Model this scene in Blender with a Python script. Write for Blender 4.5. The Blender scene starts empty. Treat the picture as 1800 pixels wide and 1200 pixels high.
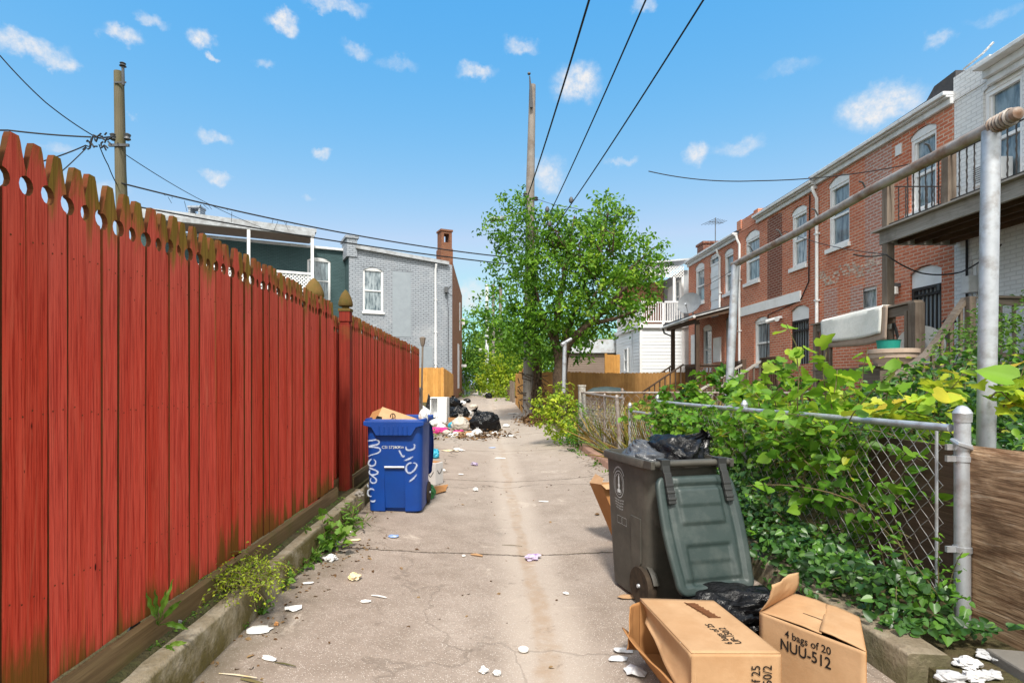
import bpy, math, random
import numpy as np
from mathutils import Vector, Matrix, noise as mnoise

random.seed(7); RNG = np.random.default_rng(7)
S = bpy.context.scene
COL = S.collection
R = math.radians

# ---------------------------------------------------------------- camera, sky, sun, exposure
H, F, VX, VY = 1.4, 960.0, 855.0, 672.0      # eye height, focal length and vanishing point of the alley (photo pixels)
cam = bpy.data.cameras.new('camera'); camo = bpy.data.objects.new('camera', cam); COL.objects.link(camo)
camo.location = (0, 0, H); camo.rotation_euler = (R(90), 0, 0)
cam.sensor_width = 36; cam.lens = F / 1800 * 36
cam.shift_x = (900 - VX) / 1800; cam.shift_y = (VY - 600) / 1800
cam.clip_start = .05; cam.clip_end = 2000
S.camera = camo
S.view_settings.view_transform = 'Standard'; S.view_settings.look = 'None'
S.view_settings.exposure = 1.45; S.view_settings.gamma = 1
SUN_EL, SUN_AZ = R(53), R(184)              # azimuth clockwise from +Y: the sun stands behind the camera
sun = bpy.data.lights.new('sun', 'SUN'); suno = bpy.data.objects.new('sun', sun); COL.objects.link(suno)
sun.energy = 2.0; sun.angle = R(8); sun.color = (1, .95, .87)
sd = Vector((math.sin(SUN_AZ) * math.cos(SUN_EL), math.cos(SUN_AZ) * math.cos(SUN_EL), math.sin(SUN_EL)))
suno.rotation_euler = sd.to_track_quat('Z', 'Y').to_euler(); suno.location = (0, -20, 40)
W = bpy.data.worlds.new('World'); S.world = W; W.use_nodes = True
SKY_STRENGTH = 0.15


class NT:
    """a short way to write node trees"""
    def __init__(s, tree):
        s.t = tree; tree.nodes.clear()

    def n(s, typ, ins=None, **props):
        nd = s.t.nodes.new(typ)
        for k, v in props.items(): setattr(nd, k, v)
        for k, v in (ins or {}).items():
            sock = nd.inputs[k]
            if isinstance(v, bpy.types.NodeSocket): s.t.links.new(v, sock)
            else: sock.default_value = v
        return nd

    def math(s, op, a, b=0.0, clamp=False):
        return s.n('ShaderNodeMath', {0: a, 1: b}, operation=op, use_clamp=clamp).outputs[0]

    def vmath(s, op, a, b=(0, 0, 0)):
        return s.n('ShaderNodeVectorMath', {0: a, 1: b}, operation=op).outputs

    def mix(s, fac, a, b, mode='MIX'):
        nd = s.n('ShaderNodeMix', data_type='RGBA', blend_type=mode)
        for i, v in ((0, fac), (6, a), (7, b)):
            if isinstance(v, bpy.types.NodeSocket): s.t.links.new(v, nd.inputs[i])
            else: nd.inputs[i].default_value = v if i == 0 else (tuple(v) + (1,))[:4]
        return nd.outputs[2]

    def ramp(s, fac, stops, interp='LINEAR'):
        nd = s.n('ShaderNodeValToRGB', {0: fac}); cr = nd.color_ramp; cr.interpolation = interp
        while len(cr.elements) < len(stops): cr.elements.new(.5)
        for e, (p, c) in zip(cr.elements, stops):
            e.position = p; e.color = (tuple(c) + (1,))[:4] if not isinstance(c, (int, float)) else (c, c, c, 1)
        return nd.outputs[0]

    def noise(s, vec, scale, detail=4, rough=.55, dist=0.0):
        return s.n('ShaderNodeTexNoise', {'Vector': vec, 'Scale': scale, 'Detail': detail, 'Roughness': rough, 'Distortion': dist}).outputs[0]

    def rng(s, v, a, b, c=0.0, d=1.0, smooth=False):
        return s.n('ShaderNodeMapRange', {0: v, 1: a, 2: b, 3: c, 4: d}, clamp=True, interpolation_type='SMOOTHSTEP' if smooth else 'LINEAR').outputs[0]


# the sky: Nishita with small fair-weather clouds standing in fixed directions
g = NT(W.node_tree)
sky = g.n('ShaderNodeTexSky', sky_type='NISHITA', sun_disc=False, sun_elevation=SUN_EL, sun_rotation=SUN_AZ, altitude=0.0, air_density=1.0, dust_density=1.2, ozone_density=1.3)
dirv = g.n('ShaderNodeTexCoord').outputs['Generated']
nz = g.n('ShaderNodeTexNoise', {'Vector': dirv, 'Scale': 26.0, 'Detail': 6.0, 'Roughness': .62})
wob = g.vmath('SCALE', g.vmath('SUBTRACT', nz.outputs[1], (.5, .5, .5))[0]); wob[0].node.inputs['Scale'].default_value = .048
dw = g.vmath('ADD', dirv, wob[0])[0]
CLOUDS = [(50, 80, 62, 22, .85), (105, 106, 30, 16, .8), (215, 65, 36, 16, .9), (265, 32, 28, 12, .6), (355, 70, 26, 18, 1), (372, 106, 12, 7, .7), (497, 38, 30, 15, 1),
          (590, 10, 60, 12, .7), (465, 112, 18, 10, .5), (625, 88, 28, 12, .5), (920, 80, 32, 15, .7), (838, 126, 36, 14, .8), (1016, 146, 48, 34, 1), (1222, 270, 30, 20, .9), (1300, 258, 44, 16, .5),
          (1550, 188, 74, 36, 1), (1650, 70, 26, 17, .6), (1130, 12, 22, 12, .6), (380, 240, 32, 12, .6), (565, 266, 22, 12, .8), (380, 308, 26, 12, .8), (230, 195, 14, 8, .5), (962, 306, 36, 34, .8),
          (1090, 286, 28, 8, .5), (540, 352, 14, 6, .4), (826, 520, 44, 36, .8), (100, 262, 34, 12, .4), (1750, 25, 40, 15, .3), (160, 325, 60, 16, .5), (700, 110, 40, 10, .25), (1390, 120, 50, 12, .2)]
acc = None
for (cx, cy, rx, ry, a) in CLOUDS:
    c = Vector(((cx - VX) / F, 1, (VY - cy) / F)); L = c.length; c.normalize()
    v = g.vmath('MULTIPLY', g.vmath('SUBTRACT', dw, tuple(c))[0], (F * L / rx, F * L / rx, F * L / ry))[0]
    d = g.vmath('LENGTH', v)[1]
    m = g.rng(d, .3, 1.12, a, 0.0, True)
    acc = m if acc is None else g.math('MAXIMUM', acc, m)
nz2 = g.noise(dirv, 75.0, 6, .68)
acc = g.math('MULTIPLY', acc, g.rng(nz2, .3, .62, .3, 1.0), True)
sp = g.n('ShaderNodeSeparateColor', {0: sky.outputs[0]}).outputs
def chan(v, p, k, hi): return g.math('MINIMUM', g.math('MULTIPLY', g.math('POWER', v, p), k), hi)
skyc = g.n('ShaderNodeCombineColor', {0: chan(sp[0], 1.94, .285, 1.25), 1: chan(sp[1], .62, .81, 2.4), 2: chan(sp[2], .12, 1.90, 2.6)}).outputs[0]
cl = g.mix(acc, skyc, (2.15, 2.15, 2.18))
# unseen bright cloud added overhead and behind the camera for fill light
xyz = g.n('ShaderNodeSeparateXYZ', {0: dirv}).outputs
fill_cloud = g.math('MAXIMUM', g.rng(xyz[1], .12, -.45, 0, 1, True), g.rng(xyz[2], .74, .92, 0, 1, True))
fill_cloud = g.math('MULTIPLY', fill_cloud, g.math('MULTIPLY', g.rng(g.noise(dirv, 2.6, 6, .6), .36, .6, .45, 1.0), g.rng(xyz[2], -.02, .06)))
cl = g.mix(fill_cloud, cl, (5.0, 4.85, 4.6))
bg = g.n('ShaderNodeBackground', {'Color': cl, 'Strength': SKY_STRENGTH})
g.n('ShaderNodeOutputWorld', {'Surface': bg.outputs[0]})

# ---------------------------------------------------------------- helpers: pixel -> point
def P(px, py, Y): return Vector(((px - VX) / F * Y, Y, H - (py - VY) / F * Y))
def ss(a, b, x):
    t = max(0, min(1, (x - a) / (b - a))); return t * t * (3 - 2 * t)
def rise(Y): return .36 * ss(13, 31, Y) - .10 * ss(40, 62, Y)
def az(X, Y): return rise(Y) - .075 * max(0, 1 - abs(X - .32) / 1.6) + .05 * max(0, X - 1.1)
def G(px, py):
    z = 0
    for _ in range(12):
        Y = F * (H - z) / (py - VY); X = (px - VX) / F * Y; z = az(X, Y)
    return Vector((X, Y, z))

WL = {}
def thing(name, label, cat, loc=(0, 0, 0), group=None, kind=None):
    o = bpy.data.objects.new(name, None); COL.objects.link(o); o.location = loc; o.empty_display_size = .2
    o['label'] = label; o['category'] = cat
    if group: o['group'] = group
    if kind: o['kind'] = kind
    WL[o.name] = Vector(loc); return o
def tag(o, label=None, cat=None, group=None, kind=None):
    for k, v in (('label', label), ('category', cat), ('group', group), ('kind', kind)):
        if v: o[k] = v
    return o

class MB:
    def __init__(s): s.v = []; s.f = []; s.r = []; s.sm = []; s.mi = []
    def add(s, vs, fs, rnd=None, smooth=False, mi=0):
        b = len(s.v); s.v += [tuple(x) for x in vs]; rnd = random.random() if rnd is None else rnd
        for f in fs: s.f.append([b + i for i in f]); s.r.append(rnd); s.sm.append(smooth); s.mi.append(mi)
        return s
    def quad(s, a, b, c, d, **k): return s.add([a, b, c, d], [(0, 1, 2, 3)], **k)
    def obox(s, c, ex, ey, ez, **k):
        c, ex, ey, ez = map(Vector, (c, ex, ey, ez))
        vs = [c + sx * ex + sy * ey + sz * ez for sz in (-1, 1) for sx, sy in ((-1, -1), (1, -1), (1, 1), (-1, 1))]
        fs = [(3, 2, 1, 0), (4, 5, 6, 7), (0, 1, 5, 4), (1, 2, 6, 5), (2, 3, 7, 6), (3, 0, 4, 7)]
        if ex.cross(ey).dot(ez) < 0: fs = [f[::-1] for f in fs]
        return s.add(vs, fs, **k)
    def box(s, a, b, **k):
        a, b = Vector(a), Vector(b); h = (b - a) / 2
        return s.obox((a + b) / 2, (h.x, 0, 0), (0, h.y, 0), (0, 0, h.z), **k)
    def beam(s, p, q, w, h, up=(0, 0, 1), **k):
        p, q = Vector(p), Vector(q); d = q - p; n = d.normalized(); u = n.cross(Vector(up))
        if u.length < 1e-4: u = n.cross(Vector((1, 0, 0)))
        u.normalize(); v = u.cross(n)
        return s.obox((p + q) / 2, d / 2, u * w / 2, v * h / 2, **k)
    def tube(s, pts, r, n=8, cap=True, smooth=True, **k):
        pts = [Vector(p) for p in pts]; m = len(pts); rs = r if isinstance(r, (list, tuple)) else [r] * m
        vs, fs = [], []; u = None
        for i, p in enumerate(pts):
            t = (pts[min(i + 1, m - 1)] - pts[max(i - 1, 0)])
            t = t.normalized() if t.length > 1e-9 else Vector((0, 0, 1))
            if u is None: u = t.orthogonal().normalized()
            u = u - t * u.dot(t)
            u = u.normalized() if u.length > 1e-6 else t.orthogonal().normalized()
            w = t.cross(u)
            for j in range(n):
                a = 2 * math.pi * j / n; vs.append(p + (u * math.cos(a) + w * math.sin(a)) * rs[i])
        for i in range(m - 1):
            for j in range(n):
                fs.append((i * n + j, i * n + (j + 1) % n, (i + 1) * n + (j + 1) % n, (i + 1) * n + j))
        s.add(vs, fs, smooth=smooth, **k)
        if cap:
            b = len(s.v) - m * n; rr = s.r[-1]
            s.f.append([b + j for j in range(n)][::-1]); s.f.append([b + (m - 1) * n + j for j in range(n)])
            s.r += [rr, rr]; s.sm += [False, False]; s.mi += [s.mi[-1]] * 2
        return s
    def lathe(s, prof, c=(0, 0, 0), n=20, mtx=None, smooth=True, **k):
        c = Vector(c); vs, fs = [], []
        for (r, z) in prof:
            for j in range(n):
                a = 2 * math.pi * j / n; p = Vector((r * math.cos(a), r * math.sin(a), z))
                vs.append(c + (mtx @ p if mtx else p))
        for i in range(len(prof) - 1):
            for j in range(n): fs.append((i * n + j, i * n + (j + 1) % n, (i + 1) * n + (j + 1) % n, (i + 1) * n + j))
        if prof[0][0] > 1e-5: fs.append(tuple(range(n))[::-1])
        if prof[-1][0] > 1e-5: fs.append(tuple((len(prof) - 1) * n + j for j in range(n)))
        return s.add(vs, fs, smooth=smooth, **k)
    def prism(s, out, O, U, V, N, t, **k):
        O, U, V, N = map(Vector, (O, U, V, N)); m = len(out)
        fr = [O + U * a + V * b for a, b in out]; bk = [p - N * t for p in fr]
        if U.cross(V).dot(N) < 0: fr = fr[::-1]; bk = bk[::-1]
        area = sum(out[i][0] * out[(i + 1) % m][1] - out[(i + 1) % m][0] * out[i][1] for i in range(m))
        if area < 0: fr = fr[::-1]; bk = bk[::-1]
        fs = [tuple(range(m)), tuple(range(m, 2 * m))[::-1]] + [(i, i + m, (i + 1) % m + m, (i + 1) % m) for i in range(m)]
        return s.add(fr + bk, fs, **k)
    def grid(s, fn, nu, nv, smooth=True, **k):
        vs = [fn(i / nu, j / nv) for j in range(nv + 1) for i in range(nu + 1)]
        fs = [(j * (nu + 1) + i, j * (nu + 1) + i + 1, (j + 1) * (nu + 1) + i + 1, (j + 1) * (nu + 1) + i) for j in range(nv) for i in range(nu)]
        return s.add(vs, fs, smooth=smooth, **k)
    def build(s, name, mats, parent=None, bevel=0, uv=True, sharp=42, solid=0, subsurf=0):
        off = WL[parent.name] if parent else Vector((0, 0, 0))
        me = bpy.data.meshes.new(name)
        va = np.array(s.v, dtype=np.float64).reshape(-1, 3) - np.array(off)
        me.from_pydata(va.tolist(), [], s.f)
        me.polygons.foreach_set('use_smooth', s.sm); me.polygons.foreach_set('material_index', s.mi)
        at = me.attributes.new('rnd', 'FLOAT', 'FACE'); at.data.foreach_set('value', s.r)
        if uv: metre_uv(me)
        for m in (mats if isinstance(mats, (list, tuple)) else [mats]): me.materials.append(m)
        if any(s.sm): me.set_sharp_from_angle(angle=R(sharp))
        o = bpy.data.objects.new(name, me); COL.objects.link(o)
        if parent: o.parent = parent
        WL[o.name] = off.copy()
        if bevel:
            b = o.modifiers.new('bevel', 'BEVEL'); b.width = bevel; b.segments = 2; b.limit_method = 'ANGLE'; b.angle_limit = R(35); b.harden_normals = False
        if solid:
            b = o.modifiers.new('solid', 'SOLIDIFY'); b.thickness = solid; b.offset = 0
        if subsurf:
            b = o.modifiers.new('sub', 'SUBSURF'); b.levels = subsurf; b.render_levels = subsurf
        return o

def metre_uv(me):
    """box-projected UVs in metres: u runs level along the face, v up it"""
    nl = len(me.loops); vi = np.empty(nl, np.int32); me.loops.foreach_get('vertex_index', vi)
    co = np.empty(len(me.vertices) * 3); me.vertices.foreach_get('co', co); co = co.reshape(-1, 3)
    nf = len(me.polygons); nr = np.empty(nf * 3); me.polygons.foreach_get('normal', nr); nr = nr.reshape(-1, 3)
    lt = np.empty(nf, np.int32); me.polygons.foreach_get('loop_total', lt)
    n = np.repeat(nr, lt, axis=0); p = co[vi]
    u = np.stack([-n[:, 1], n[:, 0], np.zeros(nl)], 1); ln = np.linalg.norm(u, axis=1)
    flat = ln < .35; u[flat] = (1, 0, 0); ln[flat] = 1; u /= ln[:, None]
    v = np.cross(n, u)
    uvl = me.uv_layers.new(name='UVMap')
    out = np.stack([(p * u).sum(1), (p * v).sum(1)], 1)
    uvl.data.foreach_set('uv', out.ravel())

# ---------------------------------------------------------------- materials
def newmat(name):
    m = bpy.data.materials.new(name); m.use_nodes = True; return m, NT(m.node_tree)
def finish(g, col, rough=.8, spec=.3, metal=0.0, bump=None, bstr=.3, bdist=.01, trans=0.0):
    ins = {'Base Color': col, 'Roughness': rough, 'Metallic': metal, 'Specular IOR Level': spec}
    if bump is not None:
        ins['Normal'] = g.n('ShaderNodeBump', {'Height': bump, 'Strength': bstr, 'Distance': bdist}).outputs[0]
    b = g.n('ShaderNodeBsdfPrincipled', ins); sh = b.outputs[0]
    if trans:
        t = g.n('ShaderNodeBsdfTranslucent', {'Color': col}); sh = g.n('ShaderNodeMixShader', {0: trans, 1: sh, 2: t.outputs[0]}).outputs[0]
    g.n('ShaderNodeOutputMaterial', {'Surface': sh})
    return b
def col4(c): return (tuple(c) + (1,))[:4]
def rnd(g): return g.n('ShaderNodeAttribute', attribute_name='rnd').outputs['Fac']
def ocoord(g): return g.n('ShaderNodeTexCoord').outputs['Object']
def uvc(g): return g.n('ShaderNodeTexCoord').outputs['UV']
def scaled(g, v, sc, loc=None):
    o = g.vmath('MULTIPLY', v, sc)[0]
    return g.vmath('ADD', o, loc)[0] if loc is not None else o
def rvec(g, k=37.0):
    r = g.math('MULTIPLY', rnd(g), k)
    return g.n('ShaderNodeCombineXYZ', {0: r, 1: r, 2: r}).outputs[0]

def plain(name, base, col2=None, rough=.75, spec=.3, metal=0.0, scale=6.0, var=.8, rv=.2, bump=0.0, bscale=60.0, dirt=None, dscale=3.0, damt=.6, bdist=.005, lo=.35, hi=.7):
    m, g = newmat(name); v = g.vmath('ADD', ocoord(g), rvec(g))[0]
    c2 = col2 or tuple(x * .62 for x in base)
    n1 = g.rng(g.noise(v, scale, 5, .6), lo, hi)
    c = g.mix(g.math('MULTIPLY', n1, var), base, c2)
    if dirt: c = g.mix(g.math('MULTIPLY', g.rng(g.noise(v, dscale, 6, .65), .48, .66), damt), c, dirt)
    c = g.n('ShaderNodeHueSaturation', {'Value': g.rng(rnd(g), 0, 1, 1 - rv, 1 + rv), 'Color': c}).outputs[0]
    b = g.noise(v, bscale, 4, .6) if bump else None
    finish(g, c, g.rng(n1, 0, 1, rough, min(1, rough + .12)), spec, metal, b, bump, bdist); return m

def wood(name, c1, c2, dirt=None, along='V', rough=.8, rv=.22, moss=None, fine=130.0, bstr=.5, dl=.5, dh=.72):
    """boards: grain stretched along the UV's v (upright boards) or u (level ones)"""
    m, g = newmat(name)
    sc = (fine, 3.0, 1) if along == 'V' else (3.0, fine, 1)
    sc2 = (22.0, 1.3, 1) if along == 'V' else (1.3, 22.0, 1)
    v = g.vmath('ADD', uvc(g), rvec(g))[0]
    n1 = g.noise(scaled(g, v, sc), 1.0, 4, .6, .3); n2 = g.noise(scaled(g, v, sc2), 1.0, 4, .6, 1.2)
    c = g.mix(g.rng(n2, .3, .7), c1, c2)
    c = g.mix(g.rng(n1, .42, .75, 0, .5), c, tuple(x * .45 for x in c1))
    if dirt: c = g.mix(g.rng(g.noise(g.n('ShaderNodeNewGeometry').outputs['Position'], 1.7, 6, .65), dl, dh, 0, .75), c, dirt)
    c = g.n('ShaderNodeHueSaturation', {'Value': g.rng(rnd(g), 0, 1, 1 - rv, 1 + rv), 'Color': c}).outputs[0]
    finish(g, c, rough, .25, 0, g.math('ADD', n1, g.math('MULTIPLY', n2, .6)), bstr, .004); return m

def brick(name, c1, c2, mortar, paint=None, bw=.215, rh=.075, ms=.010, patch=None, pa=.0, vstr=.6, stain=None, bdist=.008, pvar=.35):
    m, g = newmat(name); v = uvc(g)
    pos = g.n('ShaderNodeNewGeometry').outputs['Position']
    vw = g.vmath('ADD', v, g.vmath('MULTIPLY', g.n('ShaderNodeTexNoise', {'Vector': pos, 'Scale': 7.0}).outputs[1], (.012, .012, 0))[0])[0]
    b = g.n('ShaderNodeTexBrick', {'Vector': vw, 'Color1': col4(c1), 'Color2': col4(c2), 'Mortar': col4(mortar), 'Scale': 1.0, 'Mortar Size': ms, 'Mortar Smooth': .25, 'Bias': -.1, 'Brick Width': bw, 'Row Height': rh})
    n1 = g.noise(pos, 1.1, 6, .65); n2 = g.noise(pos, 16.0, 4, .6); n3 = g.noise(pos, 60.0, 3, .6)
    c = g.mix(g.rng(n2, .3, .75, 0, vstr), b.outputs[0], tuple(x * .5 for x in c1))
    if patch: c = g.mix(g.rng(g.noise(pos, .8, 6, .7, .6), .55, .72, 0, pa), c, patch)
    if stain: c = g.mix(g.rng(n1, .52, .72, 0, .6), c, stain)
    h = g.math('ADD', g.math('MULTIPLY', g.math('SUBTRACT', 1.0, b.outputs[1]), 1.0), g.math('MULTIPLY', n3, .3))
    c = g.mix(g.rng(n1, .3, .7, 0, pvar), c, tuple(min(1, x * 1.25) for x in c2))
    finish(g, c, .88, .2, 0, h, .7, bdist); return m

def leafmat(name, stops, trans=.35, rough=.5, spec=.35):
    m, g = newmat(name)
    c = g.ramp(rnd(g), stops)
    n = g.noise(g.n('ShaderNodeNewGeometry').outputs['Position'], 2.3, 3)
    c = g.n('ShaderNodeHueSaturation', {'Value': g.rng(n, .3, .7, .72, 1.25), 'Color': c}).outputs[0]
    finish(g, c, rough, spec, 0, None, trans=trans); return m

def red_stain():
    m, g = newmat('red_stained_wood')
    pos = g.n('ShaderNodeNewGeometry').outputs['Position']; xyz = g.n('ShaderNodeSeparateXYZ', {0: pos}); z = xyz.outputs[2]
    v = g.vmath('ADD', uvc(g), rvec(g, 53.0))[0]
    fine = g.noise(scaled(g, v, (170, 3.2, 1)), 1.0, 5, .65, .4)
    ring = g.noise(scaled(g, v, (26, 1.1, 1)), 1.0, 4, .6, 1.6)
    wear = g.noise(scaled(g, v, (14, 1.6, 1)), 1.0, 6, .7, .8)
    c = g.mix(g.rng(ring, .3, .72), (.60, .050, .024), (.70, .095, .052))
    c = g.mix(g.rng(fine, .47, .62, 0, .7), c, (.26, .012, .006)); c = g.mix(g.rng(fine, .40, .30, 0, .35), c, (.72, .12, .06))
    c = g.mix(g.rng(wear, .58, .78, 0, .5), c, (.66, .19, .10))
    c = g.mix(g.rng(z, 1.5, 2.15, 0, .5), c, g.mix(g.rng(fine, .4, .7), (.62, .15, .10), (.45, .06, .04)))
    # green-brown algae that creeps down from the tips and up from the sill
    zz = g.math('ADD', z, g.math('MULTIPLY', g.math('SUBTRACT', wear, .5), .55))
    zz = g.math('ADD', zz, g.math('MULTIPLY', g.math('SUBTRACT', rnd(g), .5), .22))
    mossc = g.mix(g.rng(ring, .35, .65), (.13, .085, .012), (.24, .17, .022))
    c = g.mix(g.rng(zz, 2.02, 2.2, 0, .93, True), c, mossc)
    c = g.mix(g.rng(zz, .50, .32, 0, .8, True), c, (.11, .085, .012))
    vn = g.n('ShaderNodeTexVoronoi', {'Vector': scaled(g, v, (16.0, 7.0, 1)), 'Scale': 1.0}, feature='F1').outputs[0]
    c = g.mix(g.math('MULTIPLY', g.rng(vn, .05, .03), .8), c, (.07, .012, .006))
    # runs of algae below some joints
    run = g.noise(scaled(g, v, (42, .55, 1)), 1.0, 3, .5)
    c = g.mix(g.math('MULTIPLY', g.rng(run, .66, .74), g.rng(z, 1.2, 2.1, .15, .8)), c, (.20, .14, .02))
    # knots and nail holes
    vo = g.n('ShaderNodeTexVoronoi', {'Vector': scaled(g, v, (9.0, 3.0, 1)), 'Scale': 1.0}, feature='F1').outputs[0]
    c = g.mix(g.rng(vo, .06, .035), c, (.04, .008, .005))
    c = g.n('ShaderNodeHueSaturation', {'Value': g.rng(rnd(g), 0, 1, .90, 1.10), 'Saturation': g.rng(rnd(g), 0, 1, 1.0, .97), 'Color': c}).outputs[0]
    finish(g, c, .9, .08, 0, g.math('ADD', fine, ring), .6, .004); return m

def concrete_alley():
    m, g = newmat('alley_concrete')
    pos = g.n('ShaderNodeNewGeometry').outputs['Position']; xyz = g.n('ShaderNodeSeparateXYZ', {0: pos}); x, y = xyz.outputs[0], xyz.outputs[1]
    big = g.noise(pos, .55, 6, .65); mid = g.noise(pos, 3.2, 6, .7); fine = g.noise(pos, 55.0, 3, .7)
    vo = g.n('ShaderNodeTexVoronoi', {'Vector': pos, 'Scale': 120.0}, feature='F1'); spk = vo.outputs[0]; vc = vo.outputs[1]
    c = g.mix(g.rng(big, .35, .65), (.265, .212, .172), (.335, .277, .230))
    c = g.mix(g.rng(mid, .38, .7, 0, .7), c, (.185, .143, .11))
    sel = g.n('ShaderNodeSeparateColor', {0: vc}).outputs[0]
    c = g.mix(g.math('MULTIPLY', g.rng(spk, .34, .24), g.rng(sel, .62, .66, 0, .75)), c, (.66, .60, .53))
    c = g.mix(g.math('MULTIPLY', g.rng(spk, .4, .3), g.rng(sel, .28, .24, 0, .6)), c, (.13, .105, .09))
    c = g.mix(g.rng(fine, .5, .75, 0, .35), c, (.2, .165, .14))
    # washed sandy gutter along the dip
    wob = g.math('ADD', x, g.math('MULTIPLY', g.math('SUBTRACT', g.noise(scaled(g, pos, (1, .8, 1)), 1.3, 4, .6), .5), .26))
    dg = g.math('ABSOLUTE', g.math('SUBTRACT', wob, .33))
    c = g.mix(g.math('MULTIPLY', g.rng(dg, .34, .1, 0, .7, True), g.rng(mid, .3, .6, .6, 1)), c, (.42, .355, .295))
    c = g.mix(g.math('MULTIPLY', g.rng(dg, .085, .03, 0, .75, True), g.rng(g.noise(pos, 6.0, 6, .75), .36, .62)), c, (.30, .215, .145))
    # slabs turn paler farther up the alley
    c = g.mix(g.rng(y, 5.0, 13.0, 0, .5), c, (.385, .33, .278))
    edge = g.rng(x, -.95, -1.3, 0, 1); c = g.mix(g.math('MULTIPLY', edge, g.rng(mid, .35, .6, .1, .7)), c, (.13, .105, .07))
    c = g.mix(g.math('MULTIPLY', g.rng(g.noise(pos, 7.0, 5, .75, .5), .60, .70), .55), c, (.15, .115, .09))
    c = g.mix(g.math('MULTIPLY', g.rng(g.noise(g.vmath('ADD', pos, (31, 7, 0))[0], 2.1, 6, .75, .8), .60, .70), .5), c, (.54, .46, .38))
    # dark damp blotches
    c = g.mix(g.rng(g.noise(pos, 1.5, 5, .7, .4), .62, .74, 0, .5), c, (.13, .11, .095))
    # joints between slabs, filled with dirt
    yw = g.math('ADD', y, g.math('MULTIPLY', g.math('SUBTRACT', g.noise(pos, 2.6, 6, .75), .5), .16))
    crack = None
    for yy, w in ((4.64, .017), (8.1, .02), (11.6, .02), (15.0, .02), (18.6, .03), (23, .03), (29, .05), (36, .06), (44, .08)):
        d = g.math('ABSOLUTE', g.math('SUBTRACT', yw, yy)); k = g.rng(d, w, w * .35)
        crack = k if crack is None else g.math('MAXIMUM', crack, k)
    vor = g.n('ShaderNodeTexVoronoi', {'Vector': g.vmath('ADD', scaled(g, pos, (.36, .2, 1)), g.vmath('MULTIPLY', g.n('ShaderNodeTexNoise', {'Vector': pos, 'Scale': 2.0, 'Detail': 6.0}).outputs[1], (.35, .35, 0))[0])[0], 'Scale': 1.0}, feature='DISTANCE_TO_EDGE').outputs[0]
    fc = g.math('MULTIPLY', g.rng(vor, .006, .002), g.rng(y, 5.0, 8.0, .25, .75))
    grit = g.math('MULTIPLY', g.rng(g.noise(pos, 38.0, 4, .8), .66, .70), g.rng(g.noise(pos, 1.9, 4, .6), .45, .62)); c = g.mix(g.math('MULTIPLY', grit, .8), c, (.07, .05, .035))
    crack = g.math('MAXIMUM', crack, fc)
    c = g.mix(g.math('MULTIPLY', crack, .88), c, (.06, .045, .03))
    hgt = g.math('SUBTRACT', g.math('ADD', g.math('MULTIPLY', fine, .35), g.math('MULTIPLY', mid, .8)), g.math('MULTIPLY', crack, 1.2))
    finish(g, c, .9, .2, 0, hgt, .55, .012); return m

def bagmat(name, col, rough=.28, spec=.6):
    m, g = newmat(name); v = ocoord(g)
    n = g.noise(scaled(g, v, (1, 1, 1.6)), 9.0, 5, .62, 1.4); r = g.noise(v, 34.0, 3, .6, 1.0)
    c = g.mix(g.rng(n, .3, .7), col, tuple(x * .7 for x in col))
    finish(g, c, rough, spec, 0, g.math('ADD', n, g.math('MULTIPLY', r, .06)), .6, .03); return m

def soilmat():
    m, g = newmat('yard_soil'); pos = g.n('ShaderNodeNewGeometry').outputs['Position']
    n1 = g.noise(pos, 1.2, 6, .7); n2 = g.noise(pos, 25.0, 4, .7)
    c = g.mix(g.rng(n1, .35, .65), (.11, .08, .05), (.07, .085, .025)); c = g.mix(g.rng(n2, .4, .7, 0, .6), c, (.05, .035, .02))
    finish(g, c, .95, .1, 0, n2, .8, .04); return m

def glassmat():
    m, g = newmat('window_glass'); v = uvc(g)
    n = g.noise(scaled(g, v, (6, 1.2, 1)), 1.6, 4, .6)
    c = g.mix(g.rng(n, .36, .6), (.075, .105, .125), g.mix(rnd(g), (.20, .26, .29), (.46, .50, .52)))
    finish(g, c, .06, .75); return m

def plymat():
    m, g = newmat('weathered_plywood'); v = g.vmath('ADD', uvc(g), (3.1, 1.7, 0))[0]
    w = g.noise(scaled(g, v, (1.5, 9.0, 1)), 1.0, 5, .6, 2.2); fine = g.noise(scaled(g, v, (5, 110, 1)), 1.0, 5, .7, .5); b = g.noise(v, 2.2, 5, .65, .6)
    c = g.mix(g.rng(w, .3, .68), (.14, .065, .03), (.60, .40, .24))
    c = g.mix(g.rng(w, .60, .72, 0, .8), c, (.80, .65, .49)); c = g.mix(g.rng(fine, .47, .60, 0, .7), c, (.06, .03, .015)); c = g.mix(g.rng(fine, .42, .32, 0, .45), c, (.74, .58, .42))
    c = g.mix(g.rng(b, .5, .68, 0, .6), c, (.085, .045, .025))
    vo = g.n('ShaderNodeTexVoronoi', {'Vector': scaled(g, v, (2.2, 3.2, 1)), 'Scale': 1.0}).outputs[0]
    c = g.mix(g.rng(vo, .10, .04), c, (.03, .015, .008))
    finish(g, c, .85, .2, 0, g.math('ADD', w, fine), .6, .006); return m

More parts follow.
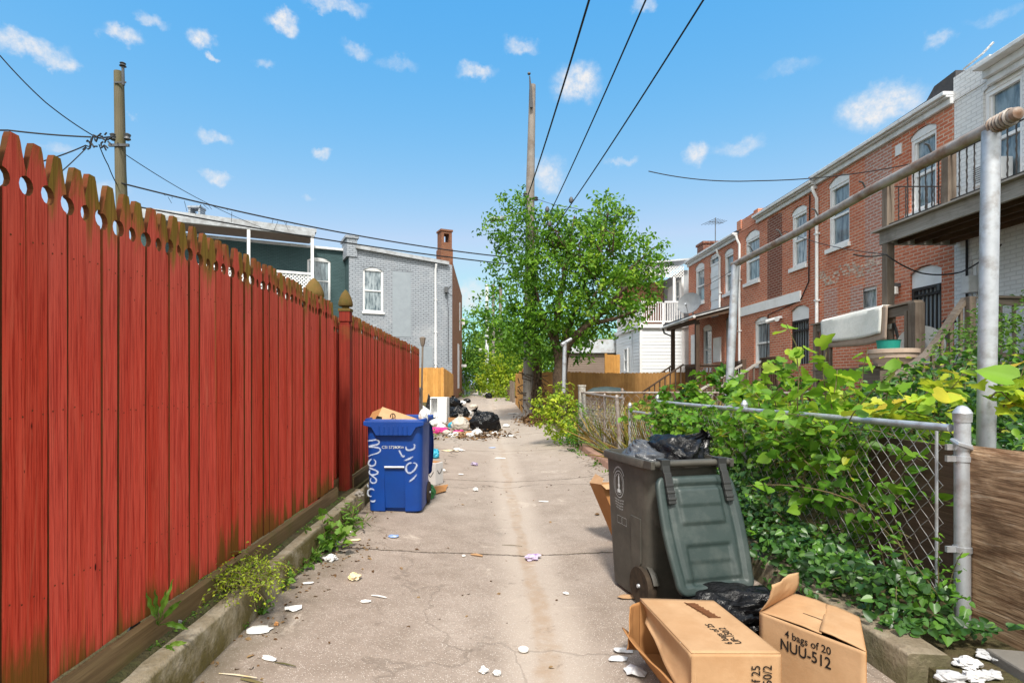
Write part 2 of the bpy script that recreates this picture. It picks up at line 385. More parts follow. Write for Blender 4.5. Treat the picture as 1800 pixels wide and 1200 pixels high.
def mossy(name, c1, c2, mossc, spd=.5, ms=2.6, zlo=None):
    m, g = newmat(name); pos = g.n('ShaderNodeNewGeometry').outputs['Position']
    n1 = g.noise(pos, ms, 6, .7); n2 = g.noise(pos, 40.0, 4, .7); n3 = g.noise(pos, 8.0, 5, .65)
    c = g.mix(g.rng(n3, .35, .65), c1, c2); nz_ = g.n('ShaderNodeSeparateXYZ', {0: g.n('ShaderNodeNewGeometry').outputs['Normal']}).outputs[2]
    side = g.rng(nz_, .7, .3, .35, 1.0)
    c = g.mix(g.math('MULTIPLY', g.rng(n1, .28, .52, 0, spd), side), c, mossc); c = g.mix(g.rng(n2, .5, .72, 0, .5), c, tuple(x * .4 for x in c1))
    finish(g, c, .92, .15, 0, g.math('ADD', n2, n3), .7, .012); return m

M = {}
M['red'] = red_stain(); M['alley'] = concrete_alley(); M['soil'] = soilmat(); M['glass'] = glassmat(); M['ply'] = plymat()
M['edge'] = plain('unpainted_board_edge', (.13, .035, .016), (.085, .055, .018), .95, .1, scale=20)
M['sill'] = wood('mossy_sill_timber', (.105, .062, .026), (.17, .11, .05), (.085, .08, .018), 'U')
M['oldwood'] = wood('weathered_grey_brown_wood', (.12, .088, .066), (.215, .175, .14), (.075, .05, .035), 'V')
M['oldwoodU'] = wood('weathered_grey_brown_level_wood', (.13, .098, .074), (.25, .21, .17), (.08, .055, .04), 'U')
M['greywoodU'] = wood('silvered_deck_wood', (.30, .27, .24), (.45, .42, .38), (.13, .11, .09), 'U')
M['greywood'] = M['oldwood']
M['darkwood'] = wood('dark_brown_porch_wood', (.075, .045, .03), (.13, .085, .058), (.04, .03, .02), 'V')
M['darkwoodU'] = wood('dark_brown_level_wood', (.075, .045, .03), (.13, .085, .058), (.04, .03, .02), 'U')
M['tan'] = wood('honey_cedar_boards', (.50, .235, .055), (.60, .32, .095), (.36, .155, .035), 'V', rv=.14, fine=60)
M['tanShade'] = wood('shaded_cedar_boards', (.34, .175, .055), (.42, .23, .085), (.19, .09, .03), 'V', rv=.14, fine=60)  # tan cedar with the tree's shade put into a darker colour
M['pole'] = wood('utility_pole_wood', (.20, .175, .155), (.31, .28, .255), (.13, .095, .07), 'V', fine=45)
M['poleG'] = wood('mossy_pole_wood', (.13, .11, .065), (.18, .155, .10), (.12, .12, .035), 'V', fine=45)
M['bark'] = plain('tree_bark', (.115, .08, .055), (.05, .035, .024), .95, .15, scale=14, bump=.9, bscale=22, bdist=.03)
M['curb'] = mossy('mossy_curb_concrete', (.27, .215, .14), (.44, .38, .29), (.10, .078, .026), 1.0)
M['wallcon'] = mossy('old_wall_concrete', (.22, .17, .12), (.34, .28, .205), (.05, .055, .018), .7)
M['redcurb'] = plain('reddish_kerb_concrete', (.38, .225, .16), (.25, .15, .11), .9, scale=7, bump=.5)
M['brick'] = brick('red_brick', (.62, .205, .11), (.42, .115, .062), (.60, .47, .37), stain=(.36, .11, .06), patch=(.54, .33, .24), pa=.4, ms=.013, vstr=.5)
M['brickpale'] = brick('repointed_pale_brick', (.47, .22, .16), (.40, .15, .10), (.56, .50, .46), ms=.017)
M['brickdark'] = brick('infill_dark_brick', (.24, .075, .045), (.17, .05, .033), (.40, .32, .26), ms=.014, rh=.08)
M['brickwhite'] = brick('white_painted_brick', (.72, .72, .72), (.66, .665, .67), (.55, .55, .55), ms=.010, vstr=.12, pvar=.1)
M['brickgrey'] = brick('grey_painted_brick', (.38, .415, .455), (.31, .34, .375), (.13, .14, .16), ms=.022, bw=.30, rh=.105, vstr=.5, stain=(.25, .24, .25), patch=(.47, .48, .50), pa=.6, pvar=.3)
M['brickgreen'] = brick('dark_green_painted_brick', (.075, .125, .13), (.055, .10, .105), (.035, .06, .062), ms=.012, vstr=.35)
M['brickorange'] = brick('orange_side_brick', (.36, .14, .06), (.27, .095, .042), (.30, .20, .13), stain=(.18, .075, .04))
M['chim'] = brick('sooty_chimney_brick', (.25, .10, .05), (.18, .065, .035), (.20, .15, .11), stain=(.10, .06, .04))
M['plaster'] = plain('pale_render', (.52, .44, .37), (.36, .24, .18), .92, scale=9, bump=.4, bscale=30)
M['white'] = plain('white_paint', (.78, .78, .78), (.70, .70, .70), .5, .4, scale=5, var=.5, rv=.04, dirt=(.45, .42, .38), damt=.25)
M['white2'] = plain('greyed_white_paint', (.66, .67, .68), (.55, .56, .57), .55, .35, scale=4, var=.6, rv=.05, dirt=(.30, .28, .25), damt=.4)
M['siding'] = plain('white_vinyl', (.76, .78, .79), (.70, .72, .74), .45, .4, scale=3, var=.4, rv=.05)
M['brownsiding'] = plain('brown_vinyl', (.20, .15, .12), (.16, .12, .095), .6, .3, scale=3, var=.4, rv=.08)
M['greypanel'] = plain('grey_panel', (.40, .43, .455), (.34, .36, .385), .7, scale=4, var=.5, rv=.03)
M['greywall'] = plain('grey_rendered_panel', (.29, .325, .355), (.24, .27, .30), .85, .2, scale=3, var=.7, rv=.03, bump=.2)
M['porchgrey'] = plain('weathered_grey_trim', (.42, .44, .46), (.30, .31, .32), .7, .3, scale=3, rv=.04, dirt=(.20, .19, .18), damt=.5)
M['black'] = plain('black_iron', (.022, .022, .024), (.05, .03, .02), .6, .4, scale=20, var=.6)
M['cable'] = plain('black_cable', (.02, .02, .022), None, .6, .3)
M['roof'] = plain('dark_roofing', (.055, .055, .06), (.09, .085, .085), .9, scale=8, bump=.4)
M['tin'] = plain('porch_roof_tin', (.52, .55, .58), (.42, .44, .46), .45, .5, .2, scale=3, dirt=(.30, .25, .22))
M['galv'] = plain('galvanised_steel', (.50, .52, .55), (.38, .40, .43), .42, .5, .55, scale=16, rv=.06, dirt=(.20, .16, .13), dscale=9, damt=.55)
M['galvrust'] = plain('rusty_galvanised_steel', (.34, .32, .30), (.20, .14, .10), .6, .4, .35, scale=10, rv=.05, dirt=(.16, .075, .035), dscale=6, damt=.8)
M['mesh'] = plain('wire_mesh_steel', (.42, .42, .43), (.28, .24, .21), .5, .5, .4, scale=5, rv=.12, dirt=(.16, .08, .04), dscale=4, damt=.7)
M['darkmetal'] = plain('dark_grey_metal', (.10, .105, .11), (.06, .06, .065), .5, .4, .3)
M['dish'] = plain('grey_dish', (.20, .215, .235), (.14, .15, .165), .5, .4)
M['blue'] = plain('blue_plastic', (.002, .045, .25), (.0015, .034, .19), .42, .4, scale=4, rv=.03, bump=.12, bscale=160, dirt=(.004, .05, .22), damt=.4)
M['bluedark'] = plain('dark_blue_plastic', (.006, .03, .18), (.004, .02, .10), .5, .4)
M['cartbody'] = plain('grey_green_plastic', (.056, .053, .043), (.036, .035, .029), .5, .4, scale=5, rv=.04, bump=.15, bscale=140, dirt=(.10, .09, .075), dscale=4, damt=.5)
M['cartlid'] = plain('green_lid_plastic', (.030, .047, .044), (.022, .036, .034), .42, .45, scale=5, rv=.03, bump=.15, bscale=160, dirt=(.10, .115, .105), dscale=7, damt=.3)
M['cartdark'] = plain('dark_plastic', (.018, .02, .02), (.03, .032, .03), .5, .4)
M['rubber'] = plain('dusty_rubber', (.035, .028, .022), (.09, .065, .045), .9, .1, scale=22)
M['wheelrim'] = plain('brown_dusty_wheel', (.20, .15, .11), (.13, .10, .075), .7, .3, scale=14)
M['card'] = plain('cardboard', (.46, .285, .155), (.36, .21, .105), .85, .2, scale=5, var=.8, rv=.08, bump=.25, bscale=45, dirt=(.33, .17, .07), dscale=4, damt=.35)
M['carddark'] = plain('cardboard_inside', (.40, .20, .08), (.32, .15, .055), .9, .15, scale=3, rv=.06)
M['ink'] = plain('black_ink', (.02, .017, .015), None, .8, .1, rv=0)
M['inkbrown'] = plain('brown_ink', (.17, .07, .03), None, .8, .1, rv=0)
M['spray'] = plain('white_spray_paint', (.50, .60, .80), (.16, .24, .52), .8, .1, scale=26, var=.75, rv=0)
def spraymat():
    m, g = newmat('spray_paint_soft'); a = g.n('ShaderNodeAttribute', attribute_name='core').outputs['Fac']
    pos = g.n('ShaderNodeNewGeometry').outputs['Position']; n = g.noise(pos, 30.0, 4, .6); n2 = g.noise(pos, 260.0, 2, .6)
    k = g.math('ADD', a, g.math('ADD', g.math('MULTIPLY', g.math('SUBTRACT', n, .5), .75), g.math('MULTIPLY', g.math('SUBTRACT', n2, .5), .5)))
    b = g.n('ShaderNodeBsdfPrincipled', {'Base Color': (.62, .70, .84, 1), 'Roughness': .8}); t = g.n('ShaderNodeBsdfTransparent')
    g.n('ShaderNodeOutputMaterial', {'Surface': g.n('ShaderNodeMixShader', {0: g.rng(k, .30, 1.15, 0, .85), 1: t.outputs[0], 2: b.outputs[0]}).outputs[0]}); return m
M['spray'] = spraymat()
M['decal'] = plain('white_print', (.62, .65, .65), (.34, .36, .35), .7, .2, scale=40, rv=0)
M['bagblack'] = bagmat('black_bag_plastic', (.005, .005, .006), .22, .28)
M['bagwhite'] = bagmat('white_bag_plastic', (.72, .71, .69), .45, .4)
M['baggreyw'] = bagmat('beige_bag_plastic', (.52, .47, .40), .5, .3)
M['bagsmoke'] = bagmat('smoky_clear_bag_plastic', (.075, .08, .09), .22, .6)
M['bagcyan'] = bagmat('cyan_bag_plastic', (.03, .40, .58), .35, .5)
M['baggreen'] = bagmat('green_bag_plastic', (.03, .20, .055), .35, .5)
M['bagpink'] = bagmat('pink_cloth', (.62, .06, .24), .85, .1)
M['rug'] = plain('white_rug_pile', (.80, .79, .74), (.68, .67, .62), .98, .05, scale=22, bump=.7, bscale=240, bdist=.01, dirt=(.45, .50, .45), damt=.3)
M['teal'] = plain('teal_plastic', (.012, .27, .21), (.01, .20, .16), .5, .4)
M['planter'] = plain('beige_planter', (.42, .32, .25), (.33, .245, .19), .7, .3, scale=7)
M['paper'] = plain('white_paper', (.74, .73, .70), (.60, .58, .55), .85, .15, scale=12, rv=.06)
M['paperyel'] = plain('yellowed_paper', (.62, .48, .22), (.70, .66, .58), .85, .15, scale=14)
M['paperblue'] = plain('blue_printed_plastic', (.06, .20, .55), (.60, .66, .74), .5, .4, scale=18, var=1)
M['paperpurple'] = plain('purple_printed_paper', (.55, .50, .60), (.24, .14, .32), .8, .2, scale=20, var=1)
M['rubble'] = plain('white_broken_plaster', (.60, .60, .61), (.40, .39, .38), .95, .1, scale=14, bump=.5, dirt=(.35, .32, .28), damt=.4)
M['stone'] = plain('grey_slab', (.22, .20, .175), (.15, .14, .12), .95, scale=8, bump=.5)
M['dead'] = leafmat('dead_leaf', [(0, (.06, .03, .014)), (.5, (.13, .07, .03)), (1, (.26, .17, .085))], .1, .8, .1)
M['hay'] = leafmat('dry_grass', [(0, (.22, .13, .035)), (.45, (.42, .30, .09)), (.7, (.30, .28, .06)), (1, (.16, .24, .045))], .25, .7, .1)
M['leaf_tree'] = leafmat('tree_leaf', [(0, (.045, .125, .012)), (.4, (.11, .26, .02)), (.8, (.21, .40, .03)), (1, (.33, .48, .04))], .5)
M['leaf_vine'] = leafmat('vine_leaf', [(0, (.045, .135, .014)), (.5, (.105, .26, .02)), (.85, (.22, .39, .03)), (1, (.46, .48, .04))], .45)
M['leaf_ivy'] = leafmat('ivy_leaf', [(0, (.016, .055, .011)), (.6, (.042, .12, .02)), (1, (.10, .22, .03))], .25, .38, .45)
M['leaf_grape'] = leafmat('grape_leaf', [(0, (.12, .28, .02)), (.42, (.24, .42, .03)), (.75, (.52, .55, .04)), (1, (.60, .38, .04))], .45)
M['leaf_lime'] = leafmat('yellow_green_leaf', [(0, (.11, .21, .012)), (.5, (.28, .40, .02)), (1, (.50, .56, .04))], .45)
M['leaf_weed'] = leafmat('weed_leaf', [(0, (.055, .13, .015)), (.6, (.12, .25, .025)), (1, (.25, .38, .05))], .4)
M['leaf_far'] = leafmat('far_tree_leaf', [(0, (.05, .125, .012)), (.5, (.12, .25, .02)), (1, (.23, .37, .03))], .4)
M['stem'] = plain('green_brown_stem', (.13, .09, .045), (.10, .12, .04), .9, scale=8)
# ---------------------------------------------------------------- leaves
TPL = {}
def tpl(k, half, fold=.18):
    """a leaf blade from the right half of its outline (x, y from stalk to tip), folded along the midrib"""
    pts = [(0, half[0][1], 0)]; right = half[1:-1]
    vs = [(0.0, half[0][1], 0.0), (0.0, 1.0, 0.0)] + [(x, y, abs(x) * fold * 2) for x, y in right] + [(-x, y, abs(x) * fold * 2) for x, y in right]
    n = len(right)
    TPL[k] = (np.array(vs), [[0] + [2 + i for i in range(n)] + [1], [0, 1] + [2 + n + i for i in range(n)][::-1]])
tpl('oval', [(0, 0), (.22, .25), (.25, .55), (0, 1)])
tpl('small', [(0, 0), (.26, .45), (0, 1)])
tpl('lance', [(0, 0), (.07, .2), (.11, .5), (.07, .8), (0, 1)], .1)
tpl('heart', [(.0, .06), (.18, -.08), (.40, .06), (.45, .32), (.32, .62), (.12, .86), (0, 1)], .15)
tpl('lobed', [(0, .04), (.22, -.1), (.46, .05), (.50, .28), (.33, .36), (.42, .58), (.20, .68), (.12, .86), (0, 1)], .14)
tpl('blade', [(0, 0), (.018, .4), (0, 1)], .05)

def leaves(name, mat, parent, pts, size, shape='oval', up=.6, out=None, rv=None, curl=.25, szv=.35, droop=0.0, along=None):
    """pts (n,3) -> one mesh of leaf blades. up: how far the blades face the sky; out: optional directions they lean to"""
    pts = np.asarray(pts, float); n = len(pts)
    if n == 0: return None
    T, fs = TPL[shape]; k = len(T)
    nr = RNG.normal(size=(n, 3)); nr /= np.linalg.norm(nr, axis=1)[:, None] + 1e-9
    nr = nr * (1 - up) + np.array([0, 0, up]); 
    if out is not None: nr = nr + .45 * out
    nr /= np.linalg.norm(nr, axis=1)[:, None] + 1e-9
    al = RNG.normal(size=(n, 3)) if along is None else along + RNG.normal(size=(n, 3)) * .25
    al[:, 2] -= droop
    al -= nr * (al * nr).sum(1)[:, None]; al /= np.linalg.norm(al, axis=1)[:, None] + 1e-9
    sd_ = np.cross(al, nr)
    sz = size * (1 + szv * RNG.uniform(-1, 1, n)) if np.isscalar(size) else size
    cu = curl * RNG.uniform(.3, 1.3, n)
    tz = T[None, :, 2] - cu[:, None] * (T[None, :, 1] ** 2)
    V = pts[:, None, :] + sz[:, None, None] * (sd_[:, None, :] * T[None, :, 0, None] + al[:, None, :] * T[None, :, 1, None] + nr[:, None, :] * tz[:, :, None])
    off = np.array(WL[parent.name]) if parent else 0
    V = (V - off).reshape(-1, 3)
    nf = len(fs); lens = [len(f) for f in fs]; per = sum(lens)
    base = np.concatenate([np.array(f) for f in fs])
    li = (np.arange(n)[:, None] * k + base[None, :]).ravel()
    me = bpy.data.meshes.new(name)
    me.vertices.add(n * k); me.vertices.foreach_set('co', V.ravel())
    me.loops.add(n * per); me.loops.foreach_set('vertex_index', li.astype(np.int32))
    me.polygons.add(n * nf)
    starts = (np.arange(n)[:, None] * per + np.cumsum([0] + lens[:-1])[None, :]).ravel()
    me.polygons.foreach_set('loop_start', starts.astype(np.int32))
    me.update(calc_edges=True)
    rr = RNG.uniform(0, 1, n) if rv is None else np.clip(rv + RNG.uniform(-.2, .2, n), 0, 1)
    at = me.attributes.new('rnd', 'FLOAT', 'FACE'); at.data.foreach_set('value', np.repeat(rr, nf).astype(np.float32))
    me.materials.append(mat)
    o = bpy.data.objects.new(name, me); COL.objects.link(o)
    if parent: o.parent = parent
    WL[o.name] = Vector(off) if parent else Vector((0, 0, 0))
    return o

def blob(c, r, n, shell=.55):
    """n points in an ellipsoid, denser towards its skin"""
    d = RNG.normal(size=(n, 3)); d /= np.linalg.norm(d, axis=1)[:, None]
    rad = RNG.uniform(0, 1, n) ** (1 / 3); rad = np.where(RNG.uniform(0, 1, n) < shell, .75 + .25 * rad, rad)
    return np.array(c) + d * rad[:, None] * np.array(r), d
def twigs(c, r, ntw, per, spread, shell=.6):
    """leaves gathered on short twigs, so that the crown has clumps and gaps"""
    p, d = blob(c, r, ntw, shell)
    a = RNG.normal(size=(ntw, 3)) * .5 + d + np.array([0, 0, .2]); a /= np.linalg.norm(a, axis=1)[:, None]
    t = RNG.uniform(0, 1, (ntw, per))
    q = p[:, None, :] + a[:, None, :] * (t * spread)[:, :, None] + RNG.normal(size=(ntw, per, 3)) * spread * .16
    tone = np.repeat(RNG.uniform(.1, .9, ntw), per)
    return q.reshape(-1, 3), np.repeat(d, per, 0), tone
def crown(clumps, dens, per, spread):
    A, B, Cc = [], [], []
    for (c, r) in clumps:
        vol = r[0] * r[1] * r[2]
        q, d, t = twigs(c, r, max(3, int(dens * vol ** .75)), per, spread)
        A.append(q); B.append(d); Cc.append(t)
    return np.concatenate(A), np.concatenate(B), np.concatenate(Cc)

# ---------------------------------------------------------------- ground, alley, kerbs
XS = [-220, -60, -20, -9, -4, -2.75, -2.6, -1.47, -1.45, -1.40, 1.93, 1.96, 2.6, 4, 6, 9, 14, 30, 70, 220]
YS = [-60, -20, -5, 0, 3, 6, 9, 11.2, 11.6, 13, 15, 17, 19, 21, 24, 27, 31, 36, 42, 50, 58, 64, 80, 120, 300]
def ground_z(X, Y):
    rz = rise(Y)
    if Y <= 13:
        if X <= -1.47: return .2
        if X < 1.95: return rz - .25
        return rz + (.14 if Y < 11.4 else .05)
    if X < -2.7: return rz + .03
    if X < 1.95: return rz - .22
    return rz + .05 + .25 * ss(2, 6, X)
m = MB(); nx, ny = len(XS), len(YS)
m.add([(x, y, ground_z(x, y)) for y in YS for x in XS], [(j * nx + i, j * nx + i + 1, (j + 1) * nx + i + 1, (j + 1) * nx + i) for j in range(ny - 1) for i in range(nx - 1)])
tag(m.build('ground', M['soil']), kind='structure')
m = MB()
AX = [-2.75, -2.3, -1.9, -1.6, -1.38, -1.2, -.9, -.5, 0, .2, .32, .45, .8, 1.1, 1.4, 1.7, 1.94, 2.05]
AY = list(np.arange(-4, 14, .25)) + list(np.arange(14, 90, 1.0))
vs, fs = [], []
for j, y in enumerate(AY):
    for i, x in enumerate(AX):
        if y < 13.4: xx = max(x, -1.46)
        else: xx = x
        if y > 30: xx = xx * (1 - .5 * ss(30, 46, y))
        vs.append((xx, y, az(xx, y) + .006 * mnoise.noise(Vector((xx * 1.1, y * 1.1, 0)))))
na = len(AX)
for j in range(len(AY) - 1):
    for i in range(na - 1):
        if AY[j] < 13.2 and i < 4: continue
        fs.append((j * na + i, j * na + i + 1, (j + 1) * na + i + 1, (j + 1) * na + i))
m.add(vs, fs, smooth=True)
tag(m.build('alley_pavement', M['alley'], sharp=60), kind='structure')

def wobbox(m, x0, x1, y0, y1, z0, z1, seg=.25, amp=.008, **k):
    """a long cast kerb with slightly uneven arrises; runs along Y"""
    n = max(2, int((y1 - y0) / seg)); prof = [(x0, z0), (x0, z1 - .015), (x0 + .015, z1), (x1 - .015, z1), (x1, z1 - .015), (x1, z0)]
    vs = []
    for j in range(n + 1):
        y = y0 + (y1 - y0) * j / n
        for q, (x, z) in enumerate(prof):
            a = amp if 0 < q < 5 else 0
            vs.append((x + a * mnoise.noise(Vector((x * 9, y * 3, q))), y, z + a * mnoise.noise(Vector((y * 3.1, x * 7, q + 9)))))
    p = len(prof)
    fs = [(j * p + i, j * p + i + 1, (j + 1) * p + i + 1, (j + 1) * p + i) for j in range(n) for i in range(p - 1)]
    fs += [tuple(range(p))[::-1], tuple(n * p + i for i in range(p))]
    m.add(vs, fs, smooth=True, **k)
m = MB(); wobbox(m, -1.56, -1.372, .3, 6.15, -.3, .205); m.quad((-1.372, .3, -.2), (-1.372, 6.15, -.2), (-1.355, 6.15, 0), (-1.355, .3, 0))
tag(m.build('kerb', M['curb'], sharp=50), kind='structure')
m = MB(); wobbox(m, -1.60, -1.44, 6.16, 13.2, -.3, .16)
tag(m.build('kerb', M['curb'], sharp=50), kind='structure')
m = MB(); wobbox(m, 1.90, 2.03, 6.3, 11.2, -.3, .15, amp=.015)
tag(m.build('kerb', M['redcurb'], sharp=50), kind='structure')
# soil ledge between timber and kerb
m = MB(); wobbox(m, -1.545, -1.46, .4, 6.1, .1, .218, amp=.012); tag(m.build('soil_strip', M['soil'], sharp=70), kind='structure')
m = MB(); wobbox(m, 1.86, 2.06, 2.42, 6.25, -.35, .2, amp=.016)
tag(m.build('retaining_wall', M['wallcon'], sharp=50), 'low mossy concrete retaining wall under the near chain-link fence', 'retaining wall')

# ---------------------------------------------------------------- red picket fence
def picket(m, y, x, zb, zc, w=.0885, t=.022, tip=.155, lean=0.0, rn=None, hole=.033):
    h = w / 2; o = [(h, zb), (h, zc - hole)]
    for k in range(1, 6):
        a = math.pi * k / 6; o.append((h - hole * .86 * math.sin(a), zc - hole * math.cos(a)))
    o += [(h, zc + hole), (h * .97, zc + hole + .012), (h * .80, zc + .075), (h * .62, zc + .108), (h * .50, zc + tip * .88), (h * .36, zc + tip)]
    out = o + [(-a, b) for a, b in o[::-1]]
    U = Vector((random.uniform(-.05, .05), 1, 0)).normalized(); V = Vector((random.uniform(-.004, .004), lean + random.uniform(-.004, .004), 1)).normalized()
    N = U.cross(V).normalized()
    k0 = len(m.f); m.prism(out, (x + random.uniform(-.005, .005), y, 0), U, V, N, t, rnd=rn)
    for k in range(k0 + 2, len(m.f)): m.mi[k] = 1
    for zn in (.665, 1.29, 1.87):
        for sx in (-.022, .022):
            c = Vector((x, y, 0)) + U * (sx + random.uniform(-.006, .006)) + V * (zn + random.uniform(-.02, .02)) + N * .0062
            m.add([c + U * .0036 * math.cos(q * 1.0472) + V * .0036 * math.sin(q * 1.0472) for q in range(6)], [(0, 1, 2, 3, 4, 5)], mi=1)

def acorn(par, c, s, z0):
    """post cap shaped like an acorn: square plate, collar, pointed bulb"""
    m = MB(); c = Vector((c[0], c[1], z0))
    m.box(c + Vector((-.5 * s, -.5 * s, 0)), c + Vector((.5 * s, .5 * s, .03)))
    m.lathe([(.30 * s, .03), (.28 * s, .055), (.55 * s, .06), (.60 * s, .075), (.57 * s, .11), (.46 * s, .16), (.30 * s, .205), (.12 * s, .235), (.03 * s, .245), (0.0001, .246)], c, 20)
    return m.build('finial', M['mossfinial'], par)
M['mossfinial'] = plain('mossy_cedar_cap', (.15, .085, .025), (.09, .075, .018), .85, .2, scale=14, bump=.5)
M['darkred'] = wood('dark_red_post_wood', (.14, .012, .006), (.25, .028, .014), (.12, .08, .015), 'V', rv=.1)

fa = thing('red_picket_fence', 'nearest run of tall red picket fence with mossy tips, along the left kerb', 'fence', (-1.55, 1.2, .2))
m = MB(); y = 1.13; i = 0
while y < 5.55:
    z = 2.063 + random.uniform(-.008, .008) + .012 * math.sin(y * 2.1)
    picket(m, y, -1.545, .335 + random.uniform(-.004, .006), z); y += .0912 + (random.choice((0, .001, .002, .0035)))
while y < 6.42:
    picket(m, y, -1.675, .33, 1.985); y += .0925
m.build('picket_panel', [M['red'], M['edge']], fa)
m = MB()
for z in (.62, 1.25, 1.83): m.box((-1.612, .9, z), (-1.5675, 5.15, z + .085))
m.build('rail', M['darkred'], fa)
for yy in (1.9, 3.55):
    m = MB(); m.box((-1.71, yy - .045, 0), (-1.616, yy + .045, 1.95)); m.build('post', M['darkred'], fa)
m = MB(); m.box((-1.71, 5.16, 0), (-1.59, 5.28, 2.15)); m.build('post', M['darkred'], fa, bevel=.006)
acorn(fa, (-1.65, 5.22), .165, 2.151)
m = MB(); m.box((-1.635, 6.05, .1), (-1.515, 6.17, 2.04)); m.box((-1.625, 6.06, 2.04), (-1.525, 6.16, 2.075)); m.box((-1.635, 6.05, 2.075), (-1.515, 6.17, 2.19))
m.build('post', M['darkred'], fa, bevel=.006); acorn(fa, (-1.575, 6.11), .135, 2.191)
m = MB(); wobbox(m, -1.547, -1.507, .4, 5.56, .19, .336, amp=.004); m.box((-1.68, 5.57, .19), (-1.64, 6.42, .33)); m.build('sill_board', M['sill'], fa)

fb = thing('red_picket_fence', 'farther run of red picket fence behind the blue cart, its tips brown', 'fence', (-1.56, 6.3, .2))
m = MB(); y = 6.30
while y < 12.75:
    picket(m, y, -1.56, .33, 2.028 + random.uniform(-.012, .012), lean=.01 if y < 6.4 else 0); y += .0925
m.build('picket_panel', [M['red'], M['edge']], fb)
m = MB()
for z in (.62, 1.25, 1.80): m.box((-1.63, 6.25, z), (-1.582, 12.75, z + .085))
m.build('rail', M['darkred'], fb)
for yy in (9.4, 12.7):
    m = MB(); m.box((-1.72, yy - .05, 0), (-1.632, yy + .05, 1.95)); m.build('post', M['darkred'], fb)
m = MB(); wobbox(m, -1.556, -1.505, 6.2, 12.75, .15, .332, amp=.004); m.build('sill_board', M['sill'], fb)

# ---------------------------------------------------------------- cedar board fences
def board_run(m, p0, p1, z0f, z1f, w=.14, t=.018, gap=.003, ear=.03):
    p0, p1 = Vector(p0), Vector(p1); L = (p1 - p0).length; d = (p1 - p0) / L; N = Vector((d.y, -d.x, 0)); n = int(L / (w + gap))
    for i in range(n):
        s = (i + .5) * (w + gap); c = p0 + d * s; z1 = z1f(s / L) + random.uniform(-.012, .012); z0 = z0f(s / L); h = w / 2
        out = [(-h, z0), (h, z0), (h, z1 - ear), (h - ear, z1), (-h + ear, z1), (-h, z1 - ear)]
        m.prism(out, (c.x, c.y, 0), d, (0, 0, 1), N, t)
fc = thing('cedar_board_fence', 'honey coloured board fence below the grey brick house, left of the alley', 'fence', (-2.6, 28.6, .3))
m = MB(); board_run(m, (-4.8, 28.9, 0), (-2.22, 28.6, 0), lambda s: .3, lambda s: 2.18)
board_run(m, (-2.22, 28.6, 0), (-1.80, 30.4, 0), lambda s: .3, lambda s: 2.16 - .34 * s); m.build('board_panel', M['tan'], fc)
m = MB(); m.box((-4.8, 28.93, .8), (-2.25, 28.99, .9)); m.box((-4.8, 28.93, 1.7), (-2.25, 28.99, 1.8)); m.build('rail', M['tan'], fc)
fd = thing('cedar_board_fence', 'long tan board fence in the shade of the tree, across the yards on the right', 'fence', (2, 21.5, .3))
m = MB(); board_run(m, (1.62, 21.4, 0), (9.0, 21.9, 0), lambda s: .2, lambda s: 1.80 + .02 * math.sin(s * 9)); m.build('board_panel', M['tanShade'], fd)
m = MB(); m.box((1.7, 21.95, .7), (8.9, 22.0, .8)); m.build('rail', M['tanShade'], fd)
fe = thing('cedar_board_fence', 'short orange board fence just behind the old utility pole', 'fence', (1.5, 22, .3))
m = MB(); board_run(m, (1.46, 27.6, 0), (1.44, 21.5, 0), lambda s: .12, lambda s: 1.92 - .14 * (1 - s) + .05 * math.sin(s * 14)); m.build('board_panel', M['tan'], fe)
m = MB(); m.box((1.49, 21.5, .9), (1.54, 27.6, 1.0)); m.box((1.49, 21.5, 1.5), (1.54, 27.6, 1.6)); m.build('rail', M['tan'], fe)
ff = thing('cedar_board_fence', 'tall narrow cedar screen panel before the white sided house', 'fence', (5.6, 24, .3))
m = MB(); board_run(m, (5.30, 24, 0), (5.95, 24, 0), lambda s: .3, lambda s: 2.62, ear=.004); m.build('board_panel', M['tan'], ff)
m = MB(); m.box((5.2, 23.97, .3), (5.3, 24.05, 2.68)); m.build('post', M['tan'], ff)

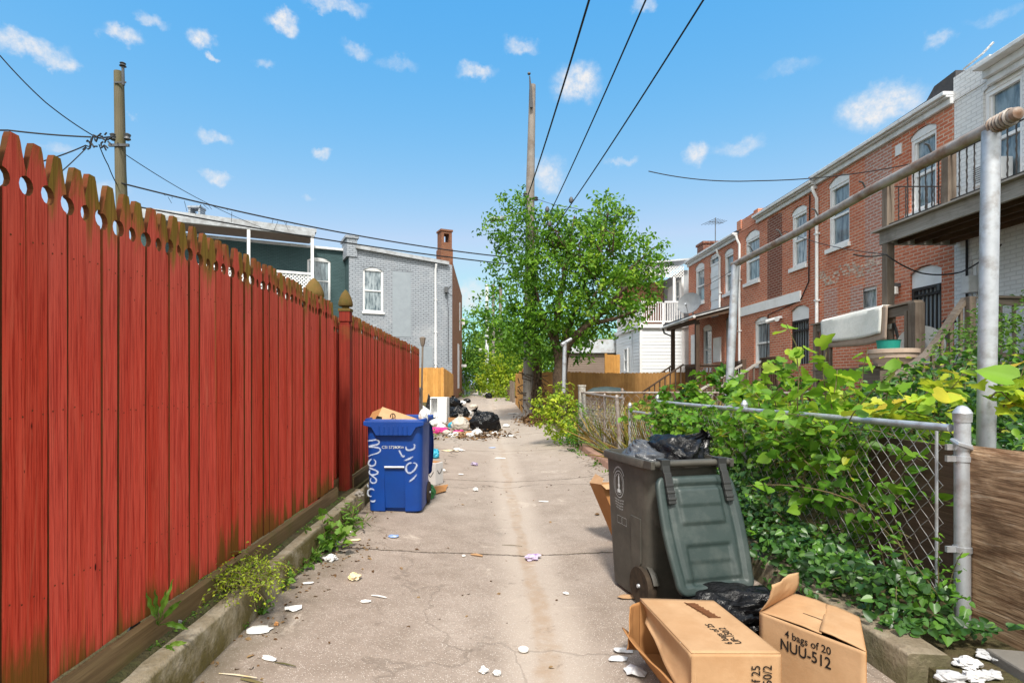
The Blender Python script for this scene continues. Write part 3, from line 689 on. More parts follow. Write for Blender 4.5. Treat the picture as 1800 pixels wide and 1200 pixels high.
# ---------------------------------------------------------------- facades
class Facade:
    def __init__(s, O, d, n): s.O, s.d, s.n = Vector((O[0], O[1], 0)), Vector((d[0], d[1], 0)).normalized(), Vector((n[0], n[1], 0)).normalized()
    def pt(s, u, z, off=0.0): return s.O + s.d * u + s.n * off + Vector((0, 0, z))
    def u(s, px):
        k = (px - VX) / F; return (k * s.O.y - s.O.x) / (s.d.x - k * s.d.y)
    def z(s, px, py): return H - (py - VY) / F * (s.O.y + s.d.y * s.u(px))
    def rect(s, x0, x1, y0, y1):
        """photo rectangle (x0..x1 wide, y0..y1 tall at its middle) -> u0, u1, z0, z1 on the facade"""
        xm = (x0 + x1) / 2; a, b = sorted((s.u(x0), s.u(x1))); return a, b, s.z(xm, y1), s.z(xm, y0)
    def bar(s, m, u0, u1, z0, z1, o0, o1, **k):
        c = s.pt((u0 + u1) / 2, (z0 + z1) / 2, (o0 + o1) / 2); m.obox(c, s.d * (u1 - u0) / 2, s.n * (o1 - o0) / 2, Vector((0, 0, (z1 - z0) / 2)), **k)
    def face(s, m, pts, off=0.0, **k):
        vs = [s.pt(u, z, off) for u, z in pts]
        nn = (vs[1] - vs[0]).cross(vs[2] - vs[1])
        if nn.dot(s.n) < 0: vs = vs[::-1]
        m.add(vs, [tuple(range(len(vs)))], **k)
    def wall(s, m, u0, u1, z0, z1, ops, depth=.14, arch=True, topf=None):
        us = sorted({u0, u1, *[o[0] for o in ops], *[o[1] for o in ops]}); zs = sorted({z0, z1, *[o[2] for o in ops], *[o[3] for o in ops]})
        for a, b in zip(us, us[1:]):
            for c, d in zip(zs, zs[1:]):
                um, zm = (a + b) / 2, (c + d) / 2
                if any(o[0] < um < o[1] and o[2] < zm < o[3] for o in ops): continue
                s.face(m, [(a, c), (b, c), (b, d), (a, d)])
        for (a, b, c, d, *fl) in ops:
            for q in (((a, c), (a, d)), ((b, d), (b, c)), ((a, d), (b, d)), ((b, c), (a, c))):
                (ua, za), (ub, zb) = q
                m.quad(s.pt(ua, za), s.pt(ub, zb), s.pt(ub, zb, -depth), s.pt(ua, za, -depth))
            if not fl or fl[0]:
                w = b - a; rs = .16 * w; n = 6
                arc = [(a + w * i / n, d - rs * (1 - math.sin(math.pi * (.18 + .64 * i / n))) / (1 - math.sin(math.pi * .18)) ) for i in range(n + 1)]
                s.face(m, [(a, d)] + arc[:n // 2 + 1], .0); s.face(m, arc[n // 2:] + [(b, d)], .0)
                # ring of header bricks standing 3 mm proud
                for i in range(14):
                    f0, f1 = i / 14, (i + .86) / 14
                    def ap(f, e): return (a + w * f * 1.0 + (f - .5) * e * .3, d + e - rs * (1 - math.sin(math.pi * (.18 + .64 * f))) / (1 - math.sin(math.pi * .18)))
                    p = [ap(f0, .015), ap(f1, .015), ap(f1, .215), ap(f0, .215)]
                    s.face(m, p, .004)

def window(par, F_, r, head=.26, frame='white', depth=.13, sash=True, sill=True, glass='glass', fw=.075, nm='window'):
    """white sash window set into an opening: head panel under the arch, jambs, two sashes, sill; pane as sub-part"""
    a, b, c, d = r[:4]; m = MB(); B = F_.bar; e = .004; d0, d1 = -depth + .0, -depth + .09
    zt = d - head * (b - a)
    if head: B(m, a + e, b - e, zt, d - .02, d0 + .01, d1 + .015)
    B(m, a + e, a + fw, c + e, zt, d0 + .012, d1); B(m, b - fw, b - e, c + e, zt, d0 + .012, d1)
    B(m, a + fw, b - fw, zt - .07, zt - .001, d0 + .012, d1 - .002); B(m, a + fw, b - fw, c + e, c + .09, d0 + .012, d1 - .002)
    zm = c + (zt - c) * .5
    if sash:
        B(m, a + fw, b - fw, zm - .025, zm + .03, d0 + .02, d1 - .018)
        for uu in (a + fw, b - fw - .035): B(m, uu, uu + .035, c + .09, zt - .07, d0 + .016, d1 - .03)
    w = m.build(nm, M[frame], par)
    g_ = MB(); F_.face(g_, [(a + fw, c + .09), (b - fw, c + .09), (b - fw, zt - .07), (a + fw, zt - .07)], d0 + .022); g_.build('pane', M[glass], w)
    if sill:
        sm = MB(); B(sm, a - .05, b + .05, c - .11, c - .002, -.10, .07); sm.build('sill', M[frame], w)
    return w

def cornice(par, F_, u0, u1, z, mat='white2', nm='cornice', h=.24, out=.22):
    m = MB(); F_.bar(m, u0, u1, z - h, z - h + .12, .002, .08); F_.bar(m, u0, u1, z - h + .12, z - .08, .002, .16); F_.bar(m, u0, u1, z - .08, z, .002, out)
    return m.build(nm, M[mat], par, bevel=.012)
def downspout(par, F_, u, z0, z1, mat='white', off=.06, r=.042):
    m = MB(); m.tube([F_.pt(u, z1, off + .12), F_.pt(u, z1 - .12, off + .10), F_.pt(u, z1 - .32, off), F_.pt(u, z0 + .2, off), F_.pt(u, z0, off + .14)], r, 8)
    k = int((z1 - z0) / 1.8)
    for i in range(k): F_.bar(m, u - r - .02, u + r + .02, z0 + .8 + i * 1.8, z0 + .84 + i * 1.8, .003, off + r + .006)
    return m.build('downspout', M[mat], par)
def body(par, pts, z0, z1, mat, nm='wall', roofm='roof', skip=3):
    """the other walls and the flat roof of a house from its plan"""
    m = MB(); n = len(pts)
    for i in range(n):
        if i == skip: continue
        a, b = pts[i], pts[(i + 1) % n]; m.quad((*a, z0), (*b, z0), (*b, z1), (*a, z1))
    m.build(nm, M[mat], par)
    r = MB(); r.add([(*p, z1 - .02) for p in pts], [tuple(range(n))]); r.build('roof', M[roofm], par)
# ---------------------------------------------------------------- the brick row on the right (rear walls face the alley, plane X = 9)
FR = Facade((9.0, 0), (0, 1), (-1, 0)); XB = 21.0
ROW = 'brick row houses on the right'
def row_house(label, y0, y1, ztop, mat, ops_pale, windows, doors=(), extra=None):
    h = thing('row_house', label, 'house', (9.0, (y0 + y1) / 2, .15), ROW)
    m = MB(); ops = [w[0] for w in windows] + [d for d in doors]
    FR.wall(m, y0, y1, -.3, ztop, [tuple(o) for o in ops]); m.build('wall', M[mat], h)
    body(h, [(9.0, y0), (XB, y0), (XB, y1), (9.0, y1)], -.3, ztop, mat, nm='side_wall', skip=3)
    for (r, kw) in windows: window(h, FR, r, **kw)
    return h
def patch(par, r, mat, nm='brick_infill', off=.004, th=.012, arch=True):
    a, b, c, d = r; m = MB(); n = 8
    top = [(b - (b - a) * i / n, d - .1 * (1 - math.sin(math.pi * (.15 + .7 * i / n)))) for i in range(n + 1)] if arch else [(b, d), (a, d)]
    out = [(a, c), (b, c)] + top
    m.prism([(u, z) for u, z in out], FR.pt(0, 0, off), FR.d, (0, 0, 1), FR.n, th * .5); return m.build(nm, M[mat], par)
def gate_door(par, r, F_=FR, panel=True):
    """security door of black bars below a white arched panel"""
    a, b, c, d = r; m = MB(); zt = d - .42
    F_.bar(m, a + .01, a + .07, c, zt, -.10, -.04); F_.bar(m, b - .07, b - .01, c, zt, -.10, -.04); F_.bar(m, a + .07, b - .07, zt - .06, zt, -.10, -.04); F_.bar(m, a + .07, b - .07, c + .95, c + 1.0, -.10, -.05)
    for k in range(7):
        u = a + .1 + (b - a - .2) * k / 6; F_.bar(m, u - .011, u + .011, c, zt - .06, -.09, -.06)
    o = m.build('door', M['black'], par)
    p = MB(); F_.bar(p, a + .004, b - .004, c, zt, -.139, -.12); p.build('door_leaf', M['greypanel'], o)
    hd = MB(); F_.bar(hd, a + .07, a + .14, c + 1.0, c + 1.12, -.04, -.02); hd.build('handle', M['darkmetal'], o)
    w = MB(); F_.bar(w, a + .004, b - .004, zt + .002, d - .02, -.13, -.05); w.build('arch_panel', M['white'], par)
    return o

# nearest brick house
r = FR.rect
h1 = row_house('nearest red brick row house with black security door and pale bricked-up window', 10.51, 14.85, 6.95, 'brick', None,
    [(r(1599, 1646, 222, 368), {}), (r(1456, 1493, 308, 432), {}), (r(1508, 1541, 505, 546) + (False,), dict(head=0, frame='white2', sash=False, sill=False))], [r(1599, 1655, 466, 600)])
cornice(h1, FR, 10.5, 14.85, 7.0)
m = MB()  # roof edge rising behind the gutter, higher at the near party wall
m.prism([(10.5, 7.0), (14.85, 7.0), (14.85, 7.12), (11.2, 7.17), (11.0, 7.36), (10.5, 7.4)], FR.pt(0, 0, -.02), FR.d, (0, 0, 1), FR.n, .5); m.build('roof_edge', M['roof'], h1)
patch(h1, r(1521, 1568, 255, 500), 'brickpale'); patch(h1, (13.05, 13.5, 2.6, 3.75), 'brickpale', arch=False)
patch(h1, (14.0, 14.55, 2.9, 3.85), 'brickpale', arch=False)
m = MB()
for k in range(9):
    u = 12.1 + k * .30; zz = 4.02 + .09 * math.sin(k * 1.7)
    for row in range(4):
        for q in range(3):
            if random.random() < .72: uu = u + q * .105 + .05 * (row % 2); FR.bar(m, uu, uu + random.uniform(.06, .10), zz + row * .076, zz + row * .076 + random.uniform(.045, .068), .002, .006)
m.build('mortar_scar', M['plaster'], h1)
gate_door(h1, r(1599, 1655, 466, 600))
downspout(h1, FR, 14.78, 1.0, 6.7); m = MB(); FR.bar(m, FR.u(1586), FR.u(1576), 6.35, 6.58, .002, .03); m.build('vent_cover', M['white'], h1)
wl = MB(); wl.lathe([(.03, .20), (.09, .17), (.10, .02), (.07, 0)], FR.pt(FR.u(1580), 3.30, .13), 8); o = wl.build('wall_lamp', M['paper'], h1)
wl = MB(); FR.bar(wl, FR.u(1580) - .06, FR.u(1580) + .06, 3.48, 3.56, .002, .2); wl.build('lamp_hood', M['darkmetal'], o)
# second
h2 = row_house('middle brick row house with white band, dark bricked-up window and grey door', 14.85, 19.42, 6.85, 'brick', None,
    [(r(1391, 1418, 362, 468), {}), (r(1310, 1335, 405, 495), {}), (r(1326, 1353, 556, 640), dict(head=.16))], [r(1390, 1422, 536, 640)])
cornice(h2, FR, 14.85, 18.1, 6.9); m = MB(); FR.bar(m, 18.1, 19.42, 6.7, 7.1, -.3, .02); FR.bar(m, 18.0, 18.3, 6.8, 7.14, -.3, .05); FR.bar(m, 19.2, 19.5, 6.8, 7.12, -.3, .06); m.build('parapet', M['brick'], h2)
m = MB(); FR.bar(m, 14.86, 19.4, 6.92, 7.08, -.6, -.05); m.build('roof_edge', M['roof'], h2)
m = MB(); FR.bar(m, 14.9, 15.3, 7.02, 7.12, -.5, -.1); FR.bar(m, 14.85, 15.35, 7.12, 7.16, -.55, -.05); m.build('chimney', M['brickdark'], h2)
patch(h2, r(1349, 1375, 378, 526), 'brickdark'); m = MB(); FR.bar(m, 15.6, 19.4, 3.72, 4.02, .002, .05); m.build('band', M['white'], h2)
gate_door(h2, r(1390, 1422, 536, 640)); downspout(h2, FR, 19.30, .6, 6.6)
m = MB(); FR.bar(m, 16.6, 16.75, 3.35, 3.42, .002, .1); m.tube([FR.pt(16.7, 3.36, .1), FR.pt(16.95, 3.28, .3)], [.05, .07], 10); m.tube([FR.pt(16.62, 3.36, .1), FR.pt(16.4, 3.30, .28)], [.05, .07], 10); m.build('floodlight', M['white2'], h2)
m = MB(); m.tube([FR.pt(15.15, 6.6, .03), FR.pt(15.2, 4.2, .03), FR.pt(15.6, 3.75, .03), FR.pt(17.4, 3.55, .03), FR.pt(17.5, 2.0, .03)], .016, 5); m.build('wall_cable', M['cable'], h2)
# third, with the porch
h3 = row_house('farthest brick row house with white sided bay and covered porch behind', 19.42, 24.3, 6.7, 'brick', None,
    [(r(1273, 1289, 437, 515), {}), (r(1222, 1238, 462, 532), {}), (r(1235, 1251, 570, 650), dict(head=.2))], [r(1247, 1263, 446, 558), r(1274, 1290, 556, 650)])
cornice(h3, FR, 19.5, 24.3, 6.75); m = MB(); FR.bar(m, 19.5, 24.3, 6.77, 6.9, -.5, -.05); m.build('roof_edge', M['roof'], h3)
a, b, c, d = r(1247, 1263, 446, 558); m = MB()
for k in range(9): FR.bar(m, a + .01, b - .01, c + k * (d - c) * .82 / 9 + .004, c + (k + 1) * (d - c) * .82 / 9, -.12, -.06 + .02 * (k % 2))
m.build('siding_panel', M['siding'], h3); window(h3, FR, (a, b, c + (d - c) * .82, d, True), head=.12, sash=False, sill=False, fw=.05)
a, b, c, d = r(1274, 1290, 556, 650); m = MB(); FR.bar(m, a + .01, b - .01, c, d - .02, -.13, -.06); m.build('door', M['greypanel'], h3)
for (x0, x1, y0, y1) in ((1216, 1226, 588, 640), (1255, 1268, 593, 636)):
    m = MB(); a, b, c, d = r(x0, x1, y0, y1); FR.bar(m, a, b, c, d, .002, .04); FR.bar(m, a, b, (c + d) / 2 - .02, (c + d) / 2 + .02, .04, .05); m.build('shutter_panel', M['white'], h3)
downspout(h3, FR, FR.u(1268), 4.0, 6.5)
m = MB(); m.box((9.3, 23.4, 6.6), (10.0, 24.1, 7.35)); m.box((9.25, 23.35, 7.35), (10.05, 24.15, 7.45)); m.build('chimney', M['brickdark'], h3)
an = thing('tv_antenna', 'thin rooftop television antenna by the chimney of the farthest brick house', 'antenna', (9.6, 22.9, 6.7))
m = MB(); m.tube([(9.6, 22.9, 6.7), (9.6, 22.9, 8.3)], .018, 6); m.build('mast', M['darkmetal'], an)
m = MB(); m.tube([(9.2, 22.6, 8.05), (10.1, 23.3, 8.2)], .012, 5)
for k in range(6):
    q = Vector((9.2 + k * .17, 22.6 + k * .13, 8.05 + k * .03)); m.tube([q + Vector((.2, -.28, .06)) * (1 - k * .08), q - Vector((.2, -.28, .06)) * (1 - k * .08)], .009, 4)
m.build('antenna_elements', M['darkmetal'], an)
# white painted house at the right edge
hw = row_house('white painted brick row house at the right edge with weathered upper deck', 4.6, 10.505, 6.8, 'brickwhite', None,
    [(r(1728, 1797, 132, 330), dict(head=.2)), (r(1706, 1724, 455, 540) + (False,), dict(head=0, sill=False)), ((5.5, 6.6, 4.9, 6.6, True), {})], [(8.2, 9.05, 4.2, 6.4, False)])
cornice(hw, FR, 4.5, 9.75, 7.02, h=.34, out=.34); m = MB(); FR.bar(m, 9.75, 10.5, 6.8, 7.25, -.3, .02); m.tube([FR.pt(10.3, 7.3, .0), FR.pt(9.9, 7.36, .0), FR.pt(9.8, 7.5, -.1)], .02, 5); m.build('parapet', M['brickwhite'], hw)
m = MB(); FR.bar(m, 8.21, 9.04, 4.2, 6.38, -.13, -.05); m.build('door', M['white'], hw)
o = MB(); a, b, c, d = r(1728, 1797, 132, 330); FR.bar(o, a + .22, a + .72, c + .12, c + .5, -.06, .22); ac = o.build('air_conditioner', M['white2'], hw, bevel=.01)
m = MB()
for k in range(8): FR.bar(m, a + .26, a + .68, c + .17 + k * .038, c + .18 + k * .038, .22, .228)
m.build('grille', M['darkmetal'], ac)
m = MB(); FR.bar(m, FR.u(1722), FR.u(1708), 3.05, 3.35, .02, .2); m.build('wall_lamp', M['white2'], hw)
for u in (10.2, 9.9):
    m = MB(); m.tube([FR.pt(u, 1.5, .03), FR.pt(u, 4.1, .03)], .02, 5); m.build('wall_cable', M['cable'], hw)

# ---------------------------------------------------------------- decks, stairs and porch on the right row
dk = thing('upper_deck', 'weathered grey upper deck with black iron railing on the white house', 'deck', (8.2, 8.5, 4.1))
m = MB(); m.box((7.52, 4.8, 4.02), (7.58, 10.46, 4.27)); m.box((7.58, 10.40, 4.02), (8.95, 10.46, 4.27)); m.build('edge_beam', M['greywoodU'], dk, bevel=.008)
m = MB()
for k in range(10): m.box((7.42 + k * .155, 4.75, 4.272), (7.565 + k * .155, 10.55 + random.uniform(-.03, .03), 4.302))
m.build('floor', M['greywoodU'], dk)
m = MB()
for k in range(4): m.box((7.83 + k * .33, 4.8, 4.03), (7.88 + k * .33, 10.395, 4.27))
m.build('joist', M['darkwoodU'], dk)
for (x, y, z0, z1) in ((7.60, 10.33, .1, 4.02), (7.62, 10.36, 4.303, 5.22), (7.62, 9.0, 4.303, 5.3), (7.62, 5.2, .1, 4.02)):
    m = MB(); m.box((x - .07, y - .07, z0), (x + .07, y + .07, z1)); m.build('post', M['oldwood'], dk, bevel=.006)
m = MB()
def twist(m, x, y, z0, z1):
    n = 14; m.tube([(x + .004 * math.cos(k * 2.2), y + .004 * math.sin(k * 2.2), z0 + (z1 - z0) * k / n) for k in range(n + 1)], [.009 + .004 * (k % 2) for k in range(n + 1)], 5)
for k in range(34):
    y = 5.4 + k * .135
    if 8.9 < y < 9.12: continue
    twist(m, 7.60, y, 4.38, 5.12)
m.build('balusters', M['black'], dk); m = MB()
for k in range(9): twist(m, 7.70 + k * .135, 10.38, 4.38, 5.12)
m.build('balusters', M['black'], dk)
m = MB()
for z in (4.38, 5.12): m.beam((7.60, 5.2, z), (7.60, 10.3, z), .03, .014); m.beam((7.64, 10.38, z), (8.98, 10.38, z), .03, .014)
m.build('handrail', M['black'], dk)

def railing(par, p, q, h=.9, n=10, mat='oldwood', matU='oldwoodU', cap=.13):
    """wooden balustrade: cap board, bottom rail, square balusters"""
    p, q = Vector(p), Vector(q); d = q - p; up = Vector((0, 0, 1)); m = MB()
    m.beam(p + up * h, q + up * h, cap, .035); m.beam(p + up * (h - .075), q + up * (h - .075), .04, .09); m.beam(p + up * .1, q + up * .1, .04, .08)
    m.build('handrail', M[matU], par)
    m = MB()
    for k in range(n):
        c = p + d * (k + .5) / n; m.box(c + Vector((-.018, -.018, .05)), c + Vector((.018, .018, h - .05)))
    m.build('balusters', M[mat], par)
def post(par, x, y, z0, z1, w=.1, mat='oldwood'):
    m = MB(); m.box((x - w / 2, y - w / 2, z0), (x + w / 2, y + w / 2, z1)); return m.build('post', M[mat], par, bevel=.006)
def stairs(par, x0, z0, x1, z1, ya, yb, n=6, mat='oldwood'):
    """steps going down from x0, z0 to x1, z1 (towards the alley) between two stringers"""
    m = MB()
    for k in range(n):
        f = (k + .5) / n; x = x0 + (x1 - x0) * f; z = z0 + (z1 - z0) * (k + 1) / n; m.box((x - .15, ya + .04, z - .035), (x + .15, yb - .04, z))
    m.build('steps', M[mat + 'U'], par); m = MB()
    for y in (ya, yb): m.beam((x0, y, z0 - .12), (x1, y, z1 - .12), .045, .24)
    m.build('stringer', M[mat + 'U'], par)
def stair_rail(par, pts, mat='oldwoodU', nb=6, drop=.85, w=.09):
    m = MB()
    for a, b in zip(pts, pts[1:]): m.beam(a, b, w, .05)
    m.build('stair_rail', M[mat], par); m = MB(); a, b = Vector(pts[0]), Vector(pts[-1])
    for k in range(nb):
        f = (k + .5) / nb * (len(pts) - 1); i = min(int(f), len(pts) - 2); c = Vector(pts[i]).lerp(Vector(pts[i + 1]), f - i); m.box(c + Vector((-.022, -.022, -drop)), c + Vector((.022, .022, -.03)))
    m.build('balusters', M[mat.replace('U', '')], par)
# porch deck of the nearest brick house (rug, bicycle, planter stand here)
d1 = thing('back_deck', 'old wooden back deck of the nearest brick house with a rug over its rail', 'deck', (8.2, 10.8, .2))
m = MB(); m.box((7.36, 9.4, 1.46), (7.42, 12.3, 1.66)); m.box((7.42, 9.4, 1.46), (8.95, 9.46, 1.66)); m.build('edge_beam', M['oldwoodU'], d1)
m = MB()
for k in range(11): m.box((7.34 + k * .146, 9.36, 1.662), (7.475 + k * .146, 12.34, 1.692))
m.build('floor', M['oldwoodU'], d1)
post(d1, 7.44, 9.45, .1, 2.78, .17); post(d1, 7.40, 12.25, .1, 2.68); post(d1, 7.40, 11.9, .1, 2.66, .07)
m = MB(); m.beam((7.44, 9.40, 2.80), (7.40, 12.35, 2.70), .16, .035); m.beam((7.42, 9.5, 2.68), (7.40, 12.2, 2.60), .04, .16); m.build('handrail', M['oldwoodU'], d1)
m = MB()
for y in (9.62, 11.75, 12.05): m.box((7.38, y - .03, 1.69), (7.43, y + .03, 2.66))
m.build('balusters', M['oldwood'], d1)
# white house deck with a curved weathered stair rail
d2 = thing('back_stairs', 'grey weathered stairs with sagging handrail rising to the white house', 'stairs', (7, 8.6, .2))
m = MB(); m.box((7.3, 7.3, 1.5), (8.95, 8.9, 1.7)); m.build('landing', M['oldwoodU'], d2)
post(d2, 7.46, 8.42, .1, 2.72); post(d2, 8.6, 8.3, .1, 2.66)
railing(d2, (7.5, 8.3, 1.72), (8.95, 8.3, 1.68), .98, 7)
stairs(d2, 7.25, 1.6, 5.7, .25, 7.4, 8.5)
sr = [P(1698, 524, 8.5), P(1672, 560, 8.5), P(1650, 594, 8.5), P(1628, 622, 8.5), P(1600, 643, 8.5), P(1560, 667, 8.5)]
stair_rail(d2, sr, nb=7, drop=.8, w=.12)
m = MB(); m.beam(P(1632, 622, 8.35), P(1566, 688, 8.2), .07, .04); m.build('loose_rail', M['oldwoodU'], d2)
# stairs of the middle house
d3 = thing('back_stairs', 'pale railed wooden stairs with dark balusters at the middle brick house', 'stairs', (7.4, 16.8, .2))
m = MB(); m.box((8.0, 15.0, 1.06), (8.95, 18.2, 1.22)); m.build('landing', M['darkwoodU'], d3)
for y in (17.1, 15.9): post(d3, 8.05, y, .1, 2.12, .13, 'darkwood')
railing(d3, (8.02, 17.1, 1.2), (8.02, 18.2, 1.2), .86, 8, 'darkwood', 'darkwoodU'); railing(d3, (8.02, 15.0, 1.2), (8.02, 15.9, 1.2), .9, 8, 'darkwood', 'darkwoodU')
stairs(d3, 7.95, 1.2, 6.3, .3, 15.95, 17.05, 6, 'darkwood')
for y, zz in ((17.1, 1.98), (15.9, 2.06)): stair_rail(d3, [(8.05, y, zz), (6.45, y, 1.02)], 'greywoodU', 9, .75, .11)
# covered porch of the farthest brick house
d4 = thing('covered_porch', 'dark covered porch with shingled lean-to roof on the farthest brick house', 'porch', (8.3, 21.5, .2))
m = MB(); m.prism([(7.55, 3.80), (9.0, 4.18), (9.0, 4.26), (7.55, 3.88)], (0, 19.75, 0), (1, 0, 0), (0, 0, 1), (0, -1, 0), 3.6); m.build('roof', M['roof'], d4)
m = MB(); m.prism([(7.62, 3.66), (9.0, 3.98), (9.0, 4.17), (7.62, 3.79)], (0, 19.80, 0), (1, 0, 0), (0, 0, 1), (0, -1, 0), .08); m.box((7.66, 19.9, 3.58), (7.76, 23.2, 3.74)); m.build('beam', M['darkwoodU'], d4)
m = MB(); m.tube([(7.50, 19.7, 3.78), (7.50, 23.4, 3.72)], .055, 8); m.prism([(7.56, 3.78), (9.0, 4.16), (9.0, 4.19), (7.56, 3.81)], (0, 19.73, 0), (1, 0, 0), (0, 0, 1), (0, -1, 0), .03); m.build('gutter', M['white2'], d4)
m = MB(); m.tube([(7.50, 23.2, 3.7), (7.55, 23.2, 3.5), (7.72, 22.7, 3.3), (7.72, 22.7, 1.0)], .04, 6); m.build('downspout', M['darkmetal'], d4)
post(d4, 7.72, 20.0, .1, 3.6, .14, 'darkwood'); post(d4, 7.72, 22.6, .1, 3.6, .14, 'darkwood')
m = MB(); m.box((7.6, 19.9, 1.0), (8.95, 23.2, 1.16)); m.build('floor', M['darkwoodU'], d4)
railing(d4, (7.72, 20.0, 1.16), (7.72, 21.2, 1.16), .9, 10, 'darkwood', 'darkwoodU'); railing(d4, (7.8, 19.95, 1.16), (8.95, 19.95, 1.16), .9, 9, 'darkwood', 'darkwoodU')
stairs(d4, 7.6, 1.16, 6.1, .3, 21.4, 22.5, 6, 'darkwood')
for y in (21.3, 22.6): stair_rail(d4, [(7.68, y, 2.1), (6.05, y, 1.0)], 'darkwoodU', 8, .8, .11)
ds = thing('satellite_dish', 'grey satellite dish standing on the porch roof', 'satellite dish', (7.75, 20.9, 3.9))
dm = Vector((-.62, -.75, .35)).to_track_quat('Z', 'Y').to_matrix()
m = MB(); m.lathe([(.0001, 0), (.15, .012), (.30, .05), (.40, .095), (.44, .12), (.44, .135), (.30, .068), (.0001, .02)], (7.80, 20.9, 4.38), 28, dm); m.build('reflector', M['dish'], ds)
m = MB(); m.tube([(7.86, 20.98, 4.33), (7.9, 20.95, 4.1), (7.95, 20.9, 3.95)], .025, 7); m.build('mast', M['galv'], ds)
m = MB(); q = Vector((7.80, 20.9, 4.38)); m.tube([q + dm @ Vector((0, -.40, .1)), q + dm @ Vector((0, -.22, .42))], .014, 6); m.tube([q + dm @ Vector((0, -.22, .38)), q + dm @ Vector((0, -.20, .48))], .035, 8); m.build('feed_arm', M['galv'], ds)

# ---------------------------------------------------------------- white sided house with balcony, brown sided shed
hs_ = thing('sided_house', 'white vinyl sided house with upper balcony and lattice, beyond the brick row', 'house', (8.5, 27, .3))
x0, y0, y1, zt = 7.05, 25.0, 29.6, 3.9
m = MB()
for k in range(23):
    z = .3 + k * .157; m.prism([(0, z), (0, z + .157), (-.004, z + .157), (-.018, z)], (x0, y0, 0), (0, 1, 0), (0, 0, 1), (-1, 0, 0), .01) if 0 else None
    m.add([(x0 - .016, y0 - .016, z), (9.6, y0 - .016, z), (9.6, y0, z + .156), (x0, y0, z + .156)], [(0, 1, 2, 3)]); m.add([(x0 - .016, y1, z), (x0 - .016, y0 - .016, z), (x0, y0, z + .156), (x0, y1, z + .156)], [(0, 1, 2, 3)])
    m.add([(x0 - .016, y0 - .016, z), (9.6, y0 - .016, z), (9.6, y0, z), (x0, y0, z)], [(3, 2, 1, 0)]); m.add([(x0 - .016, y1, z), (x0 - .016, y0 - .016, z), (x0, y0, z), (x0, y1, z)], [(3, 2, 1, 0)])
m.build('siding', M['siding'], hs_)
m = MB(); m.box((x0 - .04, y0 - .04, .3), (x0 + .08, y0 + .08, zt)); m.box((8.93, y0 - .035, .3), (9.05, y0 + .02, zt)); m.build('corner_trim', M['white'], hs_)
m = MB(); m.box((x0 + .01, y0 + .01, .2), (12.5, y1, zt - .02)); m.box((x0 - .12, y0 - .12, zt - .01), (9.2, y1, zt + .16)); m.build('floor_slab', M['white'], hs_)
m = MB(); m.box((9.1, y0 + .3, zt + .16), (12.5, y1, 6.6)); m.build('wall', M['greypanel'], hs_)
m = MB(); m.box((7.2, 28.0, zt + .16), (9.08, y1 + .5, 6.55)); m.build('side_wall', M['brick'], hs_)
m = MB(); m.box((9.03, 26.3, 4.1), (9.09, 27.2, 6.1)); m.build('door', M['white'], hs_)
FW = Facade((9.1, 0), (0, 1), (-1, 0)); window(hs_, FW, (25.5, 26.1, 4.7, 6.2), head=0, depth=0, frame='white')
m = MB()
for xx in (7.12, 8.1, 8.98): m.box((xx - .05, y0 - .02, zt + .16), (xx + .05, y0 + .08, 5.12 if xx < 8.5 else 6.2))
m.box((7.07, y1 - .1, zt + .16), (7.17, y1, 6.2)); m.box((8.55, y0, 5.1), (8.66, y0 + .1, 6.2)); m.build('post', M['white'], hs_)
m = MB(); m.box((7.12, y0 - .02, 5.04), (9.05, y0 + .06, 5.12)); m.box((7.12, y0 - .01, 4.16), (9.05, y0 + .05, 4.22)); m.box((7.08, y0, 5.04), (7.16, y1, 5.12)); m.box((7.09, y0, 4.16), (7.15, y1, 4.22)); m.build('handrail', M['white'], hs_)
m = MB()
for k in range(17): m.box((7.2 + k * .108, y0, 4.2), (7.235 + k * .108, y0 + .035, 5.06))
m.build('balusters', M['white'], hs_); m = MB()
for k in range(36): m.box((7.10, y0 + .1 + k * .124, 4.2), (7.135, y0 + .135 + k * .124, 5.06))
m.build('balusters', M['white'], hs_)
m = MB()
def lattice(m, O, U, V, w, h, pitch=.13, s=.032, off=None):
    O, U, V = Vector(O), Vector(U), Vector(V); N = U.cross(V)
    for sg in (1, -1):
        k = -h
        while k < w:
            a, b = (k, 0), (k + h, h)
            if sg < 0: a, b = (k + h, 0), (k, h)
            t0 = 0; pts = []
            for (p, q) in ((a, b),):
                lo, hi = max(0, min(1, (0 - p[0]) / (q[0] - p[0]))), max(0, min(1, (w - p[0]) / (q[0] - p[0])))
                lo, hi = min(lo, hi), max(lo, hi)
                if hi - lo > .02:
                    A = O + U * (p[0] + (q[0] - p[0]) * lo) + V * (h * lo if 1 else 0); B = O + U * (p[0] + (q[0] - p[0]) * hi) + V * (h * hi)
                    m.beam(A + N * .006 * sg, B + N * .006 * sg, .008, s, up=N.cross(B - A).normalized())
            k += pitch
lattice(m, (7.05, y0 + .02, 6.2), (1, 0, 0), (0, 0, 1), 2.0, .55); lattice(m, (7.05, y1, 6.2), (0, -1, 0), (0, 0, 1), y1 - y0, .55)
m.build('lattice', M['white'], hs_)
m = MB(); m.prism([(6.85, 6.78), (9.3, 6.98), (9.3, 7.06), (6.85, 6.86)], (0, y0 - .15, 0), (1, 0, 0), (0, 0, 1), (0, -1, 0), y1 - y0 + .4); m.build('porch_roof', M['tin'], hs_)
FS = Facade((x0 - .02, 0), (0, 1), (-1, 0)); window(hs_, FS, (26.9, 27.6, 1.9, 3.1), head=0, depth=-.005, frame='white', sill=False)
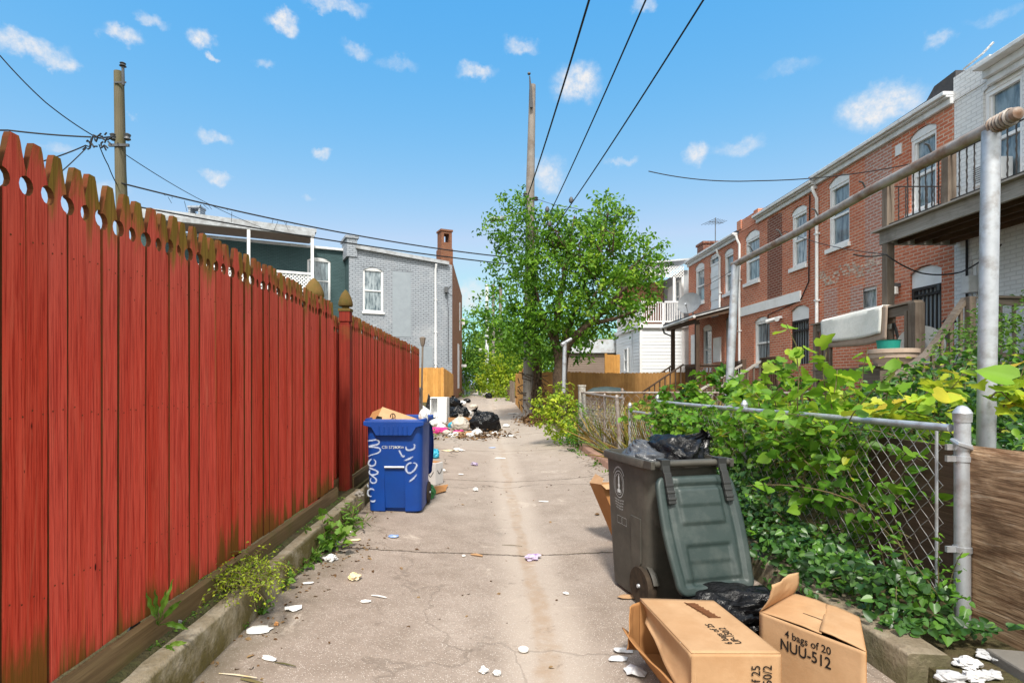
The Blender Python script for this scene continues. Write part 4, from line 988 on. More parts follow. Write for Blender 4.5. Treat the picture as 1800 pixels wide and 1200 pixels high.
m = MB(); m.tube([(x0 - .06, 26.2, 3.8), (x0 - .06, 26.2, 1.6)], .02, 5); m.box((x0 - .14, 26.0, 1.35), (x0 - .03, 26.4, 1.62)); m.build('meter_pipe', M['greypanel'], hs_)
sh = thing('brown_shed', 'low brown sided outbuilding behind the board fence, left of the white sided house', 'shed', (5.8, 31, .3))
m = MB()
for k in range(10):
    z = 1.75 + k * .13; m.add([(4.35, 30 - .014, z), (8.4, 30 - .014, z), (8.4, 30, z + .129), (4.35, 30, z + .129)], [(0, 1, 2, 3)]); m.add([(4.336, 34, z), (4.336, 30 - .014, z), (4.35, 30, z + .129), (4.35, 34, z + .129)], [(0, 1, 2, 3)])
m.build('siding', M['brownsiding'], sh)
m = MB(); m.box((4.4, 30.5, .3), (8.4, 34, 3.0)); m.build('wall', M['darkwood'], sh)
m = MB(); m.prism([(4.1, 3.02), (8.6, 3.02), (8.3, 3.75), (5.6, 3.75)], (0, 29.8, 0), (1, 0, 0), (0, 0, 1), (0, -1, 0), 4.6); m.build('roof', M['tin'], sh)
m = MB()
for x in (4.45, 5.4, 6.9, 8.2): m = MB(); m.box((x - .05, 30.02, .3), (x + .05, 30.12, 1.76)); m.build('post', M['white2'], sh)

# ---------------------------------------------------------------- grey and green brick houses on the left
C0 = Vector((-1.94, 31.0, 0)); C1 = Vector((-7.2, 28.6, 0)); dl = (C1 - C0).normalized(); nl = Vector((dl.y, -dl.x, 0))
if nl.y > 0: nl = -nl
FG = Facade(C0, dl, nl); LG = (C1 - C0).length
hg = thing('grey_house', 'pale grey painted brick house left of the alley with blocked window', 'house', (-4.5, 30, .3))
m = MB(); wr = FG.rect(638, 674, 470, 548); FG.wall(m, 0, LG, .2, 8.05, [wr]); m.build('wall', M['brickgrey'], hg)
window(hg, FG, wr, head=.1)
bl = FG.rect(690, 722, 478, 592); m = MB(); FG.bar(m, *bl, .002, .012); m.build('blocked_window', M['greywall'], hg)
bl = FG.rect(735, 760, 608, 660); m = MB(); FG.bar(m, *bl, .002, .012); m.build('blocked_door', M['greywall'], hg)
for (x0_, x1_, yy) in ((635, 677, 470), (687, 725, 476)):
    m = MB(); a, b = sorted((FG.u(x0_), FG.u(x1_))); zz = FG.z((x0_ + x1_) / 2, yy)
    for k in range(10):
        f = (k + .5) / 10; FG.bar(m, a + (b - a) * (k + .08) / 10, a + (b - a) * (k + .92) / 10, zz + .06 * math.sin(math.pi * f) - .02, zz + .26 + .06 * math.sin(math.pi * f), .004, .014)
    m.build('brick_arch', M['brickgrey'], hg)
m = MB(); m.prism([(.25, 8.02), (LG - .35, 8.42), (LG - .35, 8.62), (.25, 8.2)], FG.pt(0, 0, .2), FG.d, (0, 0, 1), FG.n, .2); m.build('cornice', M['porchgrey'], hg)
m = MB(); m.prism([(0.0, 8.05), (LG, 8.05), (LG, 8.45), (0.0, 8.06)], FG.pt(0, 0, -.002), FG.d, (0, 0, 1), FG.n, .22); FG.bar(m, LG - .42, LG + .12, 8.0, 8.95, -1.4, .06); FG.bar(m, LG - .5, LG + .2, 8.95, 9.08, -1.5, .12); m.build('parapet', M['brickgrey'], hg)
bc = Vector((-1.94, 43.0, 0)); bk = Vector((-9, 41, 0))
m = MB(); m.quad((-1.94, 31, .2), (-1.94, 43.5, .2), (-1.94, 43.5, 8.3), (-1.94, 31, 8.3)); m.build('side_wall', M['brickorange'], hg)
m = MB(); m.quad((-1.94, 43.5, .2), (-8, 41, .2), (-8, 41, 8.3), (-1.94, 43.5, 8.3)); m.quad((-8, 41, .2), (C1.x, C1.y, .2), (C1.x, C1.y, 8.3), (-8, 41, 8.3)); m.build('rear_wall', M['brickgrey'], hg)
m = MB(); m.add([(C0.x, C0.y, 8.04), (C1.x, C1.y, 8.4), (-8, 41, 8.6), (-1.94, 43.5, 8.3)], [(0, 1, 2, 3)]); m.build('roof', M['roof'], hg)
m = MB()
for (zb, y) in ((5.1, 39.0), (1.0, 36.5), (1.0, 37.6)): m.tube([(-1.91, y, zb), (-1.91, y, zb + (3.0 if zb < 2 else 2.0))], .05, 6)
m.build('conduit', M['white2'], hg)
m = MB(); m.box((-1.93, 42.6, 5.9), (-1.70, 42.9, 6.4)); m.build('wall_lamp', M['white'], hg)
m = MB(); m.box((-1.93, 42.2, 2.6), (-1.55, 42.6, 2.8)); m.build('awning', M['white'], hg)
downspout(hg, FG, FG.u(765), 1.6, 8.0, r=.06)
m = MB(); q = C0 + Vector((-.42, .25, 0)); e1, e2 = dl, nl
def cb(a, b, c, d, z0, z1): m.obox(q + e1 * (a + b) / 2 + e2 * (c + d) / 2 + Vector((0, 0, (z0 + z1) / 2)), e1 * (b - a) / 2, e2 * (d - c) / 2, Vector((0, 0, (z1 - z0) / 2)))
cb(-.36, .36, -.5, .3, 8.0, 9.0); cb(-.32, .32, -.42, .25, 9.0, 9.35); cb(-.32, -.16, -.42, .25, 9.35, 9.85); cb(.16, .32, -.42, .25, 9.35, 9.85); cb(-.32, .32, -.42, .25, 9.85, 9.98); cb(-.37, .37, -.47, .30, 9.98, 10.08)
m.build('chimney', M['chim'], hg)
m = MB(); q = FG.pt(FG.u(784), 6.6, .05); m.box(q + Vector((-.1, -.2, -.15)), q + Vector((.1, .05, .15))); m.tube([q, q + Vector((.3, -.2, .2))], .03, 5); m.tube([q, q + Vector((.1, 0, -1.0)), q + Vector((.1, 0, -4))], .02, 5); m.build('meter_box', M['darkmetal'], hg)

D0 = C1 - nl * 1.15; FP = Facade(D0, dl, nl)
hp = thing('porch_house', 'dark green brick house with white open upper porch, behind the red fence', 'house', (-9.5, 28.5, .3))
wr = FP.rect(540, 581, 452, 530); m = MB(); FP.wall(m, -.3, 9.5, .2, 8.55, [wr]); m.build('wall', M['brickgreen'], hp)
window(hp, FP, wr, head=.12)
m = MB(); m.quad(C1 + Vector((0, 0, .2)), FP.pt(0, .2), FP.pt(0, 8.9), C1 + Vector((0, 0, 8.9))); m.build('party_wall', M['brickgreen'], hp)
m = MB(); FP.bar(m, -.2, 9.5, 8.5, 8.62, -.3, .15); m.build('cornice', M['white2'], hp)
ua, ub = FP.u(548), FP.u(345)
PO = 2.0; FQ = Facade(D0 + nl * PO, dl, nl); u1_, u2_ = FQ.u(549), FQ.u(437); zt_, zr_ = FQ.z(549, 402), FQ.z(505, 476)
m = MB(); m.prism([(u1_ - .2, zt_ - .16), (9.5, zt_ - .16), (9.5, zt_ + .12), (u1_ - .2, zt_ + .02)], FP.pt(0, 0, PO), FP.d, (0, 0, 1), FP.n, PO); m.build('porch_roof', M['porchgrey'], hp)
m = MB(); FP.bar(m, u1_ - .12, 9.5, zt_ - .36, zt_ - .17, PO - .14, PO + .03); m.build('beam', M['porchgrey'], hp)
m = MB(); FP.bar(m, u1_ - .1, 9.4, zt_ - .28, zt_ - .18, .01, PO - .16); m.build('ceiling', M['brownsiding'], hp)
for uu in (u1_, u2_, 2 * u2_ - u1_): m = MB(); FP.bar(m, uu - .07, uu + .07, zr_ - 1.1, zt_ - .365, PO - .13, PO + .01); m.build('post', M['white'], hp)
m = MB(); FP.bar(m, u1_ - .1, 9.4, zr_ - 1.35, zr_ - 1.1, .02, PO + .02); m.build('porch_floor', M['white2'], hp)
m = MB(); FP.bar(m, u1_ + .08, 9.4, zr_ - .11, zr_, PO - .1, PO); FP.bar(m, u1_ + .08, 9.4, zr_ - .95, zr_ - .88, PO - .09, PO - .02); m.build('handrail', M['white'], hp)
m = MB(); lattice(m, FP.pt(u1_ + .08, zr_ - .88, PO - .05), FP.d, (0, 0, 1), 7.6, .77, .17, .05); m.build('lattice', M['white'], hp)
m = MB(); FP.bar(m, 4.9, 6.2, 5.3, 7.6, .01, .05); m.build('door', M['darkwood'], hp)
m = MB(); FP.bar(m, 3.2, 9.0, .3, zr_ - 1.36, .02, PO); m.build('lower_porch', M['white2'], hp)
body(hp, [tuple(FP.pt(-.3, 0)[:2]), tuple(FP.pt(9.5, 0)[:2]), tuple(FP.pt(9.5, 0, -10)[:2]), tuple(FP.pt(-.3, 0, -10)[:2])], .2, 8.5, 'brickgreen', 'side_wall', skip=0)
q = P(346, 381, 27); m = MB(); m.box(q + Vector((-.28, -.25, -1.2)), q + Vector((.28, .25, -.1))); 
for sx in (-.24, .24): m.box(q + Vector((sx - .05, -.25, -.1)), q + Vector((sx + .05, .25, .36)))
m.box(q + Vector((-.32, -.28, .36)), q + Vector((.32, .28, .46))); m.build('chimney', M['brickgrey'], hp)
sb = thing('pale_shed', 'small pale blue metal shed beyond the grey house, far down the alley', 'shed', (-1.9, 47, .3))
m = MB(); m.box((-3.4, 46, .25), (-1.45, 49, 1.75)); m.build('wall', plain('pale_blue_metal', (.42, .50, .56), (.34, .40, .45), .5, scale=4, rv=.02), sb)
m = MB(); m.prism([(-3.5, 1.76), (-1.35, 1.76), (-2.4, 2.3)], (0, 45.9, 0), (1, 0, 0), (0, 0, 1), (0, -1, 0), 3.2); m.build('roof', M['greypanel'], sb)
m = MB(); m.box((-2.9, 45.96, .3), (-2.0, 45.995, 1.6)); m.build('door', M['white2'], sb)
# ---------------------------------------------------------------- chain-link fences, plywood, clothes frames
def fx(Y): return 2.45 - (Y - 2.85) * .055          # line of the chain-link fence along the alley
def chainmesh(m, p, q, z0, z1, pitch=.046, r=.0023, sag=.0):
    """woven diamond mesh: zigzag wires that pass in front of and behind each other"""
    p, q = Vector(p), Vector(q); L = (q - p).length; d = (q - p) / L; n = Vector((-d.y, d.x, 0)); k = int(L / pitch); h = pitch * 1.1; rows = int((z1 - z0) / h)
    for i in range(k + 1):
        pts = []
        for j in range(rows + 1):
            s = (i + (1.03 if ((i + j) % 2) else -.03)) * pitch; s = min(max(s, 0), L); w = .006 * math.sin(s * 3 + j * .5)
            pts.append(p + d * s + n * ((.003 if j % 2 else -.003) + w * .6) + Vector((0, 0, z0 + j * h)))
        m.tube(pts, r, 4, cap=False, smooth=False)
def clamp_band(m, c, r, h=.03):
    c = Vector(c); m.lathe([(r, 0), (r + .006, .001), (r + .006, h - .001), (r, h)], c, 16); m.box(c + Vector((-r - .05, -.008, 0)), c + Vector((-r, .008, h)))
cf = thing('chain_link_fence', 'near chain-link fence overgrown by vines behind the grey-green cart', 'fence', (2.4, 2.85, .1))
def cpost(par, x, y, z0, z1, r, mat='galv', lean=(0, 0), nm='post'):
    m = MB(); a = Vector((x, y, z0)); b = Vector((x + lean[0], y + lean[1], z1)); m.tube([a, a.lerp(b, .5), b], r, 18)
    o = m.build(nm, M[mat], par); c = MB()
    c.lathe([(r + .005, -.045), (r + .006, -.005), (r + .008, 0), (r * .95, .02), (r * .55, .036), (.0001, .042)], b, 18); c.build('post_cap', M[mat], o); return o
pm = cpost(cf, 2.475, 2.84, -.05, 1.24, .035)
m = MB()
for z in (1.05, .99, .52): m = MB(); clamp_band(m, (2.475, 2.84, z), .035); m.build('tension_band', M['galv'], pm)
m = MB(); m.tube([(2.44, 2.86, 1.10), (2.42, 2.80, 1.085), (2.50, 2.795, 1.06), (2.53, 2.84, 1.04)], .012, 6)
m.build('tie_strap', M['galv'], pm)
m = MB(); m.tube([(fx(2.93) - .03, 2.93, .22), (fx(2.93) - .03, 2.93, 1.14)], .008, 6); m.build('tension_bar', M['galv'], cf)
m = MB(); m.tube([(fx(2.88), 2.88, 1.16), (fx(4), 4, 1.158), (fx(5.6), 5.6, 1.15), (fx(7.15), 7.15, 1.15)], .021, 12); m.build('top_rail', M['galv'], cf)
m = MB(); chainmesh(m, (fx(2.93), 2.93, 0), (fx(7.15), 7.15, 0), .24, 1.165); m.build('wire_mesh', M['mesh'], cf)
for yy in (5.0, 7.15): cpost(cf, fx(yy) + .03, yy, .1, 1.2, .024)
cg = thing('chain_link_gate', 'small grey chain-link gate beyond the grey-green cart', 'gate', (2.2, 7.7, .1))
for yy in (7.24, 8.2): cpost(cg, fx(yy), yy, .12, 1.06, .024)
m = MB(); m.tube([(fx(7.24), 7.24, .98), (fx(8.2), 8.2, .97)], .018, 8); m.tube([(fx(7.24), 7.24, .22), (fx(8.2), 8.2, .22)], .018, 8); m.build('gate_rail', M['galv'], cg)
m = MB(); chainmesh(m, (fx(7.27), 7.27, 0), (fx(8.17), 8.17, 0), .22, .97, r=.003); m.build('wire_mesh', M['mesh'], cg)
cz = thing('chain_link_fence', 'farther rusty chain-link fence with dry grass behind, running to the peeling post', 'fence', (2.0, 9.5, .1))
cpost(cz, fx(8.55) - .03, 8.55, .1, 1.17, .032, 'galvrust', lean=(-.06, .02)); cpost(cz, fx(9.6), 9.6, .1, 1.17, .022, 'galvrust')
m = MB(); m.tube([(fx(8.5), 8.5, 1.15), (fx(11.4), 11.4, 1.19)], .02, 8); m.build('top_rail', M['galvrust'], cz)
m = MB(); chainmesh(m, (fx(8.5), 8.5, 0), (fx(11.4), 11.4, 0), .16, 1.17, r=.003); m.build('wire_mesh', M['mesh'], cz)
pm = MB(); pm.box((1.93, 11.35, 0), (2.06, 11.48, 1.32)); pm.box((1.92, 11.34, 1.32), (2.07, 11.49, 1.35)); pm.build('end_post', plain('peeling_painted_wood', (.48, .47, .43), (.20, .16, .12), .85, scale=18, var=1, bump=.4), cz)
ch = thing('chain_link_fence', 'chain-link fence crossing the yards before the long tan board fence', 'fence', (4, 11.45, .1))
m = MB(); m.tube([(2.05, 11.42, 1.19), (6.6, 11.42, 1.18)], .022, 8); m.build('top_rail', M['galvrust'], ch)
m = MB(); chainmesh(m, (2.05, 11.42, 0), (6.6, 11.42, 0), .16, 1.17, pitch=.09, r=.003); m.build('wire_mesh', M['mesh'], ch)
for xx in (2.85, 4.5, 6.5): cpost(ch, xx, 11.45, .1, 1.24, .028, 'galvrust')

pw = thing('plywood_board', 'warped weathered plywood sheet closing the fence at the right edge', 'board', (2.53, 2.2, .05))
m = MB(); m.grid(lambda u, v: Vector((2.505 + .012 * math.sin(v * 5 + u * 3) + .03 * (1 - v) * u, 2.88 - 1.75 * u, .075 + (1.0 + .02 * u) * v + (.025 * mnoise.noise(Vector((u * 9, 3, 0))) if v < .05 else 0))), 24, 14)
o = m.build('plywood_sheet', M['ply'], pw, solid=.016)
bb = thing('plywood_board', 'dark shaded board standing behind the chain-link mesh next to the near post', 'board', (2.6, 3.2, .1)); m = MB(); m.box((2.62, 2.95, .16), (2.64, 3.75, 1.04)); m.build('plywood_sheet', M['darkwoodU'], bb)  # plywood in shade; the shade is put into its dark wood colour
m = MB(); m.box((2.53, 1.0, .98), (2.57, 2.82, 1.06)); m.build('batten', M['redcurb'], pw)

def tframe(name, label, x0, y0, x1, y1, zt, r0, r1, foot0, foot1):
    """clothes-line frame: two pipe posts with a pipe laid across and small line hooks"""
    t = thing(name, label, 'clothes frame', (x0, y0, 0)); a, b = Vector((x0, y0, zt)), Vector((x1, y1, zt)); d = (b - a).normalized()
    m = MB(); m.tube([(foot0, y0, -.1), (x0, y0, zt - .02)], r0, 20); m.build('post', M['galv'], t)
    m = MB(); m.tube([(foot1, y1, -.1), (x1, y1, zt - .02)], r0 * 1.1, 20); m.build('post', M['galv'], t)
    m = MB(); m.tube([a - d * .16, a, a.lerp(b, .3) + Vector((0, 0, .012)), a.lerp(b, .6) + Vector((.01, 0, -.01)), b + d * .08], r1, 16); o = m.build('cross_pipe', M['galvrust'], t)
    m = MB()
    for k in range(6): q = a - d * (.13 - k * .022); m.tube([q + Vector((math.cos(x) * (r1 + .007), 0, math.sin(x) * (r1 + .007))) for x in [i * math.tau / 12 for i in range(13)]], .009, 5)
    m.lathe([(r1 + .004, 0), (r1 * .9, .02), (.0001, .035)], a - d * .16, 16, (-d).to_track_quat('Z', 'Y').to_matrix()); m.build('wire_wrap', M['galvrust'], o)
    m = MB()
    for k in range(5): q = a.lerp(b, .12 + k * .185) + Vector((0, 0, r1)); m.tube([q - Vector((0, 0, .02)), q + Vector((-.05, -.02, .045)), q + Vector((-.085, -.03, .05))], .007, 6)
    m.build('line_hook', M['darkmetal'], o)
tframe('clothes_line_frame', 'tall grey pipe clothes-line frame standing in the right-hand yard', 3.05, 3.3, 3.235, 7.09, 2.94, .046, .038, 3.0, 3.08)
t2 = thing('clothes_pole', 'short leaning pipe clothes pole with stub crossbar, by the tree trunk', 'pole', (2.15, 14.8, .2))
m = MB(); m.tube([P(991, 690, 14.8), P(993, 600, 14.8)], .055, 10); m.build('post', M['galv'], t2)
m = MB(); m.tube([P(987, 606, 14.75), P(1004, 596, 14.9)], .05, 10); m.build('crossbar', M['galv'], t2)

# ---------------------------------------------------------------- utility poles and cables
up = thing('utility_pole', 'tall weathered grey utility pole by the alley tree, iron bracket on top', 'utility pole', (1.5, 19.8, .1))
pts = [P(928, 742, 19.8), P(929, 650, 19.8), P(931, 480, 19.8), P(932, 330, 19.8), P(935, 200, 19.8), P(936, 150, 19.8)]
m = MB(); m.tube(pts, [.20, .19, .175, .155, .125, .115], 16); m.build('trunk', M['pole'], up)
m = MB(); m.tube([P(934, 190, 19.6), P(933, 160, 19.6), P(931, 134, 19.6)], [.06, .05, .02], 8); m.lathe([(.03, 0), (.06, .03), (.05, .08), (.02, .1)], P(930, 132, 19.6), 10); m.build('insulator_pin', M['darkmetal'], up)
m = MB()
for (px, py) in ((923, 342), (923, 352), (942, 349)): m.lathe([(.04, -.08), (.09, -.06), (.05, -.02), (.09, .02), (.05, .06), (.03, .08)], P(px, py, 19.6), 10)
m.build('insulator', M['darkmetal'], up)
m = MB(); m.tube([P(930, 372, 19.7), P(900, 378, 19.2), P(884, 382, 18.9)], .035, 7); q = P(876, 385, 18.8); m.obox(q, (.28, 0, .02), (0, .13, 0), (0, 0, .055)); m.build('street_lamp', M['greypanel'], up, bevel=.03)
lp = thing('utility_pole', 'bare mossy brown utility pole rising behind the red fence', 'utility pole', (-9.4, 14, .2))
m = MB(); m.tube([P(222, 700, 14), P(216, 400, 14), P(212, 300, 14), P(209, 127, 14)], [.15, .14, .13, .115], 14); m.build('trunk', M['poleG'], lp)
m = MB(); m.tube([P(217, 150, 13.85), P(216, 118, 13.85)], .035, 6); m.lathe([(.03, 0), (.085, .02), (.05, .06), (.075, .09), (.03, .12)], P(216, 118, 13.85), 10); m.box(P(200, 146, 13.85), P(222, 144, 13.87)); m.build('insulator_pin', M['darkmetal'], lp)
m = MB()
for px in (199, 224): m.lathe([(.04, -.09), (.085, -.06), (.06, 0), (.085, .06), (.04, .09)], P(px, 241, 13.9), 8)
m.box(P(190, 257, 13.85), P(228, 254, 13.9)); m.build('insulator', M['darkmetal'], lp)

def cable(label, pts, r=.012, sag=0.0, n=14, fuzz=0):
    pts = [Vector(p) for p in pts]; out = []
    for a, b in zip(pts, pts[1:]):
        for k in range(n):
            f = k / n; out.append(a.lerp(b, f) - Vector((0, 0, sag * 4 * f * (1 - f))))
    out.append(pts[-1]); m = MB(); m.tube(out, r, 6)
    for k in range(fuzz):
        q = random.choice(out[n // 12:n // 3 + 2]); q = q + Vector((random.uniform(-.2, .2), 0, -.02)); m.tube([q, q + Vector((random.uniform(-.15, .15), 0, random.uniform(-.3, .02)))], .006, 4)
    return tag(m.build('cable', M['cable']), label, 'cable', 'overhead cables')
def ext(a, b, Y):                                   # the cable's run extended to depth Y
    a, b = Vector(a), Vector(b); return a + (b - a) * ((Y - a.y) / (b.y - a.y))
A0 = P(925, 352, 19.6); B0 = P(958, 392, 19.6); E0 = P(945, 440, 19.6)
cable('thick overhead cable meeting the weathered pole highest, leftmost of the three from overhead', [A0, ext(A0, P(1021, 0, 9.4), -6)], .019, .5, 40)
cable('overhead cable in the middle of the three that cross the sky above the tree', [P(925, 470, 19.6), B0, ext(B0, P(1116, 0, 9.4), -6)], .015, .45, 40)
cable('overhead cable running lowest into the tree, rightmost of the three from overhead', [E0, ext(E0, P(1199, 0, 8.0), -5)], .014, .5, 40)
m = MB()
for (px, py, Y) in ((962, 368, 17.6), (966, 394, 17.6), (1004, 352, 16)): m.lathe([(.01, -.1), (.06, -.06), (.07, .02), (.03, .09), (.005, .1)], P(px, py, Y), 8)
tag(m.build('cable_splice', M['darkmetal']), 'dark cable splice cans hanging just above the tree crown', 'cable splice')
cable('upper long cable from the mossy pole behind the red fence to the alley tree', [P(213, 322, 13.9), P(892, 452, 19.6)], .020, .22, 30, 16)
cable('lower long cable passing just above the grey house roof to the alley tree', [P(213, 358, 13.9), P(892, 464, 19.6)], .020, .12, 30)
cable('thin cable slanting down from the mossy pole to the porch house roof', [P(221, 272, 13.9), P(360, 355, 20), P(470, 404, 27)], .011, .05)
cable('cable coming in from the upper left corner to the knot of wires', [P(-60, 48, 10.5), P(0, 98, 11), P(80, 180, 11.6), P(163, 238, 12.4)], .012, .03)
cable('thick cable level with the first fence tip, running to the knot of wires', [P(-60, 224, 11.5), P(14, 229, 12), P(160, 241, 12.4)], .018, .02)
cable('short cable dropping left from the knot of wires behind the fence tips', [P(150, 256, 12.4), P(70, 285, 11)], .014, .02)
cable('short cable dropping steeply from the knot of wires behind the fence', [P(152, 260, 12.4), P(110, 300, 11)], .012, .01)
cable('dangling cable hanging from the knot of wires to the mossy pole', [P(174, 254, 12.5), P(190, 290, 13), P(206, 325, 13.9)], .012, .03)
kn = MB(); kn.tube([P(150, 256, 12.4), P(158, 258, 12.4), P(163, 240, 12.4), P(175, 243, 12.5), P(192, 241, 13.2), P(203, 241, 13.8)], .02, 6)
for k in range(26): q = P(random.uniform(148, 190), random.uniform(237, 262), 12.4); kn.tube([q, q + Vector((random.uniform(-.12, .12), 0, random.uniform(-.12, .1)))], .018, 5)
tag(kn.build('wire_knot', M['cable']), 'tangled knot of dark wires left of the mossy utility pole', 'wire knot')
cable('thin cable from the weathered pole to the brick row roof', [P(942, 349, 19.6), P(1010, 366, 17), P(1115, 383, 14.5)], .009, .05)
cable('thin cable crossing the blue sky towards the nearest brick house', [P(1140, 301, 12), P(1330, 318, 11.2), FR.pt(11.5, 6.0, .05)], .010, .08)
cable('slack black cable slung under the upper deck to the white house', [P(1500, 447, 10.2), P(1557, 447, 10.1), P(1620, 480, 10), P(1690, 478, 9.9), P(1760, 430, 9)], .013, .04)
cable('thin cable along the face of the brick row at the upper window sills', [FR.pt(20.5, 5.0, .8), FR.pt(15, 5.55, .8), P(1560, 447, 10.1)], .009, .1)
for k, (px, Y, x1) in enumerate(((856, 62, 'pale'), (867, 70, 'grey'), (880, 52, 'grey'))):
    o = thing('utility_pole', ('slim pale pole with a lamp arm, leftmost of three far down the alley', 'slim grey pole in the middle of three far down the alley', 'slim grey pole, rightmost of three far down the alley')[k], 'utility pole', (P(px, 690, Y)[0], Y, .2), 'far poles at the end of the alley')
    m = MB(); m.tube([P(px, 695, Y), P(px, 500, Y)], .20 if k < 2 else .17, 8); m.build('trunk', M['white2'] if k == 0 else M['pole'], o)
    if k == 0: m = MB(); m.tube([P(856, 615, Y), P(845, 614, Y - 1)], .06, 6); m.box(P(841, 617, Y - 1), P(847, 613, Y - .5)); m.build('lamp_arm', M['white2'], o)

# ---------------------------------------------------------------- trees
def limb(m, pts, r0, r1, n=8):
    k = len(pts); m.tube(pts, [r0 + (r1 - r0) * i / (k - 1) for i in range(k)], n)
tr = thing('alley_tree', 'large leafy green tree with forked trunk behind the chain-link fence', 'tree', (2.6, 19, .2))
m = MB(); T0 = P(982, 725, 18.6)
limb(m, [T0, P(986, 690, 18.6), P(984, 660, 18.6), P(988, 630, 18.6)], .30, .22, 12)
limb(m, [P(986, 640, 18.6), P(1000, 600, 18.4), P(1035, 570, 18.2), P(1075, 535, 18), P(1105, 500, 18)], .19, .05)
limb(m, [P(984, 645, 18.6), P(975, 590, 18.7), P(985, 520, 18.6), P(1000, 440, 18.6), P(1010, 380, 18.6)], .17, .03)
limb(m, [P(986, 620, 18.6), P(1005, 560, 19), P(1030, 490, 19.2), P(1060, 420, 19.2), P(1070, 370, 19.2)], .13, .03)
limb(m, [P(978, 610, 18.6), P(955, 560, 18.4), P(940, 500, 18.2)], .10, .03)
limb(m, [P(1035, 570, 18.2), P(1080, 560, 17.6), P(1120, 545, 17.2)], .09, .025)
limb(m, [P(1075, 535, 18), P(1110, 470, 18.2), P(1150, 435, 18.4)], .07, .02)
for k in range(26):
    a = P(random.uniform(960, 1080), random.uniform(420, 570), random.uniform(17.6, 19.4)); limb(m, [a, a + Vector((random.uniform(-.5, .5), random.uniform(-.4, .4), random.uniform(.3, .8))), a + Vector((random.uniform(-1, 1), random.uniform(-.8, .8), random.uniform(.6, 1.6)))], .035, .008, 5)
m.build('trunk', M['bark'], tr)
def cl(px, py, rp, Y, ry=1.0, squash=.85): r = rp * Y / F; return (tuple(P(px, py, Y)), (r, r * ry, r * squash))
CR = [cl(1000, 420, 42, 18.6), cl(1066, 375, 26, 19), cl(1072, 402, 36, 19), cl(1040, 440, 50, 18.4), cl(985, 470, 52, 18.4), cl(1085, 455, 50, 18.8), cl(1035, 505, 55, 18), cl(1095, 520, 42, 18),
      cl(1122, 470, 34, 18.2), cl(1146, 438, 16, 18.3), cl(1150, 488, 24, 17.8), cl(1125, 540, 22, 17.4), cl(985, 540, 42, 18.2), cl(1050, 548, 36, 18.4), cl(1010, 590, 30, 18.6), cl(1105, 572, 14, 17.6), cl(960, 590, 30, 18.6), cl(975, 396, 20, 18.8), cl(1030, 612, 16, 19), cl(1050, 352, 9, 19), cl(1090, 392, 14, 19), cl(1108, 420, 12, 18.6)]
q, d, t = crown(CR, 118, 12, .50)
leaves('crown', M['leaf_tree'], tr, q, .145, 'oval', .22, d, t, .3, .35, .3)
vp = thing('climbing_vine', 'leafy vine climbing the weathered utility pole, left of the tree crown', 'vine', (1.5, 19.6, .1))
VC = [cl(905, 368, 26, 18.9), cl(900, 405, 34, 18.8), cl(868, 408, 18, 18.7), cl(930, 420, 42, 18.8), cl(925, 380, 24, 18.9), cl(900, 460, 38, 18.6), cl(938, 470, 42, 18.8), cl(890, 510, 32, 18.5), cl(925, 530, 42, 18.6), cl(868, 545, 26, 18.3), cl(900, 570, 44, 18.5), cl(858, 580, 26, 18.2), cl(880, 600, 28, 18.4),
      cl(930, 600, 36, 18.7), cl(850, 560, 14, 18.2), cl(935, 560, 36, 18.6), cl(912, 625, 22, 18.7), cl(945, 632, 20, 18.8)]
q, d, t = crown(VC, 100, 12, .46)
leaves('foliage', M['leaf_tree'], vp, q, .13, 'oval', .22, d, t * .85, .3, .35, .35)
m = MB()
for k in range(8):
    pts = [P(random.uniform(934, 952) - i * .5, 735 - i * 42, 19.8 - random.uniform(.10, .2)) for i in range(9)]; m.tube(pts, [.05 - .004 * i for i in range(9)], 5)
for k in range(90):
    a = P(random.choice((914, 940, 950)) + random.uniform(-6, 12), random.uniform(650, 738), 19.6); m.tube([a, a + Vector((random.uniform(-.2, .4), random.uniform(-.2, .1), random.uniform(-.35, .1)))], .022, 4)
m.build('stem', M['bark'], vp)
def far_tree(label, clumps, base, h, mat='leaf_far', dens=26, size=.30, shape='oval', per=12, nm='tree', cat='tree', grp='trees at the far end of the alley', sp=.9):
    t = thing(nm, label, cat, base, grp); m = MB(); b = Vector(base); limb(m, [b, b + Vector((.1, 0, h * .4)), b + Vector((-.1, .1, h * .8))], h * .026 + .03, .03)
    for k in range(7): a = b + Vector((0, 0, h * random.uniform(.3, .6))); limb(m, [a, a + Vector((random.uniform(-1, 1), random.uniform(-1, 1), 1)) * h * .2], .05, .015, 5)
    m.build('trunk', M['bark'], t); q, d, tt = crown(clumps, dens, per, sp); leaves('crown', M[mat], t, q, size, shape, .35, d, tt, .3, .4, .25)
far_tree('tall light green tree leaning out over the alley just past the brick corner', [cl(826, 620, 22, 46), cl(822, 585, 16, 46), cl(838, 655, 24, 46), cl(822, 668, 12, 46), cl(828, 555, 9, 46)], (-1.9, 48, .3), 6, size=.26, dens=60)
far_tree('round dark tree closing the far end of the alley', [cl(860, 628, 34, 74), cl(845, 640, 26, 76), cl(880, 645, 34, 74), cl(862, 668, 26, 74)], (.6, 75, .3), 7, size=.34, dens=34)
far_tree('bright bushy tree right of the alley in front of the three far poles', [cl(880, 655, 26, 42), cl(893, 668, 22, 40), cl(870, 672, 20, 42), cl(905, 645, 24, 40), cl(880, 685, 20, 40), cl(905, 690, 16, 38)], (1.5, 41, .35), 3, 'leaf_lime', size=.22, dens=75)
